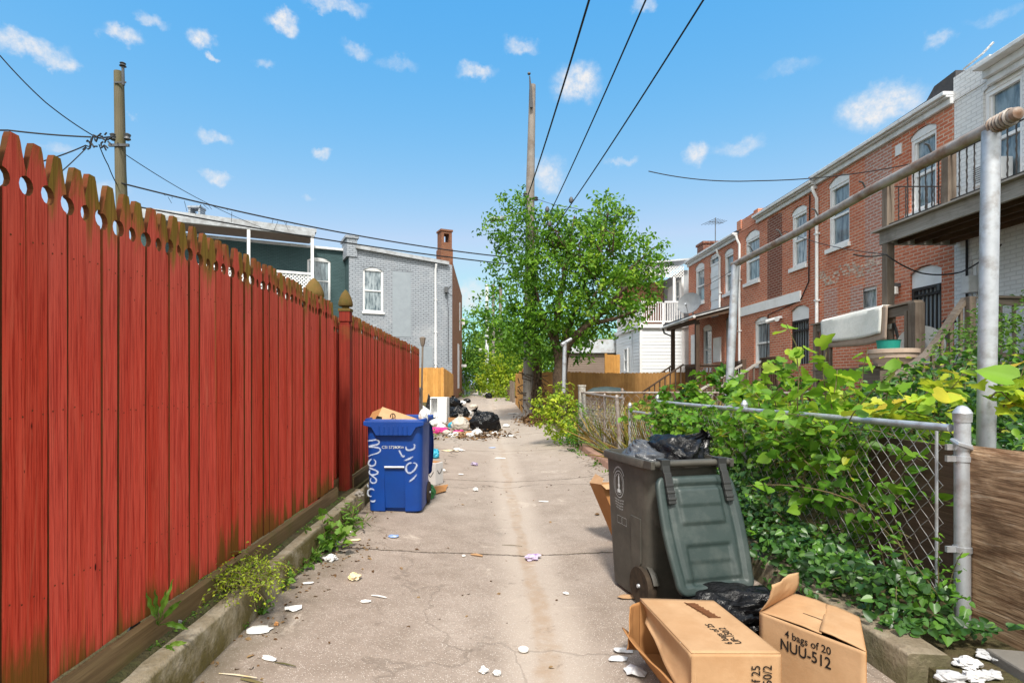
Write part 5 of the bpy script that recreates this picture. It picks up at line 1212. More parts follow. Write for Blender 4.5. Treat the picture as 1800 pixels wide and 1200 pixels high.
far_tree('dark tree behind the weathered pole on the right side of the alley', [cl(905, 630, 32, 50), cl(935, 635, 34, 48), cl(960, 625, 34, 50), cl(918, 665, 30, 46), cl(945, 660, 26, 46)], (3.8, 48, .3), 5, size=.26, dens=45)
far_tree('wide tree behind the brown shed roof', [cl(985, 600, 36, 52), cl(1030, 605, 34, 54), cl(1070, 610, 26, 54), cl(1010, 575, 22, 54)], (9, 54, .3), 7, size=.30, dens=30)
far_tree('hazy tall tree right of the far poles, seen through the vine', [cl(858, 596, 22, 92), cl(890, 590, 34, 92), cl(925, 600, 30, 92)], (3.5, 92, .3), 12, size=.45, dens=18)
far_tree('yellow-green shrub at the foot of the bright bushy tree', [cl(890, 700, 14, 32), cl(878, 704, 11, 33), cl(900, 694, 12, 31)], (1.25, 32, .38), 1.0, 'leaf_lime', 60, .15, nm='shrub', cat='shrub', grp='shrubs along the far alley', sp=.4)
far_tree('green tufted shrub at the foot of the brick corner and pale shed', [cl(808, 702, 9, 38), cl(820, 703, 7, 39), cl(828, 690, 8, 42), cl(826, 704, 6, 40)], (-1.7, 39, .35), .8, 'leaf_weed', 80, .14, nm='shrub', cat='shrub', grp='shrubs along the far alley', sp=.35)
q = []
for k in range(3): pass
for (x, y, zt_, lab) in ((1.36, 30.27, 1.5, 'farthest'), (1.44, 29.07, 1.45, 'nearest')):
    m = MB(); m.box((x - .07, y - .07, .2), (x + .07, y + .07, zt_)); tag(m.build('fence_post', M['oldwood'], bevel=.01), lab + ' of two old grey fence posts beyond the orange fence behind the pole', 'fence post')

# ---------------------------------------------------------------- vegetation
def plant(nm, label, cat, base, grp=None): return thing(nm, label, cat, base, grp)
def stems(par, lst, r=.006, mat='stem', n=5):
    m = MB()
    for pts in lst: m.tube(pts, [r * (1 - .65 * i / (len(pts) - 1)) for i in range(len(pts))], n)
    return m.build('stem', M[mat], par)
def arch_stem(a, dirv, L, droop, k=7):
    a = Vector(a); out = [a]; d = Vector(dirv).normalized()
    for i in range(k): d = (d + Vector((random.uniform(-.12, .12), random.uniform(-.12, .12), -droop / k))).normalized(); out.append(out[-1] + d * L / k)
    return out
def leafy(par, lst, mat, size, shape, per, name='foliage', spread=.02, up=.55, tone=None, droop=.3, curl=.25, skip=.1, tipl=False):
    pts, al, tn = [], [], []
    for st in lst:
        L = len(st)
        for k in range(per):
            f = skip + (1 - skip) * (k + random.random() * .6) / per; x = min(f, .999) * (L - 1); i = int(x); p = st[i].lerp(st[min(i + 1, L - 1)], x - i)
            dv = (st[min(i + 1, L - 1)] - st[i]); s = Vector((random.uniform(-1, 1), random.uniform(-1, 1), random.uniform(-.2, .6)))
            pts.append(p + Vector((random.gauss(0, spread), random.gauss(0, spread), random.gauss(0, spread)))); al.append((s.normalized() * .9 + dv.normalized() * .5)); tn.append((tone if tone is not None else .5) + .3 * (f - .5))
    return leaves(name, M[mat], par, pts, size, shape, up, None, np.array(tn), curl, .35, droop, along=np.array(al))

# dense growth along and over the near fence
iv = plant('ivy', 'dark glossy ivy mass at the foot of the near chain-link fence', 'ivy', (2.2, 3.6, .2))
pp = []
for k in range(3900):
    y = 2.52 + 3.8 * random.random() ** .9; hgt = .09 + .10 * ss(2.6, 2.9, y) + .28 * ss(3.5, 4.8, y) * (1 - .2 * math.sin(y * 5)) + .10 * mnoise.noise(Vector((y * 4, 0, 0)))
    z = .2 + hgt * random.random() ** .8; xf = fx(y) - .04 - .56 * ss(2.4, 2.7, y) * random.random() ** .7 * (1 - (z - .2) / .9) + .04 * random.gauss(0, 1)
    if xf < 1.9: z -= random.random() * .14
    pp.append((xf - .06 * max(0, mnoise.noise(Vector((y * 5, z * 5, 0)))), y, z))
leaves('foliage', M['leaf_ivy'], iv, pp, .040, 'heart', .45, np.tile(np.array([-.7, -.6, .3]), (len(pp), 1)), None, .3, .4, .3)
sl = [arch_stem((fx(y) - .1, y, .22), (random.uniform(-1, .2), random.uniform(-1, .6), random.uniform(.3, 1.1)), random.uniform(.3, .6), 1.0) for y in np.linspace(2.75, 6.2, 120)]
stems(iv, sl, .004); leafy(iv, sl, 'leaf_vine', .044, 'oval', 11, 'foliage', .01, .5, .4)
vf = plant('vine', 'tangled light green vine covering the near chain-link fence and its rail', 'vine', (2.3, 4.6, .2))
sl = []
for k in range(150):
    y = random.uniform(3.3, 7.0); z = random.uniform(.35, 1.1); x = fx(y) + random.uniform(-.12, .30)
    sl.append(arch_stem((x, y, z), (random.uniform(-.75, .45), random.uniform(-.9, .6), random.uniform(.0, 1.0)), random.uniform(.35, .7), random.uniform(.4, 1.3)))
stems(vf, sl, .0045); leafy(vf, sl, 'leaf_vine', .072, 'heart', 10, 'foliage', .025, .5, .5)
pp = []
for k in range(2300):
    y = random.uniform(3.45, 7.2); zt_ = 1.0 + .16 * mnoise.noise(Vector((y * 2.2, 5, 0))) + .10 * ss(3.6, 5.0, y); z = .3 + (zt_ - .3) * random.random() ** .7
    if y < 4.6 and z > .4 and random.random() < .80: continue
    if mnoise.noise(Vector((y * 3.4, z * 3.4, 7))) < -.12: continue
    pp.append((fx(y) + random.gauss(.05, .16), y, z))
leaves('leaf_mass', M['leaf_vine'], vf, pp, .058, 'oval', .5, np.tile(np.array([-.6, -.6, .4]), (len(pp), 1)), None, .3, .4, .3)
# behind the fence: yard undergrowth that keeps the background dark and green
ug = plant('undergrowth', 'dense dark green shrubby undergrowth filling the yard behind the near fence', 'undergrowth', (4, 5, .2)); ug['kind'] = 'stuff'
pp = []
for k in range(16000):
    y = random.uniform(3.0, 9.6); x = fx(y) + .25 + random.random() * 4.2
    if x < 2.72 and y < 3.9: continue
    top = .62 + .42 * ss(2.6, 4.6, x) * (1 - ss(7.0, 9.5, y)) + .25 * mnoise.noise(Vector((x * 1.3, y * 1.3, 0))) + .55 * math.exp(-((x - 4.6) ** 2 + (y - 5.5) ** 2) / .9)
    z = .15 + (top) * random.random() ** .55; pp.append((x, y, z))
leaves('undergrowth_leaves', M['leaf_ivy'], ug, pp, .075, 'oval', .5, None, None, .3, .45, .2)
pp2 = [(x + random.gauss(0, .1), y + random.gauss(0, .1), z + .1) for (x, y, z) in pp[:5200] if z > .5]
leaves('young_leaves', M['leaf_vine'], ug, pp2, .07, 'oval', .55, None, None, .3, .4, .2)
# shrub behind the clothes post, right
sbk = plant('shrub', 'dense small-leaved green shrub behind the tall clothes post, under the white house stairs', 'shrub', (5.4, 6.2, .2))
CS = [((5.15, 6.0, .75), (.32, .5, .5)), ((5.7, 6.4, 1.2), (.55, .5, .85)), ((5.9, 6.2, 1.3), (.6, .5, .85)), ((5.25, 5.4, .6), (.5, .5, .5)), ((6.3, 6.6, 1.35), (.6, .6, .9)), ((5.95, 6.3, 1.9), (.25, .25, .4)), ((4.6, 4.6, .55), (.5, .4, .4)), ((5.7, 5.4, 1.0), (.6, .5, .6))]
q, d, t = crown(CS, 300, 14, .22); leaves('foliage', M['leaf_weed'], sbk, q, .055, 'small', .45, d, t * .7, .25, .4, .1)
stems(sbk, [arch_stem((5.4 + random.uniform(-.8, .8), 6.2 + random.uniform(-.3, .3), .2), (random.uniform(-.3, .3), random.uniform(-.3, .3), 1), 1.3, .1) for k in range(26)], .012)
# mulberry saplings with big leaves over the fence
ms = plant('sapling', 'big-leaved mulberry sapling rising above the chain-link rail before the stairs', 'sapling', (2.7, 4.8, .3))
sl = []
for (px0, py0, px1, py1, Y) in ((1420, 760, 1395, 568, 4.4), (1440, 760, 1452, 618, 4.3), (1480, 780, 1520, 610, 4.2), (1400, 780, 1345, 640, 4.7), (1370, 780, 1320, 672, 5.2), (1500, 760, 1575, 640, 4.4), (1460, 780, 1470, 650, 4.1), (1420, 800, 1405, 655, 4.0)):
    a, b = P(px0, py0, Y), P(px1, py1, Y); a = a - Vector((0, 0, .35)); sl.append([a.lerp(b, i / 7) + Vector((random.gauss(0, .015), random.gauss(0, .02), 0)) for i in range(8)])
stems(ms, sl, .009); leafy(ms, sl, 'leaf_grape', .115, 'lobed', 18, 'foliage', .035, .5, .28, .35, .25, .25)
sl2 = [arch_stem((random.uniform(2.35, 3.1), random.uniform(3.6, 5.6), random.uniform(.8, 1.05)), (random.uniform(-.8, .5), random.uniform(-.8, .3), .7), random.uniform(.3, .5), 1.0) for k in range(34)]
stems(ms, sl2, .005)
leafy(ms, sl2, 'leaf_grape', .08, 'heart', 12, 'low_foliage', .03, .55, .45)
gv = plant('grape_vine', 'yellowing grape vine with broad leaves around the tall clothes post', 'grape vine', (2.9, 3.2, .3))
sl = []
for (px0, py0, px1, py1, Y) in ((1560, 760, 1650, 655, 3.5), (1600, 760, 1700, 640, 3.6), (1680, 770, 1560, 690, 3.4), (1760, 730, 1800, 640, 3.05), (1690, 720, 1640, 650, 3.8), (1600, 740, 1500, 700, 3.6), (1740, 700, 1800, 700, 3.0)):
    a, b = P(px0, py0, Y), P(px1, py1, Y); sl.append([a.lerp(b, i / 6) + Vector((0, 0, .04 * math.sin(i))) for i in range(7)])
stems(gv, sl, .005); leafy(gv, sl, 'leaf_grape', .10, 'lobed', 12, 'foliage', .03, .62, .62, .35)
leaves('foliage', M['leaf_grape'], gv, [P(1783, 668, 2.9), P(1690, 655, 3.4), P(1640, 690, 3.3)], np.array([.17, .12, .12]), 'heart', .25, np.tile(np.array([-.3, -1.2, .2]), (3, 1)), np.array([.22, .6, .75]), .25, .1, 1.1)
yb = plant('bush', 'bright yellow-green bush beside the peeling white fence post', 'bush', (1.9, 12.6, .1))
CS = [cl(968, 712, 26, 12.4, 1, .9), cl(990, 735, 34, 12.2, 1, 1), cl(985, 700, 24, 12.5, 1, .9), cl(1000, 760, 26, 11.9, 1, .8), cl(960, 735, 18, 12.6)]
q, d, t = crown(CS, 420, 12, .18); leaves('foliage', M['leaf_lime'], yb, q, .075, 'oval', .5, d, t, .3, .4, .1)
gb = plant('vine', 'green vine climbing the peeling white fence post and spilling on the kerb', 'vine', (2, 11, .1))
CS = [cl(1022, 745, 18, 11.1, 1, 1.4), cl(1010, 770, 22, 11.0, 1, .9), cl(1035, 790, 14, 10.0, 1, .6), cl(1060, 820, 12, 8.9, 1, .5), cl(1072, 832, 9, 8.3, 1, .5), cl(1012, 720, 10, 11.1)]
q, d, t = crown(CS, 420, 12, .14); leaves('foliage', M['leaf_vine'], gb, q, .06, 'oval', .5, d, t * .8, .3, .4, .1)
# dry tall grass in the yard beyond the gate
hy = plant('dry_grass', 'tall dry yellow grass behind the farther chain-link fence', 'grass', (3.6, 9.6, .1)); hy['kind'] = 'stuff'
pp = [(fx(y) + .12 + random.random() * 4.0, y, .12) for y in np.random.default_rng(3).uniform(7.6, 11.3, 5200)]
al = np.tile(np.array([0, 0, 3.0]), (len(pp), 1)) + RNG.normal(size=(len(pp), 3)) * .5
leaves('grass_blades', M['hay'], hy, pp, RNG.uniform(.5, 1.05, len(pp)), 'blade', 0, None, None, .12, .3, 0, along=al)
pp = [(fx(y) + .15 + random.random() * 3.8, y, .15 + .85 * random.random()) for y in np.random.default_rng(4).uniform(7.6, 11.3, 2600)]
leaves('grass_leaves', M['hay'], hy, pp, .08, 'oval', .4, None, None, .3, .4, .1)
# climbing leaves on the gate and the middle of the rail
gv2 = plant('vine', 'lobed green vine draped on the rail between the small gate and the clothes frame', 'vine', (2.4, 7, .8))
CS = [cl(1190, 700, 30, 6.9, 1, .8), cl(1240, 690, 34, 6.6, 1, .6), cl(1290, 695, 30, 6.2, 1, .6), cl(1180, 740, 26, 6.8, 1, 1), cl(1220, 735, 30, 6.2, 1, .9), cl(1330, 690, 30, 5.8, 1, .6), cl(1260, 650, 22, 7.4, 1, .5), cl(1370, 660, 26, 5.6, 1, .6)]
q, d, t = crown(CS, 520, 9, .16); leaves('foliage', M['leaf_vine'], gv2, q, .085, 'lobed', .55, d, t, .3, .35, .2)
# dead leaves and rubbish at the foot of the pole
dl_ = MB(); pp = [(x, y, az(x, y) + .03 + .22 * math.exp(-((x - 1.75) ** 2) / .1) * random.random()) for x, y in zip(RNG.normal(1.75, .28, 1500), RNG.normal(18.6, .9, 1500))]
tag(leaves('dead_leaves', M['dead'], None, pp, .10, 'oval', .6, None, None, .4, .5), 'brown dead leaves heaped at the foot of the weathered utility pole', 'dead leaves', kind='stuff')
# weeds along the left kerb
def rosette(label, base, n, L, mat, shape, sz, spread=.9, upz=1.0, droop=.6, nm='weed', per=7):
    t = plant(nm, label, 'weed', base, 'weeds along the left kerb'); sl = [arch_stem(base, (random.uniform(-spread, spread), random.uniform(-spread, spread), upz * random.uniform(.6, 1.2)), L * random.uniform(.6, 1.1), droop) for k in range(n)]
    stems(t, sl, .0035); leafy(t, sl, mat, sz, shape, per, 'foliage', .008, .5, .5, .2, .2); return t
def dock(label, base, specs):
    t = plant('weed', label, 'weed', base, 'weeds along the left kerb'); m = MB()
    for (dx, dy, dz, L, w, bend) in specs:
        d = Vector((dx, dy, dz)).normalized(); side = d.cross(Vector((0, -1, .25))).normalized(); nrm = side.cross(d)
        def fn(u, v):
            s = v; wd = w * (.16 + .84 * math.sin(math.pi * min(1, max(0, (s - .25) / .75)) ** .8) if s > .25 else .12)
            return Vector(base) + d * L * s - Vector((0, 0, bend * s * s)) + side * (u - .5) * 2 * wd + nrm * (abs(u - .5) * wd * .7 + .006 * math.sin(s * 22) * abs(u - .5) * 2)
        m.grid(fn, 4, 14, rnd=random.random())
    m.build('foliage', M['leaf_weed'], t)
def PX(px, py, X): Y = X * F / (px - VX); return Vector((X, Y, H - (py - VY) / F * Y))
def Gz(px, py, z): Y = F * (H - z) / (py - VY); return Vector(((px - VX) / F * Y, Y, z))
dock('young dock weed with long upright leaves growing on the kerb at the red fence', PX(278, 1098, -1.492), [(.05, -.2, 1, .18, .010, 0), (.32, -.2, 1, .21, .010, .02), (.75, -.3, .9, .22, .013, .03), (-.28, -.1, 1, .16, .011, 0), (1.2, -.2, .35, .16, .014, .05), (.15, .4, 1, .20, .009, 0)])
dock('second small dock weed low on the kerb top below the first', PX(287, 1138, -1.46), [(.6, -.3, .3, .09, .014, .03), (1, .3, .35, .10, .013, .02), (-.4, -.3, .4, .05, .01, .01)])
mt = plant('weed', 'yellow-green mat of creeping weed spilling over the kerb', 'weed', PX(418, 1012, -1.44), 'weeds along the left kerb'); b = PX(418, 1012, -1.44)
sl = [arch_stem(b + Vector((random.gauss(0, .09), random.gauss(0, .10), 0)), (random.uniform(-.5, 1), random.uniform(-.8, .8), random.uniform(.2, .9)), random.uniform(.10, .24), 1.8) for k in range(150)]
stems(mt, sl, .0025, 'leaf_stem' if 'leaf_stem' in M else 'stem'); leafy(mt, sl, 'leaf_lime', .020, 'small', 12, 'foliage', .008, .5, .6)
for (px, py, n, L, lab, mat, sh_, sz) in ((455, 1078, 10, .10, 'small leafy weed at the kerb foot nearest the camera', 'leaf_weed', 'oval', .035), (497, 1030, 24, .16, 'low round-leaved green clump against the kerb foot', 'leaf_weed', 'heart', .036), (524, 1003, 12, .12, 'small round-leaved weed just beyond the green clump', 'leaf_weed', 'heart', .034),
                                   (548, 985, 12, .14, 'spiky-leaved small weed at the kerb foot by the crumpled cup', 'leaf_weed', 'lance', .07), (574, 968, 12, .36, 'tall broad-leaved weed beside the kerb', 'leaf_weed', 'lobed', .075), (616, 930, 22, .28, 'bushy pointed-leaf weed at the kerb end by the blue cart', 'leaf_weed', 'lance', .075),
                                   (430, 1104, 6, .06, 'tiny seedling at the kerb foot beside torn white paper', 'leaf_weed', 'oval', .026), (752, 772, 20, .34, 'tall green weed between the blue cart and the trash heap', 'leaf_weed', 'oval', .07)):
    b = G(px, py); rosette(lab, b, n, L, mat, sh_, sz)
ks = MB(); pp = [(-1.49 + random.gauss(0, .014), y, .222) for y in RNG.uniform(2.4, 5.6, 420) if mnoise.noise(Vector((y * 2.3, 1, 0))) > -.15]
tag(leaves('moss_growth', M['leaf_weed'], None, pp, .018, 'small', .6, None, None, .3, .5), 'sparse moss and seedlings in the soil strip under the red fence', 'moss', kind='stuff')
# ---------------------------------------------------------------- wheeled carts
def ring(w, d, r, z, notch=0.0, nw=.1, cy=0.0):
    pts = []; hw, hd = w / 2, d / 2
    for (cx_, cy_, a0) in ((hw - r, hd - r, 0), (-hw + r, hd - r, 90), (-hw + r, -hd + r, 180), (hw - r, -hd + r, 270)):
        for k in range(5):
            a = R(a0 + k * 22.5); pts.append((cx_ + r * math.cos(a), cy + cy_ + r * math.sin(a), z))
        if a0 == 0: pts += [(nw + .012, cy + hd, z), (nw, cy + hd - notch, z), (-nw, cy + hd - notch, z), (-nw - .012, cy + hd, z)]
    return pts
class Frame:
    def __init__(s, loc, ang, tilt=0.0):
        s.m = Matrix.Translation(Vector(loc)) @ Matrix.Rotation(ang, 4, 'Z') @ Matrix.Rotation(tilt, 4, 'X')
    def p(s, x, y, z): return s.m @ Vector((x, y, z))
    def d(s, x, y, z): return s.m.to_3x3() @ Vector((x, y, z))
    def xf(s, mb, i0=0):
        for i in range(i0, len(mb.v)): mb.v[i] = tuple(s.m @ Vector(mb.v[i]))
        return mb
def loft(m, rings, close0=False, close1=False, flip=False, **k):
    n = len(rings[0]); vs = [p for r_ in rings for p in r_]; fs = []
    for i in range(len(rings) - 1):
        for j in range(n):
            f = (i * n + j, i * n + (j + 1) % n, (i + 1) * n + (j + 1) % n, (i + 1) * n + j); fs.append(f[::-1] if flip else f)
    if close0: fs.append(tuple(range(n))[::-1] if not flip else tuple(range(n)))
    if close1: fs.append(tuple((len(rings) - 1) * n + j for j in range(n)))
    m.add(vs, fs, smooth=True, **k)
def cart(name, label, fr, zr, wt, dt, wb, db, mats, notch=.03):
    """tapered rolling cart; local +y is its front, hinge and wheels at the back"""
    B, Lid = mats; t = thing(name, label, 'rubbish cart', tuple(fr.p(0, 0, 0)))
    def dim(z): f = z / zr; return wb + (wt - wb) * f ** .8, db + (dt - db) * f
    m = MB(); rs = []
    for z in (.0, .02, .10, .25, .40, .54, .58, .60, .75, .86, zr - .05):
        w, d = dim(max(z, .02)); nt = notch if z < .59 else 0.0
        if z == 0: w -= .05; d -= .05
        rs.append(ring(w, d, .07, z, nt if z > .0 else max(0, nt - .01), cy=(dt - d) * .0))
    loft(m, rs, close0=True)
    wi, di = dim(zr - .05)
    loft(m, [ring(wi - .02, di - .02, .065, zr - .05), ring(wi - .03, di - .03, .065, .6), ring(wb - .04, db - .04, .06, .05)], flip=True, close1=False)
    i0 = len(m.v); m.add(ring(wb - .04, db - .04, .06, .05), [tuple(range(24))])
    # rolled rim
    loft(m, [ring(wi, di, .07, zr - .055), ring(wi + .05, di + .05, .09, zr - .05), ring(wi + .055, di + .055, .09, zr - .012), ring(wi + .04, di + .04, .085, zr), ring(wi - .005, di - .005, .07, zr), ring(wi - .02, di - .02, .065, zr - .03), ring(wi - .02, di - .02, .065, zr - .05)])
    fr.xf(m); body_ = m.build('body', M[B], t, sharp=38)
    # wheels with hub spokes, axle
    for sx in (-1, 1):
        c = Vector((sx * (wb / 2 - .005), -db / 2 + .07, .125)); ax = Matrix.Rotation(R(90), 3, 'Y') if sx > 0 else Matrix.Rotation(R(-90), 3, 'Y')
        m = MB(); m.lathe([(.088, -.03), (.118, -.032), (.126, -.018), (.126, .018), (.118, .032), (.088, .03)], c, 28, ax); m.lathe([(.0001, -.004), (.088, -.004), (.088, .0), (.0001, .0)], c, 28, ax); fr.xf(m); wh = m.build('wheel', M['rubber'], t)
        m = MB(); m.lathe([(.089, -.012), (.089, .024), (.074, .026), (.072, .0)], c, 28, ax); m.lathe([(.03, 0), (.026, .026), (.012, .03), (.0001, .03)], c, 20, ax)
        for k in range(8):
            a = k * math.tau / 8; dv = ax @ Vector((math.cos(a), math.sin(a), 0)); nn = ax @ Vector((0, 0, 1)); m.beam(c + dv * .02 + nn * .014, c + dv * .078 + nn * .014, .022, .014, up=nn)
        fr.xf(m); m.build('rim', M['wheelrim'], wh)
        m = MB(); m.lathe([(.014, .03), (.012, .042), (.0001, .044)], c, 10, ax); fr.xf(m); m.build('hub_cap', M['galv'], wh)
        # moulded arch over the wheel
        m = MB(); n = 12; vs = []
        for k in range(n + 1):
            a = R(-8 + 170 * k / n)
            for (rr, xo) in ((.140, -.04), (.140, .004), (.150, .008), (.156, -.02)): vs.append((c.x + sx * xo, c.y + rr * math.cos(a), c.z + rr * math.sin(a)))
        m.add(vs, [(k * 4 + i, k * 4 + i + 1, (k + 1) * 4 + i + 1, (k + 1) * 4 + i) for k in range(n) for i in range(3)], smooth=True); fr.xf(m); m.build('wheel_arch', M[B], t)
    m = MB(); m.tube([(-wt / 2, -dt / 2 - .055, zr - .015), (wt / 2, -dt / 2 - .055, zr - .015)], .021, 12)
    for x in (-wt / 2 - .015, wt / 2 + .015): m.obox((x, -dt / 2 - .03, zr - .02), (.014, 0, 0), (0, .045, 0), (0, 0, .026))
    m.obox((0, -dt / 2 - .02, zr - .03), (.05, 0, 0), (0, .035, 0), (0, 0, .015)); fr.xf(m); m.build('hinge_bar', M[B], t, bevel=.004)
    return t
def cart_lid(t, fr, zr, dt, tilt, mats, L=.70, W=.325):
    """lid thrown open and hanging from the hinge bar; its ribbed underside shows"""
    o = Vector((0, -dt / 2 - .085, zr - .085)); dn = Vector((0, -math.sin(tilt), -math.cos(tilt))); nr = Vector((0, -math.cos(tilt), math.sin(tilt)))
    def hw(v):
        e = .10; w = W * (.955 + .07 * math.sin(math.pi * min(1, v * 1.15)) - .03 * v)
        if v < e: w -= .05 * (1 - math.sqrt(max(0, 1 - ((e - v) / e) ** 2)))
        if v > 1 - e: w -= .07 * (1 - math.sqrt(max(0, 1 - ((v - 1 + e) / e) ** 2)))
        return w
    def sst(a, b, x): return ss(a, b, x)
    def rectm(x, v, x0, x1, v0, v1, s=.012): return sst(x0 - s, x0 + s, x) * (1 - sst(x1 - s, x1 + s, x)) * sst(v0 - s, v0 + s, v) * (1 - sst(v1 - s, v1 + s, v))
    def hgt(x, v, e):
        inset = min(e * W * 2, (1 - abs(2 * v - 1)) * L / 2)               # distance from the edge
        h = .020 * (1 - sst(.0, .012, inset)) * -1 + .018 * sst(.050, .062, inset) * -1 + .010 * sst(.078, .09, inset)
        h += .014 * rectm(x, v, -.145, .145, .02, .42) + .008 * rectm(x, v, -.145, .145, .115, .265) - .013 * rectm(x, v, -.145 + v * .0, .15, .60, .93) - .007 * rectm(x, v, -.13, .14, .74, .93)
        return h
    nu, nv = 66, 70; m = MB()
    def fn(u, v):
        vv = v; x = (u * 2 - 1) * hw(vv); e = 1 - abs(u * 2 - 1)
        return fr.m @ (o + Vector((x, 0, 0)) + dn * L * vv + nr * (hgt(x, vv, e * .5) + .02 * math.sin(math.pi * u) * 0))
    m.grid(fn, nu, nv); ld = m.build('lid', M[mats], t, solid=.006, sharp=70)
    m = MB()
    for x in (-.20, .20):
        m = MB(); m.obox(o + Vector((x, .03, .07)), (.030, 0, 0), (0, .034, 0), (0, 0, .032)); m.beam(o + Vector((x, .02, .07)) + nr * .012, o + Vector((x, 0, 0)) + nr * .012, .05, .02, up=nr); m.beam(o + Vector((x, 0, .02)) + nr * .012, o + Vector((x, 0, 0)) + dn * .17 + nr * .012, .05, .022, up=nr)
        for k in range(3): m.beam(o + Vector((x, 0, 0)) + dn * (.05 + k * .04) + nr * .02, o + Vector((x, 0, 0)) + dn * (.068 + k * .04) + nr * .02, .054, .022, up=nr)
        fr.xf(m); m.build('hinge', M['cartdark'], ld, bevel=.004)
    return ld
def stroke(m, pts, w, N=None, closed=False):
    """a flat painted stroke through 3-D points lying on a surface with normal N"""
    pts = [Vector(p) for p in pts]; n = len(pts); L, Rr = [], []
    for i, p in enumerate(pts):
        a, b = pts[max(i - 1, 0)], pts[min(i + 1, n - 1)]
        if closed: a, b = pts[i - 1], pts[(i + 1) % n]
        t = (b - a).normalized(); sd_ = t.cross(N).normalized(); ww = w(i / max(1, n - 1)) if callable(w) else w
        L.append(p + sd_ * ww / 2); Rr.append(p - sd_ * ww / 2)
    fs = [(i, i + 1, n + i + 1, n + i) for i in range(n - 1)] + ([(n - 1, 0, n, 2 * n - 1)] if closed else [])
    m.add(L + Rr, fs)
def smoothpts(pts, k=6):
    pts = [Vector(p) for p in pts]; out = []
    for i in range(len(pts) - 1):
        p0, p1, p2, p3 = pts[max(i - 1, 0)], pts[i], pts[i + 1], pts[min(i + 2, len(pts) - 1)]
        for j in range(k):
            t = j / k; out.append(.5 * ((2 * p1) + (p2 - p0) * t + (2 * p0 - 5 * p1 + 4 * p2 - p3) * t * t + (3 * p1 - p0 - 3 * p2 + p3) * t ** 3))
    return out + [pts[-1]]
def text(par, s, O, U, V, size, mat, name='lettering', align='LEFT', sx=1.0, bold=.0):
    c = bpy.data.curves.new(name, 'FONT'); c.body = s; c.size = size; c.align_x = align; c.space_line = .92; c.offset = bold; c.resolution_u = 3
    tmp = bpy.data.objects.new('tmp', c); COL.objects.link(tmp); bpy.context.view_layer.update()
    me = bpy.data.meshes.new_from_object(tmp.evaluated_get(bpy.context.evaluated_depsgraph_get())); bpy.data.objects.remove(tmp); me.materials.clear(); me.materials.append(M[mat])
    o = bpy.data.objects.new(name, me); COL.objects.link(o); U, V = Vector(U).normalized(), Vector(V).normalized(); V = (V - U * V.dot(U)).normalized(); N = U.cross(V)
    o.parent = par; o.matrix_local = Matrix.Translation(Vector(O) - WL[par.name]) @ Matrix((U * sx, V, N)).transposed().to_4x4(); WL[o.name] = Vector(O); return o

# blue cart: its front faces the camera
fb_ = Frame((-.985, 6.22, az(-.985, 6.2)), R(180) + R(-1.5)); zr, wt, dt, wb, db = 1.02, .61, .68, .575, .57
bc_ = cart('rubbish_cart', 'bright blue wheeled cart with white spray-painted letters, stuffed with cardboard', fb_, zr, wt, dt, wb, db, ('blue', 'blue'), notch=.05)
def bfront(px, py, off=.006):
    """point on the blue cart's front face under a photo pixel"""
    x = -((px - VX) / F * 5.92 + .985); z = H - (py - VY) / F * 5.92 - az(-.985, 6.2); f = z / zr; return fb_.p(x, (db + (dt - db) * f) / 2 + off, z)
NB = fb_.d(0, 1, -.05).normalized()
m = MB(); fy = (dt + .055) / 2
m.prism([(-.325, 1.0), (-.325, .955), (-.24, .93), (-.19, .845), (.19, .845), (.24, .93), (.325, .955), (.325, 1.0)], (0, fy + .012, 0), (1, 0, 0), (0, 0, 1), (0, 1, 0), .07)
for k in range(7): m.obox((-.15 + k * .05, fy + .014, .90), (.006, 0, 0), (0, .008, 0), (0, 0, .052))
fb_.xf(m); m.build('front_apron', M['blue'], bc_, bevel=.008)
m = MB(); m.tube([fb_.p(-.108, db / 2 + .040, .50), fb_.p(.108, db / 2 + .040, .50)], .013, 10); m.build('lift_bar', M['galv'], bc_)
ldb = cart_lid(bc_, fb_, zr, dt, R(9), 'bluedark', L=.66)
G1 = [[(98, 422), (150, 418), (195, 412), (222, 432), (205, 458), (140, 472), (125, 482), (175, 486), (222, 498), (232, 522), (205, 545), (150, 562), (100, 582)],
      [(150, 602), (122, 622), (112, 655), (140, 676), (176, 662), (182, 628), (158, 602)],
      [(112, 690), (150, 706), (196, 726), (204, 748), (170, 764), (128, 760), (118, 735), (130, 712)], [(128, 762), (160, 784), (188, 812), (180, 842), (146, 846), (128, 822), (140, 790)],
      [(96, 850), (112, 905)], [(172, 925), (140, 905), (108, 920), (100, 955), (116, 978), (146, 982)], [(120, 1022), (158, 1036), (182, 1012)],
      [(492, 470), (496, 506), (530, 514), (570, 498), (578, 462), (560, 458)], [(418, 505), (436, 548), (462, 580), (478, 560)], [(462, 622), (520, 602), (572, 570)],
      [(556, 642), (520, 646), (492, 680), (498, 730), (530, 744), (570, 716), (598, 668), (582, 644), (556, 642)], [(512, 836), (560, 800), (604, 752)]]
m = MB(); core = []
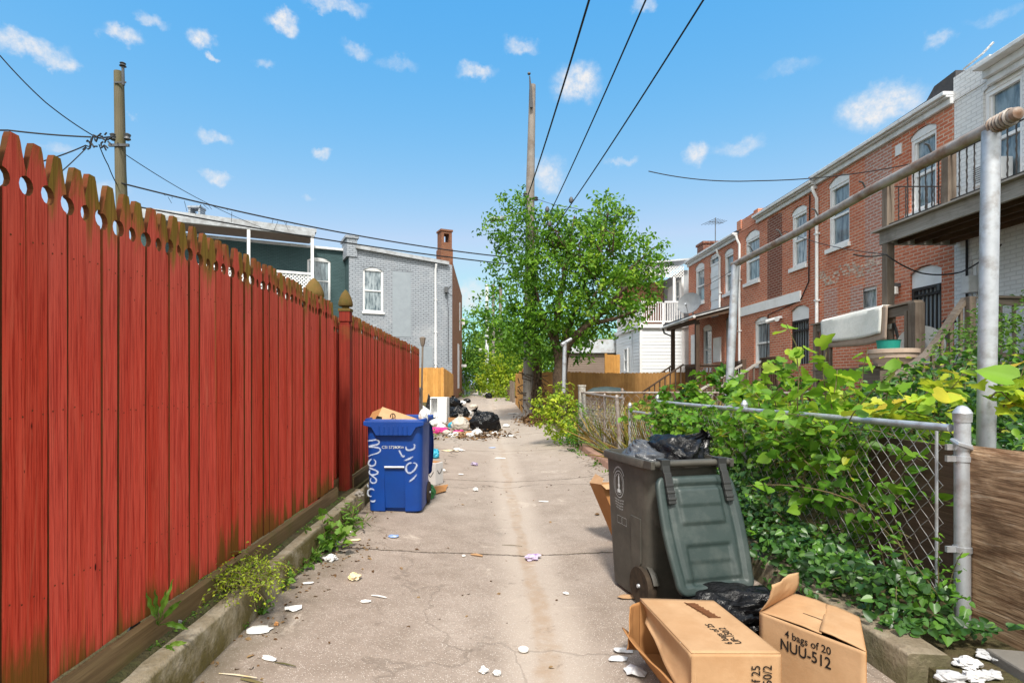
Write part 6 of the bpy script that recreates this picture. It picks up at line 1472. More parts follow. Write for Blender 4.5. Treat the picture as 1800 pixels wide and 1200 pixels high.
for k, st in enumerate(G1):
    q = smoothpts([bfront(630 + a * .175, 700 + b * .175) for a, b in st], 5); wd = .026 if k >= 7 else .023
    w_ = lambda f, wd=wd: 1.45 * wd * (.62 + .5 * math.sin(math.pi * min(1, .15 + f * .8)))
    stroke(m, [p + NB * .0006 * k for p in q], w_, NB)
    q0 = len(m.v) - 2 * len(q); core += [0] * (2 * len(q))
    # a middle line of vertices turns each half into a soft-edged lane
    n_ = len(q); mid = len(m.v); m.v += [tuple(p + NB * .0006 * k) for p in q]; core += [.15 + .85 * min(1, i / 2.5, (n_ - 1 - i) / 2.5) for i in range(n_)]
    del m.f[-(n_ - 1):]; fs_ = [(q0 + i, q0 + i + 1, mid + i + 1, mid + i) for i in range(n_ - 1)] + [(mid + i, mid + i + 1, q0 + n_ + i + 1, q0 + n_ + i) for i in range(n_ - 1)]
    m.f += [list(f) for f in fs_]; ex = len(m.f) - len(m.r); m.r += [.5] * ex; m.sm += [False] * ex; m.mi += [0] * ex
o = m.build('spray_lettering', M['spray'], bc_)
at = o.data.attributes.new('core', 'FLOAT', 'POINT'); at.data.foreach_set('value', core)
text(bc_, 'CSI S72XX', bfront(673, 787.5), fb_.d(-1, 0, 0), fb_.d(0, .06, 1), .045, 'decal'); text(bc_, 'MATTER', bfront(694, 787), fb_.d(-1, 0, 0), fb_.d(0, .06, 1), .030, 'decal')
# cardboard and a bag stuffed in it
def slab(m, a, b, c, d, t=.004, **k):
    a, b, c, d = map(Vector, (a, b, c, d)); n = (b - a).cross(d - a).normalized() * t / 2; vs = [p + n for p in (a, b, c, d)] + [p - n for p in (a, b, c, d)]
    m.add(vs, [(0, 1, 2, 3), (7, 6, 5, 4), (0, 4, 5, 1), (1, 5, 6, 2), (2, 6, 7, 3), (3, 7, 4, 0)], **k)
o1 = thing('cardboard_box', 'flattened cardboard box with arrow symbol sticking up out of the blue cart', 'cardboard box', (-1.0, 6.2, .8))
m = MB(); slab(m, P(661, 740, 5.98), P(741, 740, 6.0), P(716, 730, 6.1), P(672, 715, 6.12)); slab(m, P(672, 715, 6.12), P(716, 730, 6.1), P(716, 742, 6.4), P(665, 735, 6.45)); slab(m, P(716, 730, 6.1), P(741, 739, 6.0), P(748, 742, 6.35), P(722, 738, 6.4)); m.build('panel', M['card'], o1)
m = MB(); slab(m, P(646, 741, 6.2), P(664, 741, 6.04), P(673, 716, 6.16), P(655, 724, 6.3)); m.build('inner_flap', M['carddark'], o1)
m = MB(); n_ = (P(741, 740, 6.0) - P(661, 740, 5.98)).cross(P(672, 715, 6.12) - P(661, 740, 5.98)).normalized(); n_ = -n_ if n_.y > 0 else n_
c = P(690.5, 734, 5.985) + n_ * .012; ux, uz = Vector((1, .01, 0)), Vector((0, .25, 1)).normalized()
stroke(m, [c - uz * .02, c + uz * .035], .009, n_); stroke(m, smoothpts([c + ux * -.026 + uz * -.005, c + ux * -.022 + uz * .024, c + uz * .040, c + ux * .022 + uz * .024, c + ux * .026 + uz * -.005]), .011, n_)
c2 = P(666, 735, 5.96) + n_ * .01; slab(m, c2 + ux * -.04 - uz * .022, c2 + ux * .03 - uz * .022, c2 + ux * .04 + uz * .008, c2 + ux * -.02 + uz * .022, .002); m.build('printed_symbol', M['ink'], o1)

# ---------------------------------------------------------------- bags
def bag(label, c, r, mat, seed, knot=(0, 0, 1), flat=-.75, cat='rubbish bag', name='rubbish_bag', amp=.2, fold=.09, nfold=11, group=None, tail=True, nu=56, nv=38):
    c, r = Vector(c), Vector(r); kn_ = Vector(knot).normalized(); qk = kn_.to_track_quat('Z', 'Y'); m = MB()
    def fn(u, v):
        th = math.pi * (v * .985 + .0075); ph = math.tau * u; d = Vector((math.sin(th) * math.cos(ph), math.sin(th) * math.sin(ph), math.cos(th))); p = qk @ d
        s = Vector((seed * 3.1, seed, -seed)); n1 = mnoise.noise(p * 1.5 + s); n2 = mnoise.noise(p * 3.4 + s); n3 = abs(mnoise.noise(p * 7.0 + s)); n4 = abs(mnoise.noise(Vector((p.x * 16, p.y * 16, p.z * 5)) + s))
        w = math.exp(-th * 1.5); cre = abs(math.sin(ph * nfold / 2 + 2.4 * n1 + 1.3 * n2)) - .5
        k = 1 + amp * n1 + amp * .6 * n2 - fold * n3 * 1.3 - fold * .25 * n4 + fold * 1.8 * cre * (w * 1.3 + .12)
        if tail and th < .3: k += (.3 - th) * .9
        q = p * k; z = max(q.z, flat + .04 * n2); return c + Vector((q.x * r.x, q.y * r.y, z * r.z))
    m.grid(fn, nu, nv)
    if tail:
        e = c + Vector((kn_.x * r.x, kn_.y * r.y, kn_.z * r.z)) * 1.12
        for k in range(5):
            a = k * 1.3 + seed; side = (qk @ Vector((math.cos(a), math.sin(a), .8))).normalized(); w = (qk @ Vector((-math.sin(a), math.cos(a), 0))) * r.x * .12
            m.add([e - w * .4, e + w * .4, e + side * r.x * .32 + w * 1.3, e + side * r.x * .36 - w * 1.1], [(0, 1, 2, 3)], smooth=True)
    return tag(m.build(name, M[mat], sharp=80), label, cat, group)
def gbag(label, px, py, r, mat, seed, **k):
    g_ = G(px, py); g_.y += r[1] * .8; return bag(label, (g_.x, g_.y, az(g_.x, g_.y) + r[2] * .72), r, mat, seed, **k)
bag('white crumpled bag corner poking out of the blue cart', P(744, 733, 6.1), (.05, .06, .09), 'bagwhite', 3, tail=False, flat=-2)

# grey-green cart: hinge side turned to the camera, lid hanging open
fg_ = Frame((1.195, 3.77, az(1.2, 3.8) - .01), R(14)); zr, wt, dt, wb, db = .95, .53, .62, .47, .50
gc_ = cart('rubbish_cart', 'grey-green wheeled cart with its lid hanging open and a city seal on its side', fg_, zr, wt, dt, wb, db, ('cartbody', 'cartlid'), notch=.0)
cart_lid(gc_, fg_, zr, dt, R(20), 'cartlid', L=.69, W=.28)
# printed seal: double oval ring, column on a base, lettering lines above and below
def gside(y, z, off=.004):
    f = z / zr; w = wb + (wt - wb) * f ** .8; return fg_.p(-w / 2 - off, y, z)
NS = fg_.d(-1, 0, -.05).normalized(); m = MB(); cy_, cz_ = .085, .735
for rr in (1.0, .78): stroke(m, [gside(cy_ + .070 * rr * math.cos(a), cz_ + .092 * rr * math.sin(a)) for a in [k * math.tau / 40 for k in range(40)]], .0035 if rr == 1 else .0025, NS, True)
for (ya, za, yb, zb, w) in ((0, -.055, 0, .055, .016), (0, -.02, 0, .0, .026), (0, -.058, 0, -.035, .045), (0, .052, 0, .066, .008)):
    stroke(m, [gside(cy_ + ya, cz_ + za), gside(cy_ + yb, cz_ + zb)], w, NS)
for k in range(22):
    a = R(35 + 110 * k / 21); stroke(m, [gside(cy_ + .088 * math.cos(a), cz_ + .112 * math.sin(a)), gside(cy_ + .088 * math.cos(a), cz_ + .112 * math.sin(a) + .012)], .003, NS)
for row in range(4):
    for k in range(12 - row):
        y = cy_ - (k - 5.5 + row * .5) * .011; z = cz_ - .108 - row * .019 + .006 * abs(k - 5.5) / 5; stroke(m, [gside(y, z), gside(y, z - (.010 if (k * 7 + row) % 3 else .006))], .0035, NS)
for (y0_, y1_) in ((.12, .06), (.05, -.01)): stroke(m, [gside(y0_, .515), gside(y1_, .515), gside(y1_, .465), gside(y0_, .465)], .002, NS, True)
m.build('city_seal', M['decal'], gc_)
m = MB()  # pressed panel along the rear of the side
a_ = [gside(-.07, .56, .0), gside(-.20, .56, .0), gside(-.19, .27, .0), gside(-.07, .10, .0)]; m.add([p + NS * .008 for p in a_] + a_, [(0, 1, 2, 3), (0, 4, 5, 1), (1, 5, 6, 2), (2, 6, 7, 3), (3, 7, 4, 0)]); m.build('side_panel', M['cartbody'], gc_, bevel=.004)
bag('shiny black rubbish bag filling the open grey-green cart', fg_.p(.11, .02, .90), (.24, .25, .19), 'bagblack', 5, knot=(.75, -.1, .75), flat=-1.5, amp=.22, fold=.12, nfold=13)
bag('smoky translucent bag beside the black bag in the grey-green cart', fg_.p(-.09, .04, .90), (.17, .20, .12), 'bagsmoke', 8, knot=(-.3, .2, 1), flat=-1.5, tail=False)
bag('flattened black rubbish bag on the ground under the hanging green lid', (1.42, 3.10, .09), (.33, .24, .15), 'bagblack', 12, knot=(.55, -.6, .45), flat=-.6, amp=.25, fold=.16, nfold=17)

# ---------------------------------------------------------------- cardboard boxes in the foreground
def V3(xy, z): return Vector((xy[0], xy[1], z))
BL, BR, FR_, FL = (.797, 2.837), (1.167, 2.807), (1.217, 2.26), (.849, 2.263); Z0, Z1 = -.01, .28
b1 = thing('cardboard_box', 'large open cardboard box lying on its side with upside-down print on top', 'cardboard box', (1.0, 2.55, 0), 'cardboard boxes by the green cart')
def panel(par, a, b, c, d, nm, mat='card', seed=1, amp=.005):
    a, b, c, d = map(Vector, (a, b, c, d)); n = (b - a).cross(d - a).normalized(); m = MB()
    def fn(u, v):
        e = min(1, 9 * u * (1 - u)) * min(1, 9 * v * (1 - v)); q = Vector((u * 2.6, v * 2.6, seed))
        return a.lerp(b, u).lerp(d.lerp(c, u), v) - n * e * amp * (1 + .9 * mnoise.noise(q) + .5 * abs(mnoise.noise(q * 2.3)) * 2)
    m.grid(fn, 22, 22); return m.build(nm, M[mat], par, solid=.005, sharp=80)
panel(b1, V3(FL, Z1), V3(FR_, Z1), V3(BR, Z1), V3(BL, Z1), 'top_panel', seed=3, amp=.0012); panel(b1, V3(FL, Z0), V3(FR_, Z0), V3(FR_, Z1 - .003), V3(FL, Z1 - .003), 'front_panel', seed=8, amp=.0012)
m = MB(); slab(m, V3(FR_, Z0), V3(BR, Z0), V3(BR, Z1 - .003), V3(FR_, Z1 - .003), .006); slab(m, V3(BR, Z0), V3(BL, Z0), V3(BL, Z1 - .003), V3(BR, Z1 - .003), .006); slab(m, V3(FL, Z0 + .004), V3(BL, Z0 + .004), V3(BR, Z0 + .004), V3(FR_, Z0 + .004), .004); m.build('side_panels', M['carddark'], b1)
def flap(par, a, b, c, d, sag, mat, nm='flap', wav=.012):
    """a bent flap from hinge a-b to free edge d-c"""
    a, b, c, d = map(Vector, (a, b, c, d)); n = (b - a).cross(d - a).normalized(); m = MB()
    def fn(u, v): return (a.lerp(b, u)).lerp(d.lerp(c, u), v) + n * (sag * math.sin(math.pi * v * .9) + wav * v * math.sin(u * 5 + 1) + .006 * v * mnoise.noise(Vector((u * 5, v * 5, a.x * 9))))
    m.grid(fn, 16, 12); return m.build(nm, M[mat], par, solid=.005, sharp=80)
flap(b1, V3(BL, Z1 - .004), V3(FL, Z1 - .004), (.838, 2.25, .06), (.772, 2.74, .205), .03, 'card', wav=.02)
flap(b1, V3(FL, Z0 + .004), V3(BL, Z0 + .004), (.70, 2.83, .13), (.775, 2.22, .125), .02, 'carddark')
flap(b1, V3(BL, Z1 - .02), V3(BL, Z0 + .02), (.705, 2.74, .06), (.735, 2.76, .265), .01, 'carddark', wav=.006)
text(b1, '6 bags of 25\nUP-150/2', Vector((1.055, 2.335, Z1 + .0042)), (-.07, 1, 0), (-1, -.07, 0), .046, 'ink', sx=.88, bold=.0004)
text(b1, '6 bags of 25\nUP-150/2', Vector((1.13, 2.2535, .235)), (0, 0, 1), (-1, 0, 0), .052, 'ink', align='RIGHT', sx=.9, bold=.0004)
m = MB()
for k in range(14):
    c = Vector((1.085 - .004 * k, 2.60 + k * .0125, Z1 + .0045)); m.obox(c, (.024 if k % 3 else .03, 0, 0), (0, .0035 if k % 2 else .0045, 0), (0, 0, .0006))
m.obox((1.035, 2.685, Z1 + .0045), (.003, 0, 0), (-.028, .09, 0), (0, 0, .0006)); m.build('printed_bars', M['inkbrown'], b1)
m = MB(); m.add([Vector((1.0 + .02 * math.cos(a) * (1 + .4 * math.sin(a * 2)), 2.257 - .002, .10 + .055 * math.sin(a))) for a in [k * math.tau / 12 for k in range(12)]], [tuple(range(12))[::-1]]); m.build('torn_sticker', M['paper'], b1)
TL, TR, QR, QL = (1.316, 2.627), (1.554, 2.237), (1.749, 2.563), (1.606, 2.854); Z2 = .30
b2 = thing('cardboard_box', 'cardboard box with NUU-512 printed on its side and one flap raised', 'cardboard box', (1.55, 2.55, 0), 'cardboard boxes by the green cart')
panel(b2, V3(TL, Z0), V3(TR, Z0), V3(TR, Z2 - .003), V3(TL, Z2 - .003), 'front_panel', seed=5, amp=.0012)
m = MB(); slab(m, V3(TR, Z0), V3(QR, Z0), V3(QR, Z2 - .003), V3(TR, Z2 - .003), .006); slab(m, V3(QR, Z0), V3(QL, Z0), V3(QL, Z2 - .003), V3(QR, Z2 - .003), .006); slab(m, V3(QL, Z0), V3(TL, Z0), V3(TL, Z2 - .003), V3(QL, Z2 - .003), .006); m.build('side_panels', M['carddark'], b2)
def lp2(a, b, f): return (a[0] + (b[0] - a[0]) * f, a[1] + (b[1] - a[1]) * f)
h1_, h2_ = lp2(TL, TR, .62), lp2(QL, QR, .55)
flap(b2, V3(TL, Z2 - .002), V3(QL, Z2 - .002), V3(h2_, Z2 + .002), V3(h1_, Z2 + .006), -.006, 'card', 'top_flap', .004)
flap(b2, V3(TR, Z2), V3(QR, Z2), V3(lp2(h2_, QR, -.04), Z2 + .008), V3(lp2(h1_, TR, -.04), Z2 + .012), .004, 'card', 'top_flap', .003)
flap(b2, V3(TL, Z2), V3(QL, Z2), (1.62, 2.84, .415), (1.335, 2.575, .455), .015, 'card', 'raised_flap', .01)
m = MB(); q1, q2 = Vector((*lp2(lp2(TL, QL, .38), lp2(TR, QR, .38), .36), Z2 + .010)), Vector((*lp2(lp2(TL, QL, .38), lp2(TR, QR, .38), .62), Z2 + .012)); stroke(m, [q1, q2], .005, Vector((0, 0, 1))); m.build('slit', M['ink'], b2)
ud = (V3(TR, 0) - V3(TL, 0)).normalized(); nd = Vector((-ud.y, ud.x, 0)) * -1
nd = Vector((ud.y, -ud.x, 0)); nd = nd if nd.y < 0 else -nd
text(b2, '4 bags of 20', V3(lp2(TL, TR, .27), .228) + nd * .0042, ud, (0, 0, 1), .047, 'ink', sx=.88, bold=.0006)
text(b2, 'NUU-512', V3(lp2(TL, TR, .22), .166) + nd * .0042, ud, (0, 0, 1), .070, 'ink', sx=.80, bold=.0010); 
m = MB(); c = V3(lp2(TL, TR, .78), .095) + nd * .0045
stroke(m, [c - ud * .02, c + ud * .02], .022, nd); stroke(m, [c - ud * .055, c - ud * .028], .005, nd); m.build('printed_symbol', M['ink'], b2)
text(b2, 'FN', V3(lp2(TL, TR, .85), .086) + nd * .0042, ud, (0, 0, 1), .03, 'ink')
b3 = thing('cardboard_box', 'tall brown cardboard carton leaning behind the grey-green cart', 'cardboard box', (1.15, 4.85, 0), 'cardboard boxes by the green cart')
fr3 = Frame((1.24, 4.88, .0), R(12), R(-7)); m = MB(); m.obox((0, 0, .25), (.16, 0, .0), (0, .13, 0), (-.10, 0, .25)); fr3.xf(m); m.build('carton', M['carddark'], b3)
m = MB(); slab(m, fr3.p(-.26, -.13, .50), fr3.p(-.26, .13, .50), fr3.p(-.20, .12, .58), fr3.p(-.23, -.12, .55)); slab(m, fr3.p(-.26, -.13, .50), fr3.p(.06, -.13, .50), fr3.p(-.02, -.2, .47), fr3.p(-.24, -.19, .46)); m.build('flap', M['card'], b3)

# ---------------------------------------------------------------- trash heap further up the alley
HEAP = 'rubbish bags in the trash heap'
gbag('large dark rubbish bag slumped at the alley side of the trash heap', 853, 759, (.46, .30, .34), 'bagblack', 21, knot=(-.5, .1, .8), group=HEAP, fold=.08)
gbag('round black rubbish bag right of the white cabinet', 807, 740, (.36, .30, .30), 'bagblack', 23, knot=(.1, -.2, 1), group=HEAP, fold=.1)
gbag('farther black rubbish bag peeping over the heap below the cedar fence', 796, 715, (.34, .3, .24), 'bagblack', 26, group=HEAP)
gbag('beige half-full sack in the middle of the trash heap', 809, 757, (.27, .22, .22), 'baggreyw', 29, group=HEAP)
gbag('white plastic bag left of the beige sack, above the pink bundle', 767, 750, (.20, .18, .14), 'bagwhite', 31, group=HEAP)
gbag('white plastic bag before the large dark bag', 839, 766, (.15, .12, .10), 'bagwhite', 33, group=HEAP)
gbag('small white bag at the far back of the heap', 813, 713, (.18, .15, .14), 'bagwhite', 35, group=HEAP, tail=False)
gbag('bright pink cloth bundle at the near edge of the heap', 769, 762, (.36, .16, .10), 'bagpink', 37, cat='cloth bundle', name='cloth_bundle', tail=False)
gbag('cyan plastic bag on the ground right of the blue cart', 763, 806, (.10, .10, .10), 'bagcyan', 39, tail=False, fold=.16)
gbag('dark green plastic bag on the ground at the foot of the blue cart', 750, 878, (.10, .12, .10), 'baggreen', 41, tail=False, fold=.2)
gbag('small dark rubbish bag lying far down the alley', 940, 705, (.01, .01, .01), 'bagblack', 43) if 0 else None
gbag('small dark bag at the right edge of the far alley', 859, 700, (.25, .2, .22), 'bagblack', 44, tail=False)
for i, (px, py, r, mat, lab) in enumerate(((786, 764, (.13, .10, .07), 'baggreyw', 'pale tan rag between the pink bundle and the carton'), (826, 769, (.12, .09, .07), 'bagwhite', 'thin white bag scrap at the front edge of the leaf debris'), (846, 752, (.12, .1, .1), 'bagwhite', 'white bag tucked under the left flank of the large dark bag'),
    (876, 757, (.14, .1, .07), 'baggreyw', 'beige rag at the far right end of the trash heap'), (758, 741, (.2, .15, .12), 'bagwhite', 'white bag against the red fence end'), (823, 731, (.16, .14, .12), 'bagwhite', 'white bag between the two black bags'), (797, 727, (.2, .18, .16), 'bagblack', 'small black bag wedged behind the round black bag'), (752, 766, (.12, .1, .08), 'bagcyan', 'small teal scrap behind the blue cart'), (832, 717, (.2, .14, .1), 'baggreyw', 'beige bundle at the back of the heap, on the open pavement'), (782, 722, (.24, .2, .2), 'bagblack', 'black bag directly behind the white cabinet'), (775, 757, (.14, .12, .12), 'bagwhite', 'white rag bag above the pink bundle, right of the bin'), (795, 752, (.15, .12, .1), 'bagcyan', 'pale blue-green scrap left of the beige sack'), (842, 741, (.24, .2, .2), 'baggreyw', 'tan sack behind the large dark bag'), (806, 762, (.16, .1, .06), 'bagpink', 'small pink rag at the front of the beige sack'), (890, 751, (.12, .1, .06), 'bagwhite', 'white scrap alone right of the large dark bag'), (821, 708, (.2, .16, .13), 'bagblack', 'small dark bag farthest back in the heap'))):
    gbag(lab, px, py, r, mat, 50 + i * 2.3, cat='rubbish', name='rubbish_scrap', tail=False, nu=30, nv=20)
g_ = G(772, 743); cb_ = thing('cabinet', 'white open-shelved cabinet standing askew in the trash heap', 'cabinet', tuple(g_)); fc_ = Frame(tuple(g_ + Vector((0, .25, 0))), R(-9))
m = MB(); w, dpt, hh = .28, .2, .84
m.box((-w, -dpt, 0), (-w + .03, dpt, hh)); m.box((-w + .03, dpt - .02, .0), (.0, dpt, hh - .001)); m.box((-.03, -dpt, 0), (.0, dpt - .02, hh)); m.box((-w + .03, -dpt, hh - .03), (-.03, dpt - .02, hh)); m.box((-w + .03, -dpt, .18), (-.03, dpt - .02, .21)); m.box((-w + .03, -dpt, 0), (-.03, dpt - .02, .03)); fc_.xf(m); m.build('carcass', M['white'], cb_)
m = MB(); m.box((.002, -dpt - .01, 0), (w, dpt, .30)); m.box((.002, -dpt - .01, .305), (w, dpt, hh)); fc_.xf(m); m.build('door', M['white'], cb_, bevel=.006)
m = MB()
for z in (.12, .30, .78): m.tube([(-w + .015, -dpt - .003, z), (-w + .015, -dpt + .01, z)], .015, 8)
fc_.xf(m); m.build('hinge_hole', M['cartdark'], cb_)
m = MB(); a = G(747, 745); slab(m, a + Vector((-.32, .2, 0)), a + Vector((.12, .35, 0)), a + Vector((.10, .5, .42)), a + Vector((-.30, .35, .72)), .02); tag(m.build('panel_board', M['white2']), 'white board leaning between the red fence end and the cabinet', 'board')
m = MB(); a = G(752, 742); slab(m, a + Vector((-.18, .6, .3)), a + Vector((.10, .6, .25)), a + Vector((.04, .7, .78)), a + Vector((-.05, .7, .95)), .02); tag(m.build('tarp', M['bagblack']), 'black plastic sheet standing behind the white board', 'tarp')
m = MB(); m.tube([(-1.55, 12.92, 0), (-1.55, 12.92, 1.22)], .045, 10); m.lathe([(.05, 0), (.055, .03), (.03, .06), (.0001, .07)], (-1.55, 12.92, 1.22), 10); tag(m.build('pipe_post', M['galvrust']), 'grey capped pipe post at the end of the farther red fence run', 'post')
m = MB(); m.tube([(-1.52, 12.8, .9), (-1.50, 12.85, 2.25)], .022, 8); m.lathe([(.03, 0), (.05, .05), (.075, .20), (.04, .22)], (-1.50, 12.85, 2.25), 8); tag(m.build('yard_broom', M['oldwood']), 'upturned yard broom standing at the far end of the red fence', 'broom')
for (px0, py0, px1, py1, hgt, mat, lab) in ((800, 768, 832, 764, .12, 'card', 'flattened tan carton at the front of the trash heap'), (815, 750, 832, 747, .30, 'carddark', 'torn brown carton between the black bag and the large dark bag'), (790, 745, 803, 742, .2, 'carddark', 'brown scrap of carton in the leaves below the cabinet'), (762, 868, 783, 862, .05, 'carddark', 'brown paper sack scrap beside the green bag')):
    a, b = G(px0, py0), G(px1, py1); m = MB(); slab(m, a, b, b + Vector((.02, .25, hgt * .7)), a + Vector((-.05, .2, hgt)), .01); slab(m, a, b, b + Vector((.02, -.12, .03)), a + Vector((0, -.10, .02)), .01); tag(m.build('torn_carton', M[mat]), lab, 'carton')
a = G(757, 852); wb_ = thing('carton', 'small white-grey carton with a dark swoosh mark, right of the blue cart', 'carton', tuple(a)); fw_ = Frame(tuple(a + Vector((.0, .13, 0))), R(-28))
m = MB(); m.box((-.13, -.10, 0), (.13, .10, .30)); fw_.xf(m); m.build('carton_body', plain('white_grey_card', (.52, .50, .48), (.44, .42, .40), .85, scale=6), wb_, bevel=.003)
m = MB(); m.box((-.131, -.06, .301), (.10, .09, .306)); fw_.xf(m); m.build('opening', M['carddark'], wb_)
m = MB(); stroke(m, smoothpts([fw_.p(.132, -.05, .20), fw_.p(.132, -.01, .15), fw_.p(.132, .03, .16), fw_.p(.132, .07, .21)]), .014, fw_.d(1, 0, 0)); stroke(m, smoothpts([fw_.p(.02, -.102, .14), fw_.p(.05, -.102, .11), fw_.p(.10, -.102, .18)]), .010, fw_.d(0, -1, 0)); m.build('printed_mark', M['ink'], wb_)
m = MB(); a = G(866, 745); m.lathe([(.0001, 0), (.13, .0), (.16, .26), (.165, .27), (.15, .26), (.12, .02), (.0001, .02)], a + Vector((0, .3, .0)), 18, Matrix.Rotation(R(50), 3, 'X')); tag(m.build('bucket', M['white2']), 'white tipped bucket behind the large dark bag', 'bucket')
pp = np.concatenate([np.array([(g.x + random.gauss(0, .3), g.y + random.gauss(0, .5), 0) for _ in range(95)]) for g in (G(790, 765), G(820, 768), G(850, 768), G(870, 765), G(785, 750), G(815, 750))]); pp[:, 2] = [az(x, y) + .015 + .10 * random.random() ** 2 for x, y, _ in pp]
tag(leaves('leaf_debris', M['dead'], None, pp, .10, 'oval', .6, None, None, .5, .5), 'brown leaves and scraps spilled round the trash heap', 'leaf debris', kind='stuff')
pp = np.array([(X, Y, az(X, Y) + .006) for X, Y in [(random.gauss(g.x, .10), random.gauss(g.y, .14)) for g in (G(612, 965), G(600, 985), G(450, 1100), G(640, 960)) for _ in range(26)] + [(random.uniform(-1.2, 1.6), random.uniform(2.2, 12)) for _ in range(110)] + [(random.gauss(-1.22, .07), random.uniform(2, 6)) for _ in range(110)] + [(random.gauss(1.78, .08), random.uniform(3, 11)) for _ in range(90)]])
tag(leaves('scattered_leaves', M['dead'], None, pp, .032, 'oval', .8, None, None, .5, .6), 'small dead leaves and crumbs scattered over the alley', 'dead leaves', kind='stuff')

# ---------------------------------------------------------------- litter on the pavement
LIT = 'litter on the alley'
def crumple(m, c, r, seed, flat=.5, n=22):
    c = Vector(c)
    def fn(u, v):
        th, ph = math.pi * (.01 + .98 * v), math.tau * u; p = Vector((math.sin(th) * math.cos(ph), math.sin(th) * math.sin(ph), math.cos(th))); s = Vector((seed, -seed * 2, seed * 3))
        k = .8 + .5 * mnoise.noise(p * 1.6 + s) - .35 * abs(mnoise.noise(p * 3.6 + s)); return c + Vector((p.x * r[0], p.y * r[1], max(p.z, -.5) * r[2])) * k
    m.grid(fn, n, n * 2 // 3, smooth=False)
def scrap(m, c, w, l, seed, ang, n=11, lift=.02):
    c = Vector(c); out = []
    for k in range(n):
        a = k * math.tau / n; rr = 1 + .5 * mnoise.noise(Vector((math.cos(a) * 1.8, math.sin(a) * 1.8, seed))); x, y = w * rr * math.cos(a), l * rr * math.sin(a)
        out.append(c + Vector((x * math.cos(ang) - y * math.sin(ang), x * math.sin(ang) + y * math.cos(ang), .004 + lift * max(0, mnoise.noise(Vector((x * 30, y * 30, seed)))) )))
    top = c + Vector((0, 0, .006 + lift * .6)); lo = [p - Vector((0, 0, .003)) for p in out]
    m.add([top] + out + lo, [(0, i + 1, (i + 1) % n + 1) for i in range(n)] + [(i + 1, n + i + 1, n + (i + 1) % n + 1, (i + 1) % n + 1) for i in range(n)])
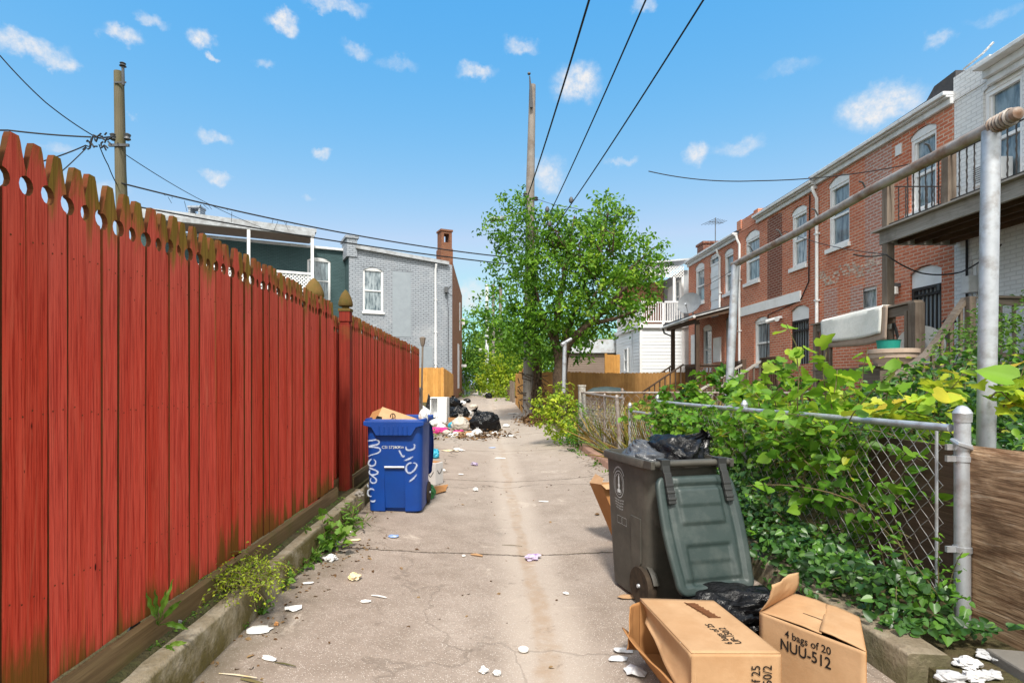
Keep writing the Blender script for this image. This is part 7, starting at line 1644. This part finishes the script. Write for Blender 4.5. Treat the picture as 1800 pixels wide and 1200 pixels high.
LITTER = [(623, 1018, 'c', .055, .065, .03, 'paperyel', 'paper_cup', 'crushed yellow-edged paper cup near the left kerb', 'cup'), (515, 1072, 's', .045, .03, .03, 'paper', 'paper_scrap', 'torn white paper scrap on the concrete below the crushed cup', 'paper'), (455, 1110, 's', .075, .045, .02, 'paper', 'paper_scrap', 'largest torn white paper, lying by the kerb near the front', 'paper'),
    (486, 1100, 'c', .018, .018, .018, 'carddark', 'dirt_clod', 'brown clod beside the largest torn paper', 'clod'), (472, 1159, 's', .045, .022, .004, 'paper', 'paper_scrap', 'smooth flat white paper nearest the camera on the left', 'paper'), (642, 1058, 's', .035, .018, .012, 'paper', 'paper_scrap', 'small white scrap next to the plastic fork handle', 'paper'),
    (666, 1050, 'k', .055, .006, .01, 'paper', 'plastic_fork', 'thin white plastic cutlery handle on the concrete', 'plastic'), (692, 943, 's', .05, .05, .006, 'paperblue', 'foil_disc', 'round blue foil lid on the concrete before the blue cart', 'lid'), (935, 984, 'c', .085, .055, .035, 'paperpurple', 'wrapper', 'crumpled purple and white wrapper on the slab joint', 'wrapper'),
    (995, 1044, 's', .022, .018, .004, 'paper', 'bottle_cap', 'white bottle cap right of the sandy gutter', 'cap'), (1083, 982, 'c', .03, .02, .012, 'stone', 'foil_scrap', 'crumpled grey foil piece left of the grey-green cart', 'foil'), (920, 1144, 'r', .028, .028, .01, 'paper', 'plastic_ring', 'small white ring lid in the gutter near the camera', 'lid'),
    (850, 1182, 'c', .03, .025, .02, 'bagwhite', 'tissue', 'crumpled white tissue at the bottom, left half of a pair', 'tissue'), (874, 1186, 'c', .028, .022, .018, 'bagwhite', 'tissue', 'crumpled white tissue at the bottom, right half of a pair', 'tissue'), (541, 1026, 's', .035, .016, .006, 'paper', 'paper_scrap', 'thin white scrap between the kerb and the crushed cup', 'paper'),
    (580, 985, 'c', .07, .055, .035, 'bagwhite', 'paper_cup', 'collapsed white cup among the weeds by the kerb', 'cup'), (607, 936, 's', .06, .035, .04, 'paper', 'paper_scrap', 'white torn packet under the bushy weed', 'paper'), (588, 958, 'c', .05, .03, .03, 'paperblue', 'wrapper', 'blue wrapper tucked among the kerb weeds', 'wrapper'), (625, 950, 's', .05, .03, .01, 'paperyel', 'paper_scrap', 'pale yellowed scrap in the leaf litter by the slab joint', 'paper'),
    (815, 978, 'c', .02, .014, .01, 'paper', 'tissue', 'tiny white ball on the slab joint', 'tissue'), (838, 977, 'k', .05, .012, .008, 'card', 'twig_wrapper', 'thin brown strip beside the white ball on the joint', 'wrapper'), (956, 882, 's', .06, .03, .006, 'paper', 'paper_scrap', 'flat white paper left of the brown carton by the cart', 'paper'), (836, 863, 'c', .045, .04, .035, 'bagwhite', 'tissue', 'white crumpled ball alone in mid alley', 'tissue'),
    (834, 818, 'c', .07, .06, .05, 'paperpurple', 'wrapper', 'dark purple crumpled packet in mid alley', 'wrapper'), (880, 806, 's', .10, .03, .02, 'paper', 'paper_scrap', 'white strip by the gutter, beyond the white ball', 'paper'), (866, 787, 's', .08, .05, .02, 'paperblue', 'wrapper', 'small blue packet beyond the purple one', 'wrapper'), (810, 834, 's', .05, .04, .01, 'paper', 'paper_scrap', 'small white scrap between the carton and the gutter', 'paper'),
    (776, 828, 's', .06, .04, .05, 'paper', 'paper_scrap', 'white crumpled scrap right of the swoosh carton', 'paper'), (790, 793, 's', .19, .07, .05, 'paperyel', 'paper_sack', 'brown and white paper sack flat on the concrete before the heap', 'paper sack'), (806, 792, 's', .14, .06, .08, 'paper', 'paper_scrap', 'printed white paper on the brown paper sack', 'paper'), (893, 766, 's', .20, .16, .03, 'paper', 'foam_tray', 'white foam tray at the right end of the heap', 'tray'),
    (798, 768, 'c', .16, .12, .10, 'bagwhite', 'tissue', 'white crumpled paper at the heap foot, left of the tan carton', 'tissue'), (856, 768, 'c', .10, .09, .07, 'bagwhite', 'tissue', 'white crumpled paper under the large dark bag', 'tissue'), (869, 764, 'c', .11, .09, .08, 'bagwhite', 'tissue', 'white paper ball at the right foot of the heap', 'tissue'), (905, 727, 's', .3, .2, .04, 'paper', 'paper_scrap', 'white sheet on the alley left of the weathered pole', 'paper'),
    (1097, 1145, 's', .055, .03, .02, 'rubble', 'foam_piece', 'broken pale foam piece left of the open box, farthest of three', 'foam'), (1088, 1160, 's', .06, .022, .025, 'rubble', 'foam_piece', 'long pale foam piece left of the open box, middle of three', 'foam'), (1118, 1183, 's', .06, .05, .04, 'rubble', 'foam_piece', 'thick pale foam piece left of the open box, nearest of three', 'foam'),
    (1108, 1050, 's', .08, .035, .015, 'card', 'card_scrap', 'flat cardboard scrap at the wheel of the grey-green cart', 'cardboard'), (418, 1190, 'k', .10, .004, .004, 'paperyel', 'straw', 'yellow straw on the concrete at the front left', 'straw'), (501, 1170, 'k', .06, .004, .004, 'stem', 'twig', 'thin dark twig near the camera', 'twig'), (442, 1200, 'k', .06, .008, .006, 'stem', 'twig', 'short brown twig beside the yellow straw', 'twig'), (900, 960, 'k', .09, .003, .004, 'stem', 'twig', 'thin twig just beyond the slab joint', 'twig'), (1050, 905, 'c', .03, .025, .012, 'dead', 'leaf_clump', 'brown leaf clump on the concrete left of the carton', 'leaf')]
for i, (px, py, kd, a, b, c_, mat, nm, lab, cat) in enumerate(LITTER):
    p = G(px, py); p.z += .006; m = MB()
    if kd == 'c': crumple(m, p + Vector((0, 0, c_ * .4)), (a, b, c_), i * 1.7 + 2)
    elif kd == 's': scrap(m, p, a, b, i * 2.3, random.uniform(-.5, .5), 13, c_)
    elif kd == 'k': m.tube([p + Vector((-a, .02, .004)), p + Vector((-.1 * a, .0, .008)), p + Vector((a, -.02, .004))], [b * .5, b, b * .6], 5)
    else: m.lathe([(a * .6, .004), (a * .7, .002), (a, .001), (a, .010), (a * .82, .013), (a * .72, .006)], p, 20)
    tag(m.build(nm, M[mat]), lab, cat, LIT)
m = MB(); p = Gz(309, 1098, .225); m.lathe([(.022, -.01), (.026, .012), (.028, .014), (.024, .012), (.020, -.008)], p, 18); tag(m.build('plastic_cup', M['galv']), 'grey plastic cup rim sunk in the soil on the kerb', 'cup')
m = MB(); p = Gz(229, 1108, .30); slab(m, p + Vector((-.02, -.02, -.06)), p + Vector((.02, .05, -.06)), p + Vector((.015, .04, .04)), p + Vector((.0, -.0, .025)), .012); tag(m.build('slate_shard', M['darkmetal']), 'dark slate shard wedged between the red fence and its sill board', 'slate')
m = MB(); p = Gz(632, 868, .24); crumple(m, p, (.05, .05, .04), 4); tag(m.build('stone', M['stone']), 'grey stone lying on the end of the left kerb', 'stone')
# broken plaster and slab at the plywood foot
for i, (px, py, r) in enumerate(((1700, 1165, .075), (1735, 1150, .055), (1712, 1188, .07), (1672, 1190, .075), (1762, 1160, .05), (1740, 1185, .055), (1690, 1210, .07))):
    p = P(px, py, 2.45 - .02 * i); zz = .16 if px > 1680 else .2; Y = F * (H - zz) / (py - VY); p = Vector(((px - VX) / F * Y, Y, zz)); r *= .72; m = MB(); crumple(m, p, (r * 1.3, r, r * .6), i * 3.3 + 1, n=16)
    tag(m.build('plaster_lump', M['rubble']), ('white plaster lump at the fence post foot', 'pale plaster lump against the plywood edge', 'white plaster lump in the middle of the broken pieces', 'bright white plaster lump on the end of the retaining wall', 'small plaster lump farthest right under the plywood', 'plaster lump beside the grey slab', 'lowest white plaster lump at the picture edge')[i], 'plaster', 'broken plaster by the plywood')
m = MB(); m.obox((2.36, 2.28, .15), (.10, -.02, 0), (.02, .20, .0), (0, 0, .04)); tag(m.build('stone_slab', M['stone'], bevel=.01), 'flat grey slab on the ground below the plywood', 'slab')

# ---------------------------------------------------------------- things on the deck
def rail_z(y): return 2.80 + (2.70 - 2.80) * (y - 9.4) / 2.95
def drape(label, y0, y1, L1, L2, mat, off, cat='rug'):
    m = MB(); prof = []
    x0 = 7.42
    for k in range(19):
        s = k / 18; t = s * (L1 + L2 + .18)
        if t < L1: prof.append((-.088 - off, -(L1 - t)))
        elif t < L1 + .18: a = (t - L1) / .18 * math.pi; prof.append((-(.088 + off) * math.cos(a), .012 + off + .012 * math.sin(a)))
        else: prof.append((.088 + off, -(t - L1 - .18)))
    def fn(u, v):
        i = v * 18; k = min(int(i), 17); f = i - k; a, b = prof[k], prof[k + 1]; y = y0 + (y1 - y0) * u; x = a[0] + (b[0] - a[0]) * f; z = a[1] + (b[1] - a[1]) * f
        w = .02 * math.sin(u * 9 + z * 3) * min(1, abs(z) * 2.4); return Vector((x0 + x + w, y, rail_z(y) + .02 + z * (1 + .06 * math.sin(u * 4))))
    m.grid(fn, 26, 18); return tag(m.build('rug', M[mat], solid=.014), label, cat)
drape('thick white rug hung over the deck rail', 10.12, 11.95, .48, .4, 'rug', .012); drape('thinner beige rug hanging lower beneath the white rug', 10.0, 11.75, .62, .3, 'planter', -.012)
st = thing('planter_stand', 'weathered low timber box carrying the beige planter, in front of the deck', 'stand', (6.8, 9.2, .2)); m = MB(); m.box((6.45, 8.95, .2), (7.15, 9.35, 1.66)); m.build('side_panel', M['oldwoodU'], st)
m = MB(); m.box((6.38, 8.9, 1.662), (7.2, 9.36, 1.70)); m.build('top_board', M['oldwoodU'], st)
m = MB(); m.lathe([(.26, 0), (.31, .10), (.33, .105), (.34, .18), (.36, .185), (.36, .25), (.33, .255), (.31, .2), (.0001, .2)], (6.80, 9.13, 1.70), 28); tag(m.build('planter', M['planter']), 'round beige ribbed planter on the timber box by the stairs', 'planter')
m = MB(); m.lathe([(.10, 0), (.15, .01), (.17, .17), (.18, .175), (.16, .16), (.13, .02), (.0001, .02)], (6.72, 9.13, 1.93), 20); tag(m.build('pail', M['teal']), 'teal plastic pail resting in the beige planter', 'pail')
eb = thing('exercise_bike', 'exercise bike with white spoked flywheel cover on the deck behind the post', 'exercise bike', (7.8, 9.85, 1.69)); c = Vector((7.95, 10.0, 2.08)); nrm = Vector((-.55, -.83, 0)).normalized(); mt_ = nrm.to_track_quat('Z', 'Y').to_matrix()
m = MB(); m.lathe([(.30, -.03), (.36, -.03), (.36, .03), (.30, .03)], c, 32, mt_); m.lathe([(.0001, .03), (.09, .03), (.09, -.03)], c, 16, mt_)
for k in range(3): a = k * math.tau / 3 + .5; dv = mt_ @ Vector((math.cos(a), math.sin(a), 0)); m.beam(c + dv * .06, c + dv * .32, .15, .045, up=nrm)
m.build('flywheel_cover', M['white2'], eb)
m = MB(); ax = mt_ @ Vector((1, 0, 0)); ax = ax if ax.x < 0 else -ax
m.tube([c + ax * .25 + Vector((0, 0, -.3)), c + ax * .36 + Vector((0, 0, .30)), c + ax * .44 + Vector((0, 0, .62))], .024, 8); m.tube([c + ax * .5 + Vector((0, 0, -.36)), c - ax * .5 + Vector((0, 0, -.36))], .025, 8); m.tube([c - ax * .3 + Vector((0, 0, -.3)), c - ax * .4 + Vector((0, 0, .35))], .024, 8); m.build('frame', M['darkmetal'], eb)
m = MB(); h_ = c + ax * .44 + Vector((0, 0, .62)); m.tube([h_ + nrm * .22 - ax * .16 + Vector((0, 0, .03)), h_ + nrm * .2 + Vector((0, 0, .05)), h_, h_ - nrm * .2 + Vector((0, 0, .05)), h_ - nrm * .22 - ax * .16 + Vector((0, 0, .03))], .018, 8); m.build('handlebar', M['black'], eb)
m = MB(); crumple(m, c - ax * .4 + Vector((0, 0, .4)), (.13, .12, .06), 2); m.build('saddle', M['black'], eb)
m = MB(); m.lathe([(.0001, .16), (.5, .13), (.75, .04), (.78, .0)], P(1066, 690, 12.6), 26, Matrix.Diagonal((.6, .45, .9)).to_3x3()); tag(m.build('plastic_dome', M['cartlid']), 'dark green domed plastic lid lying behind the cross fence', 'lid')
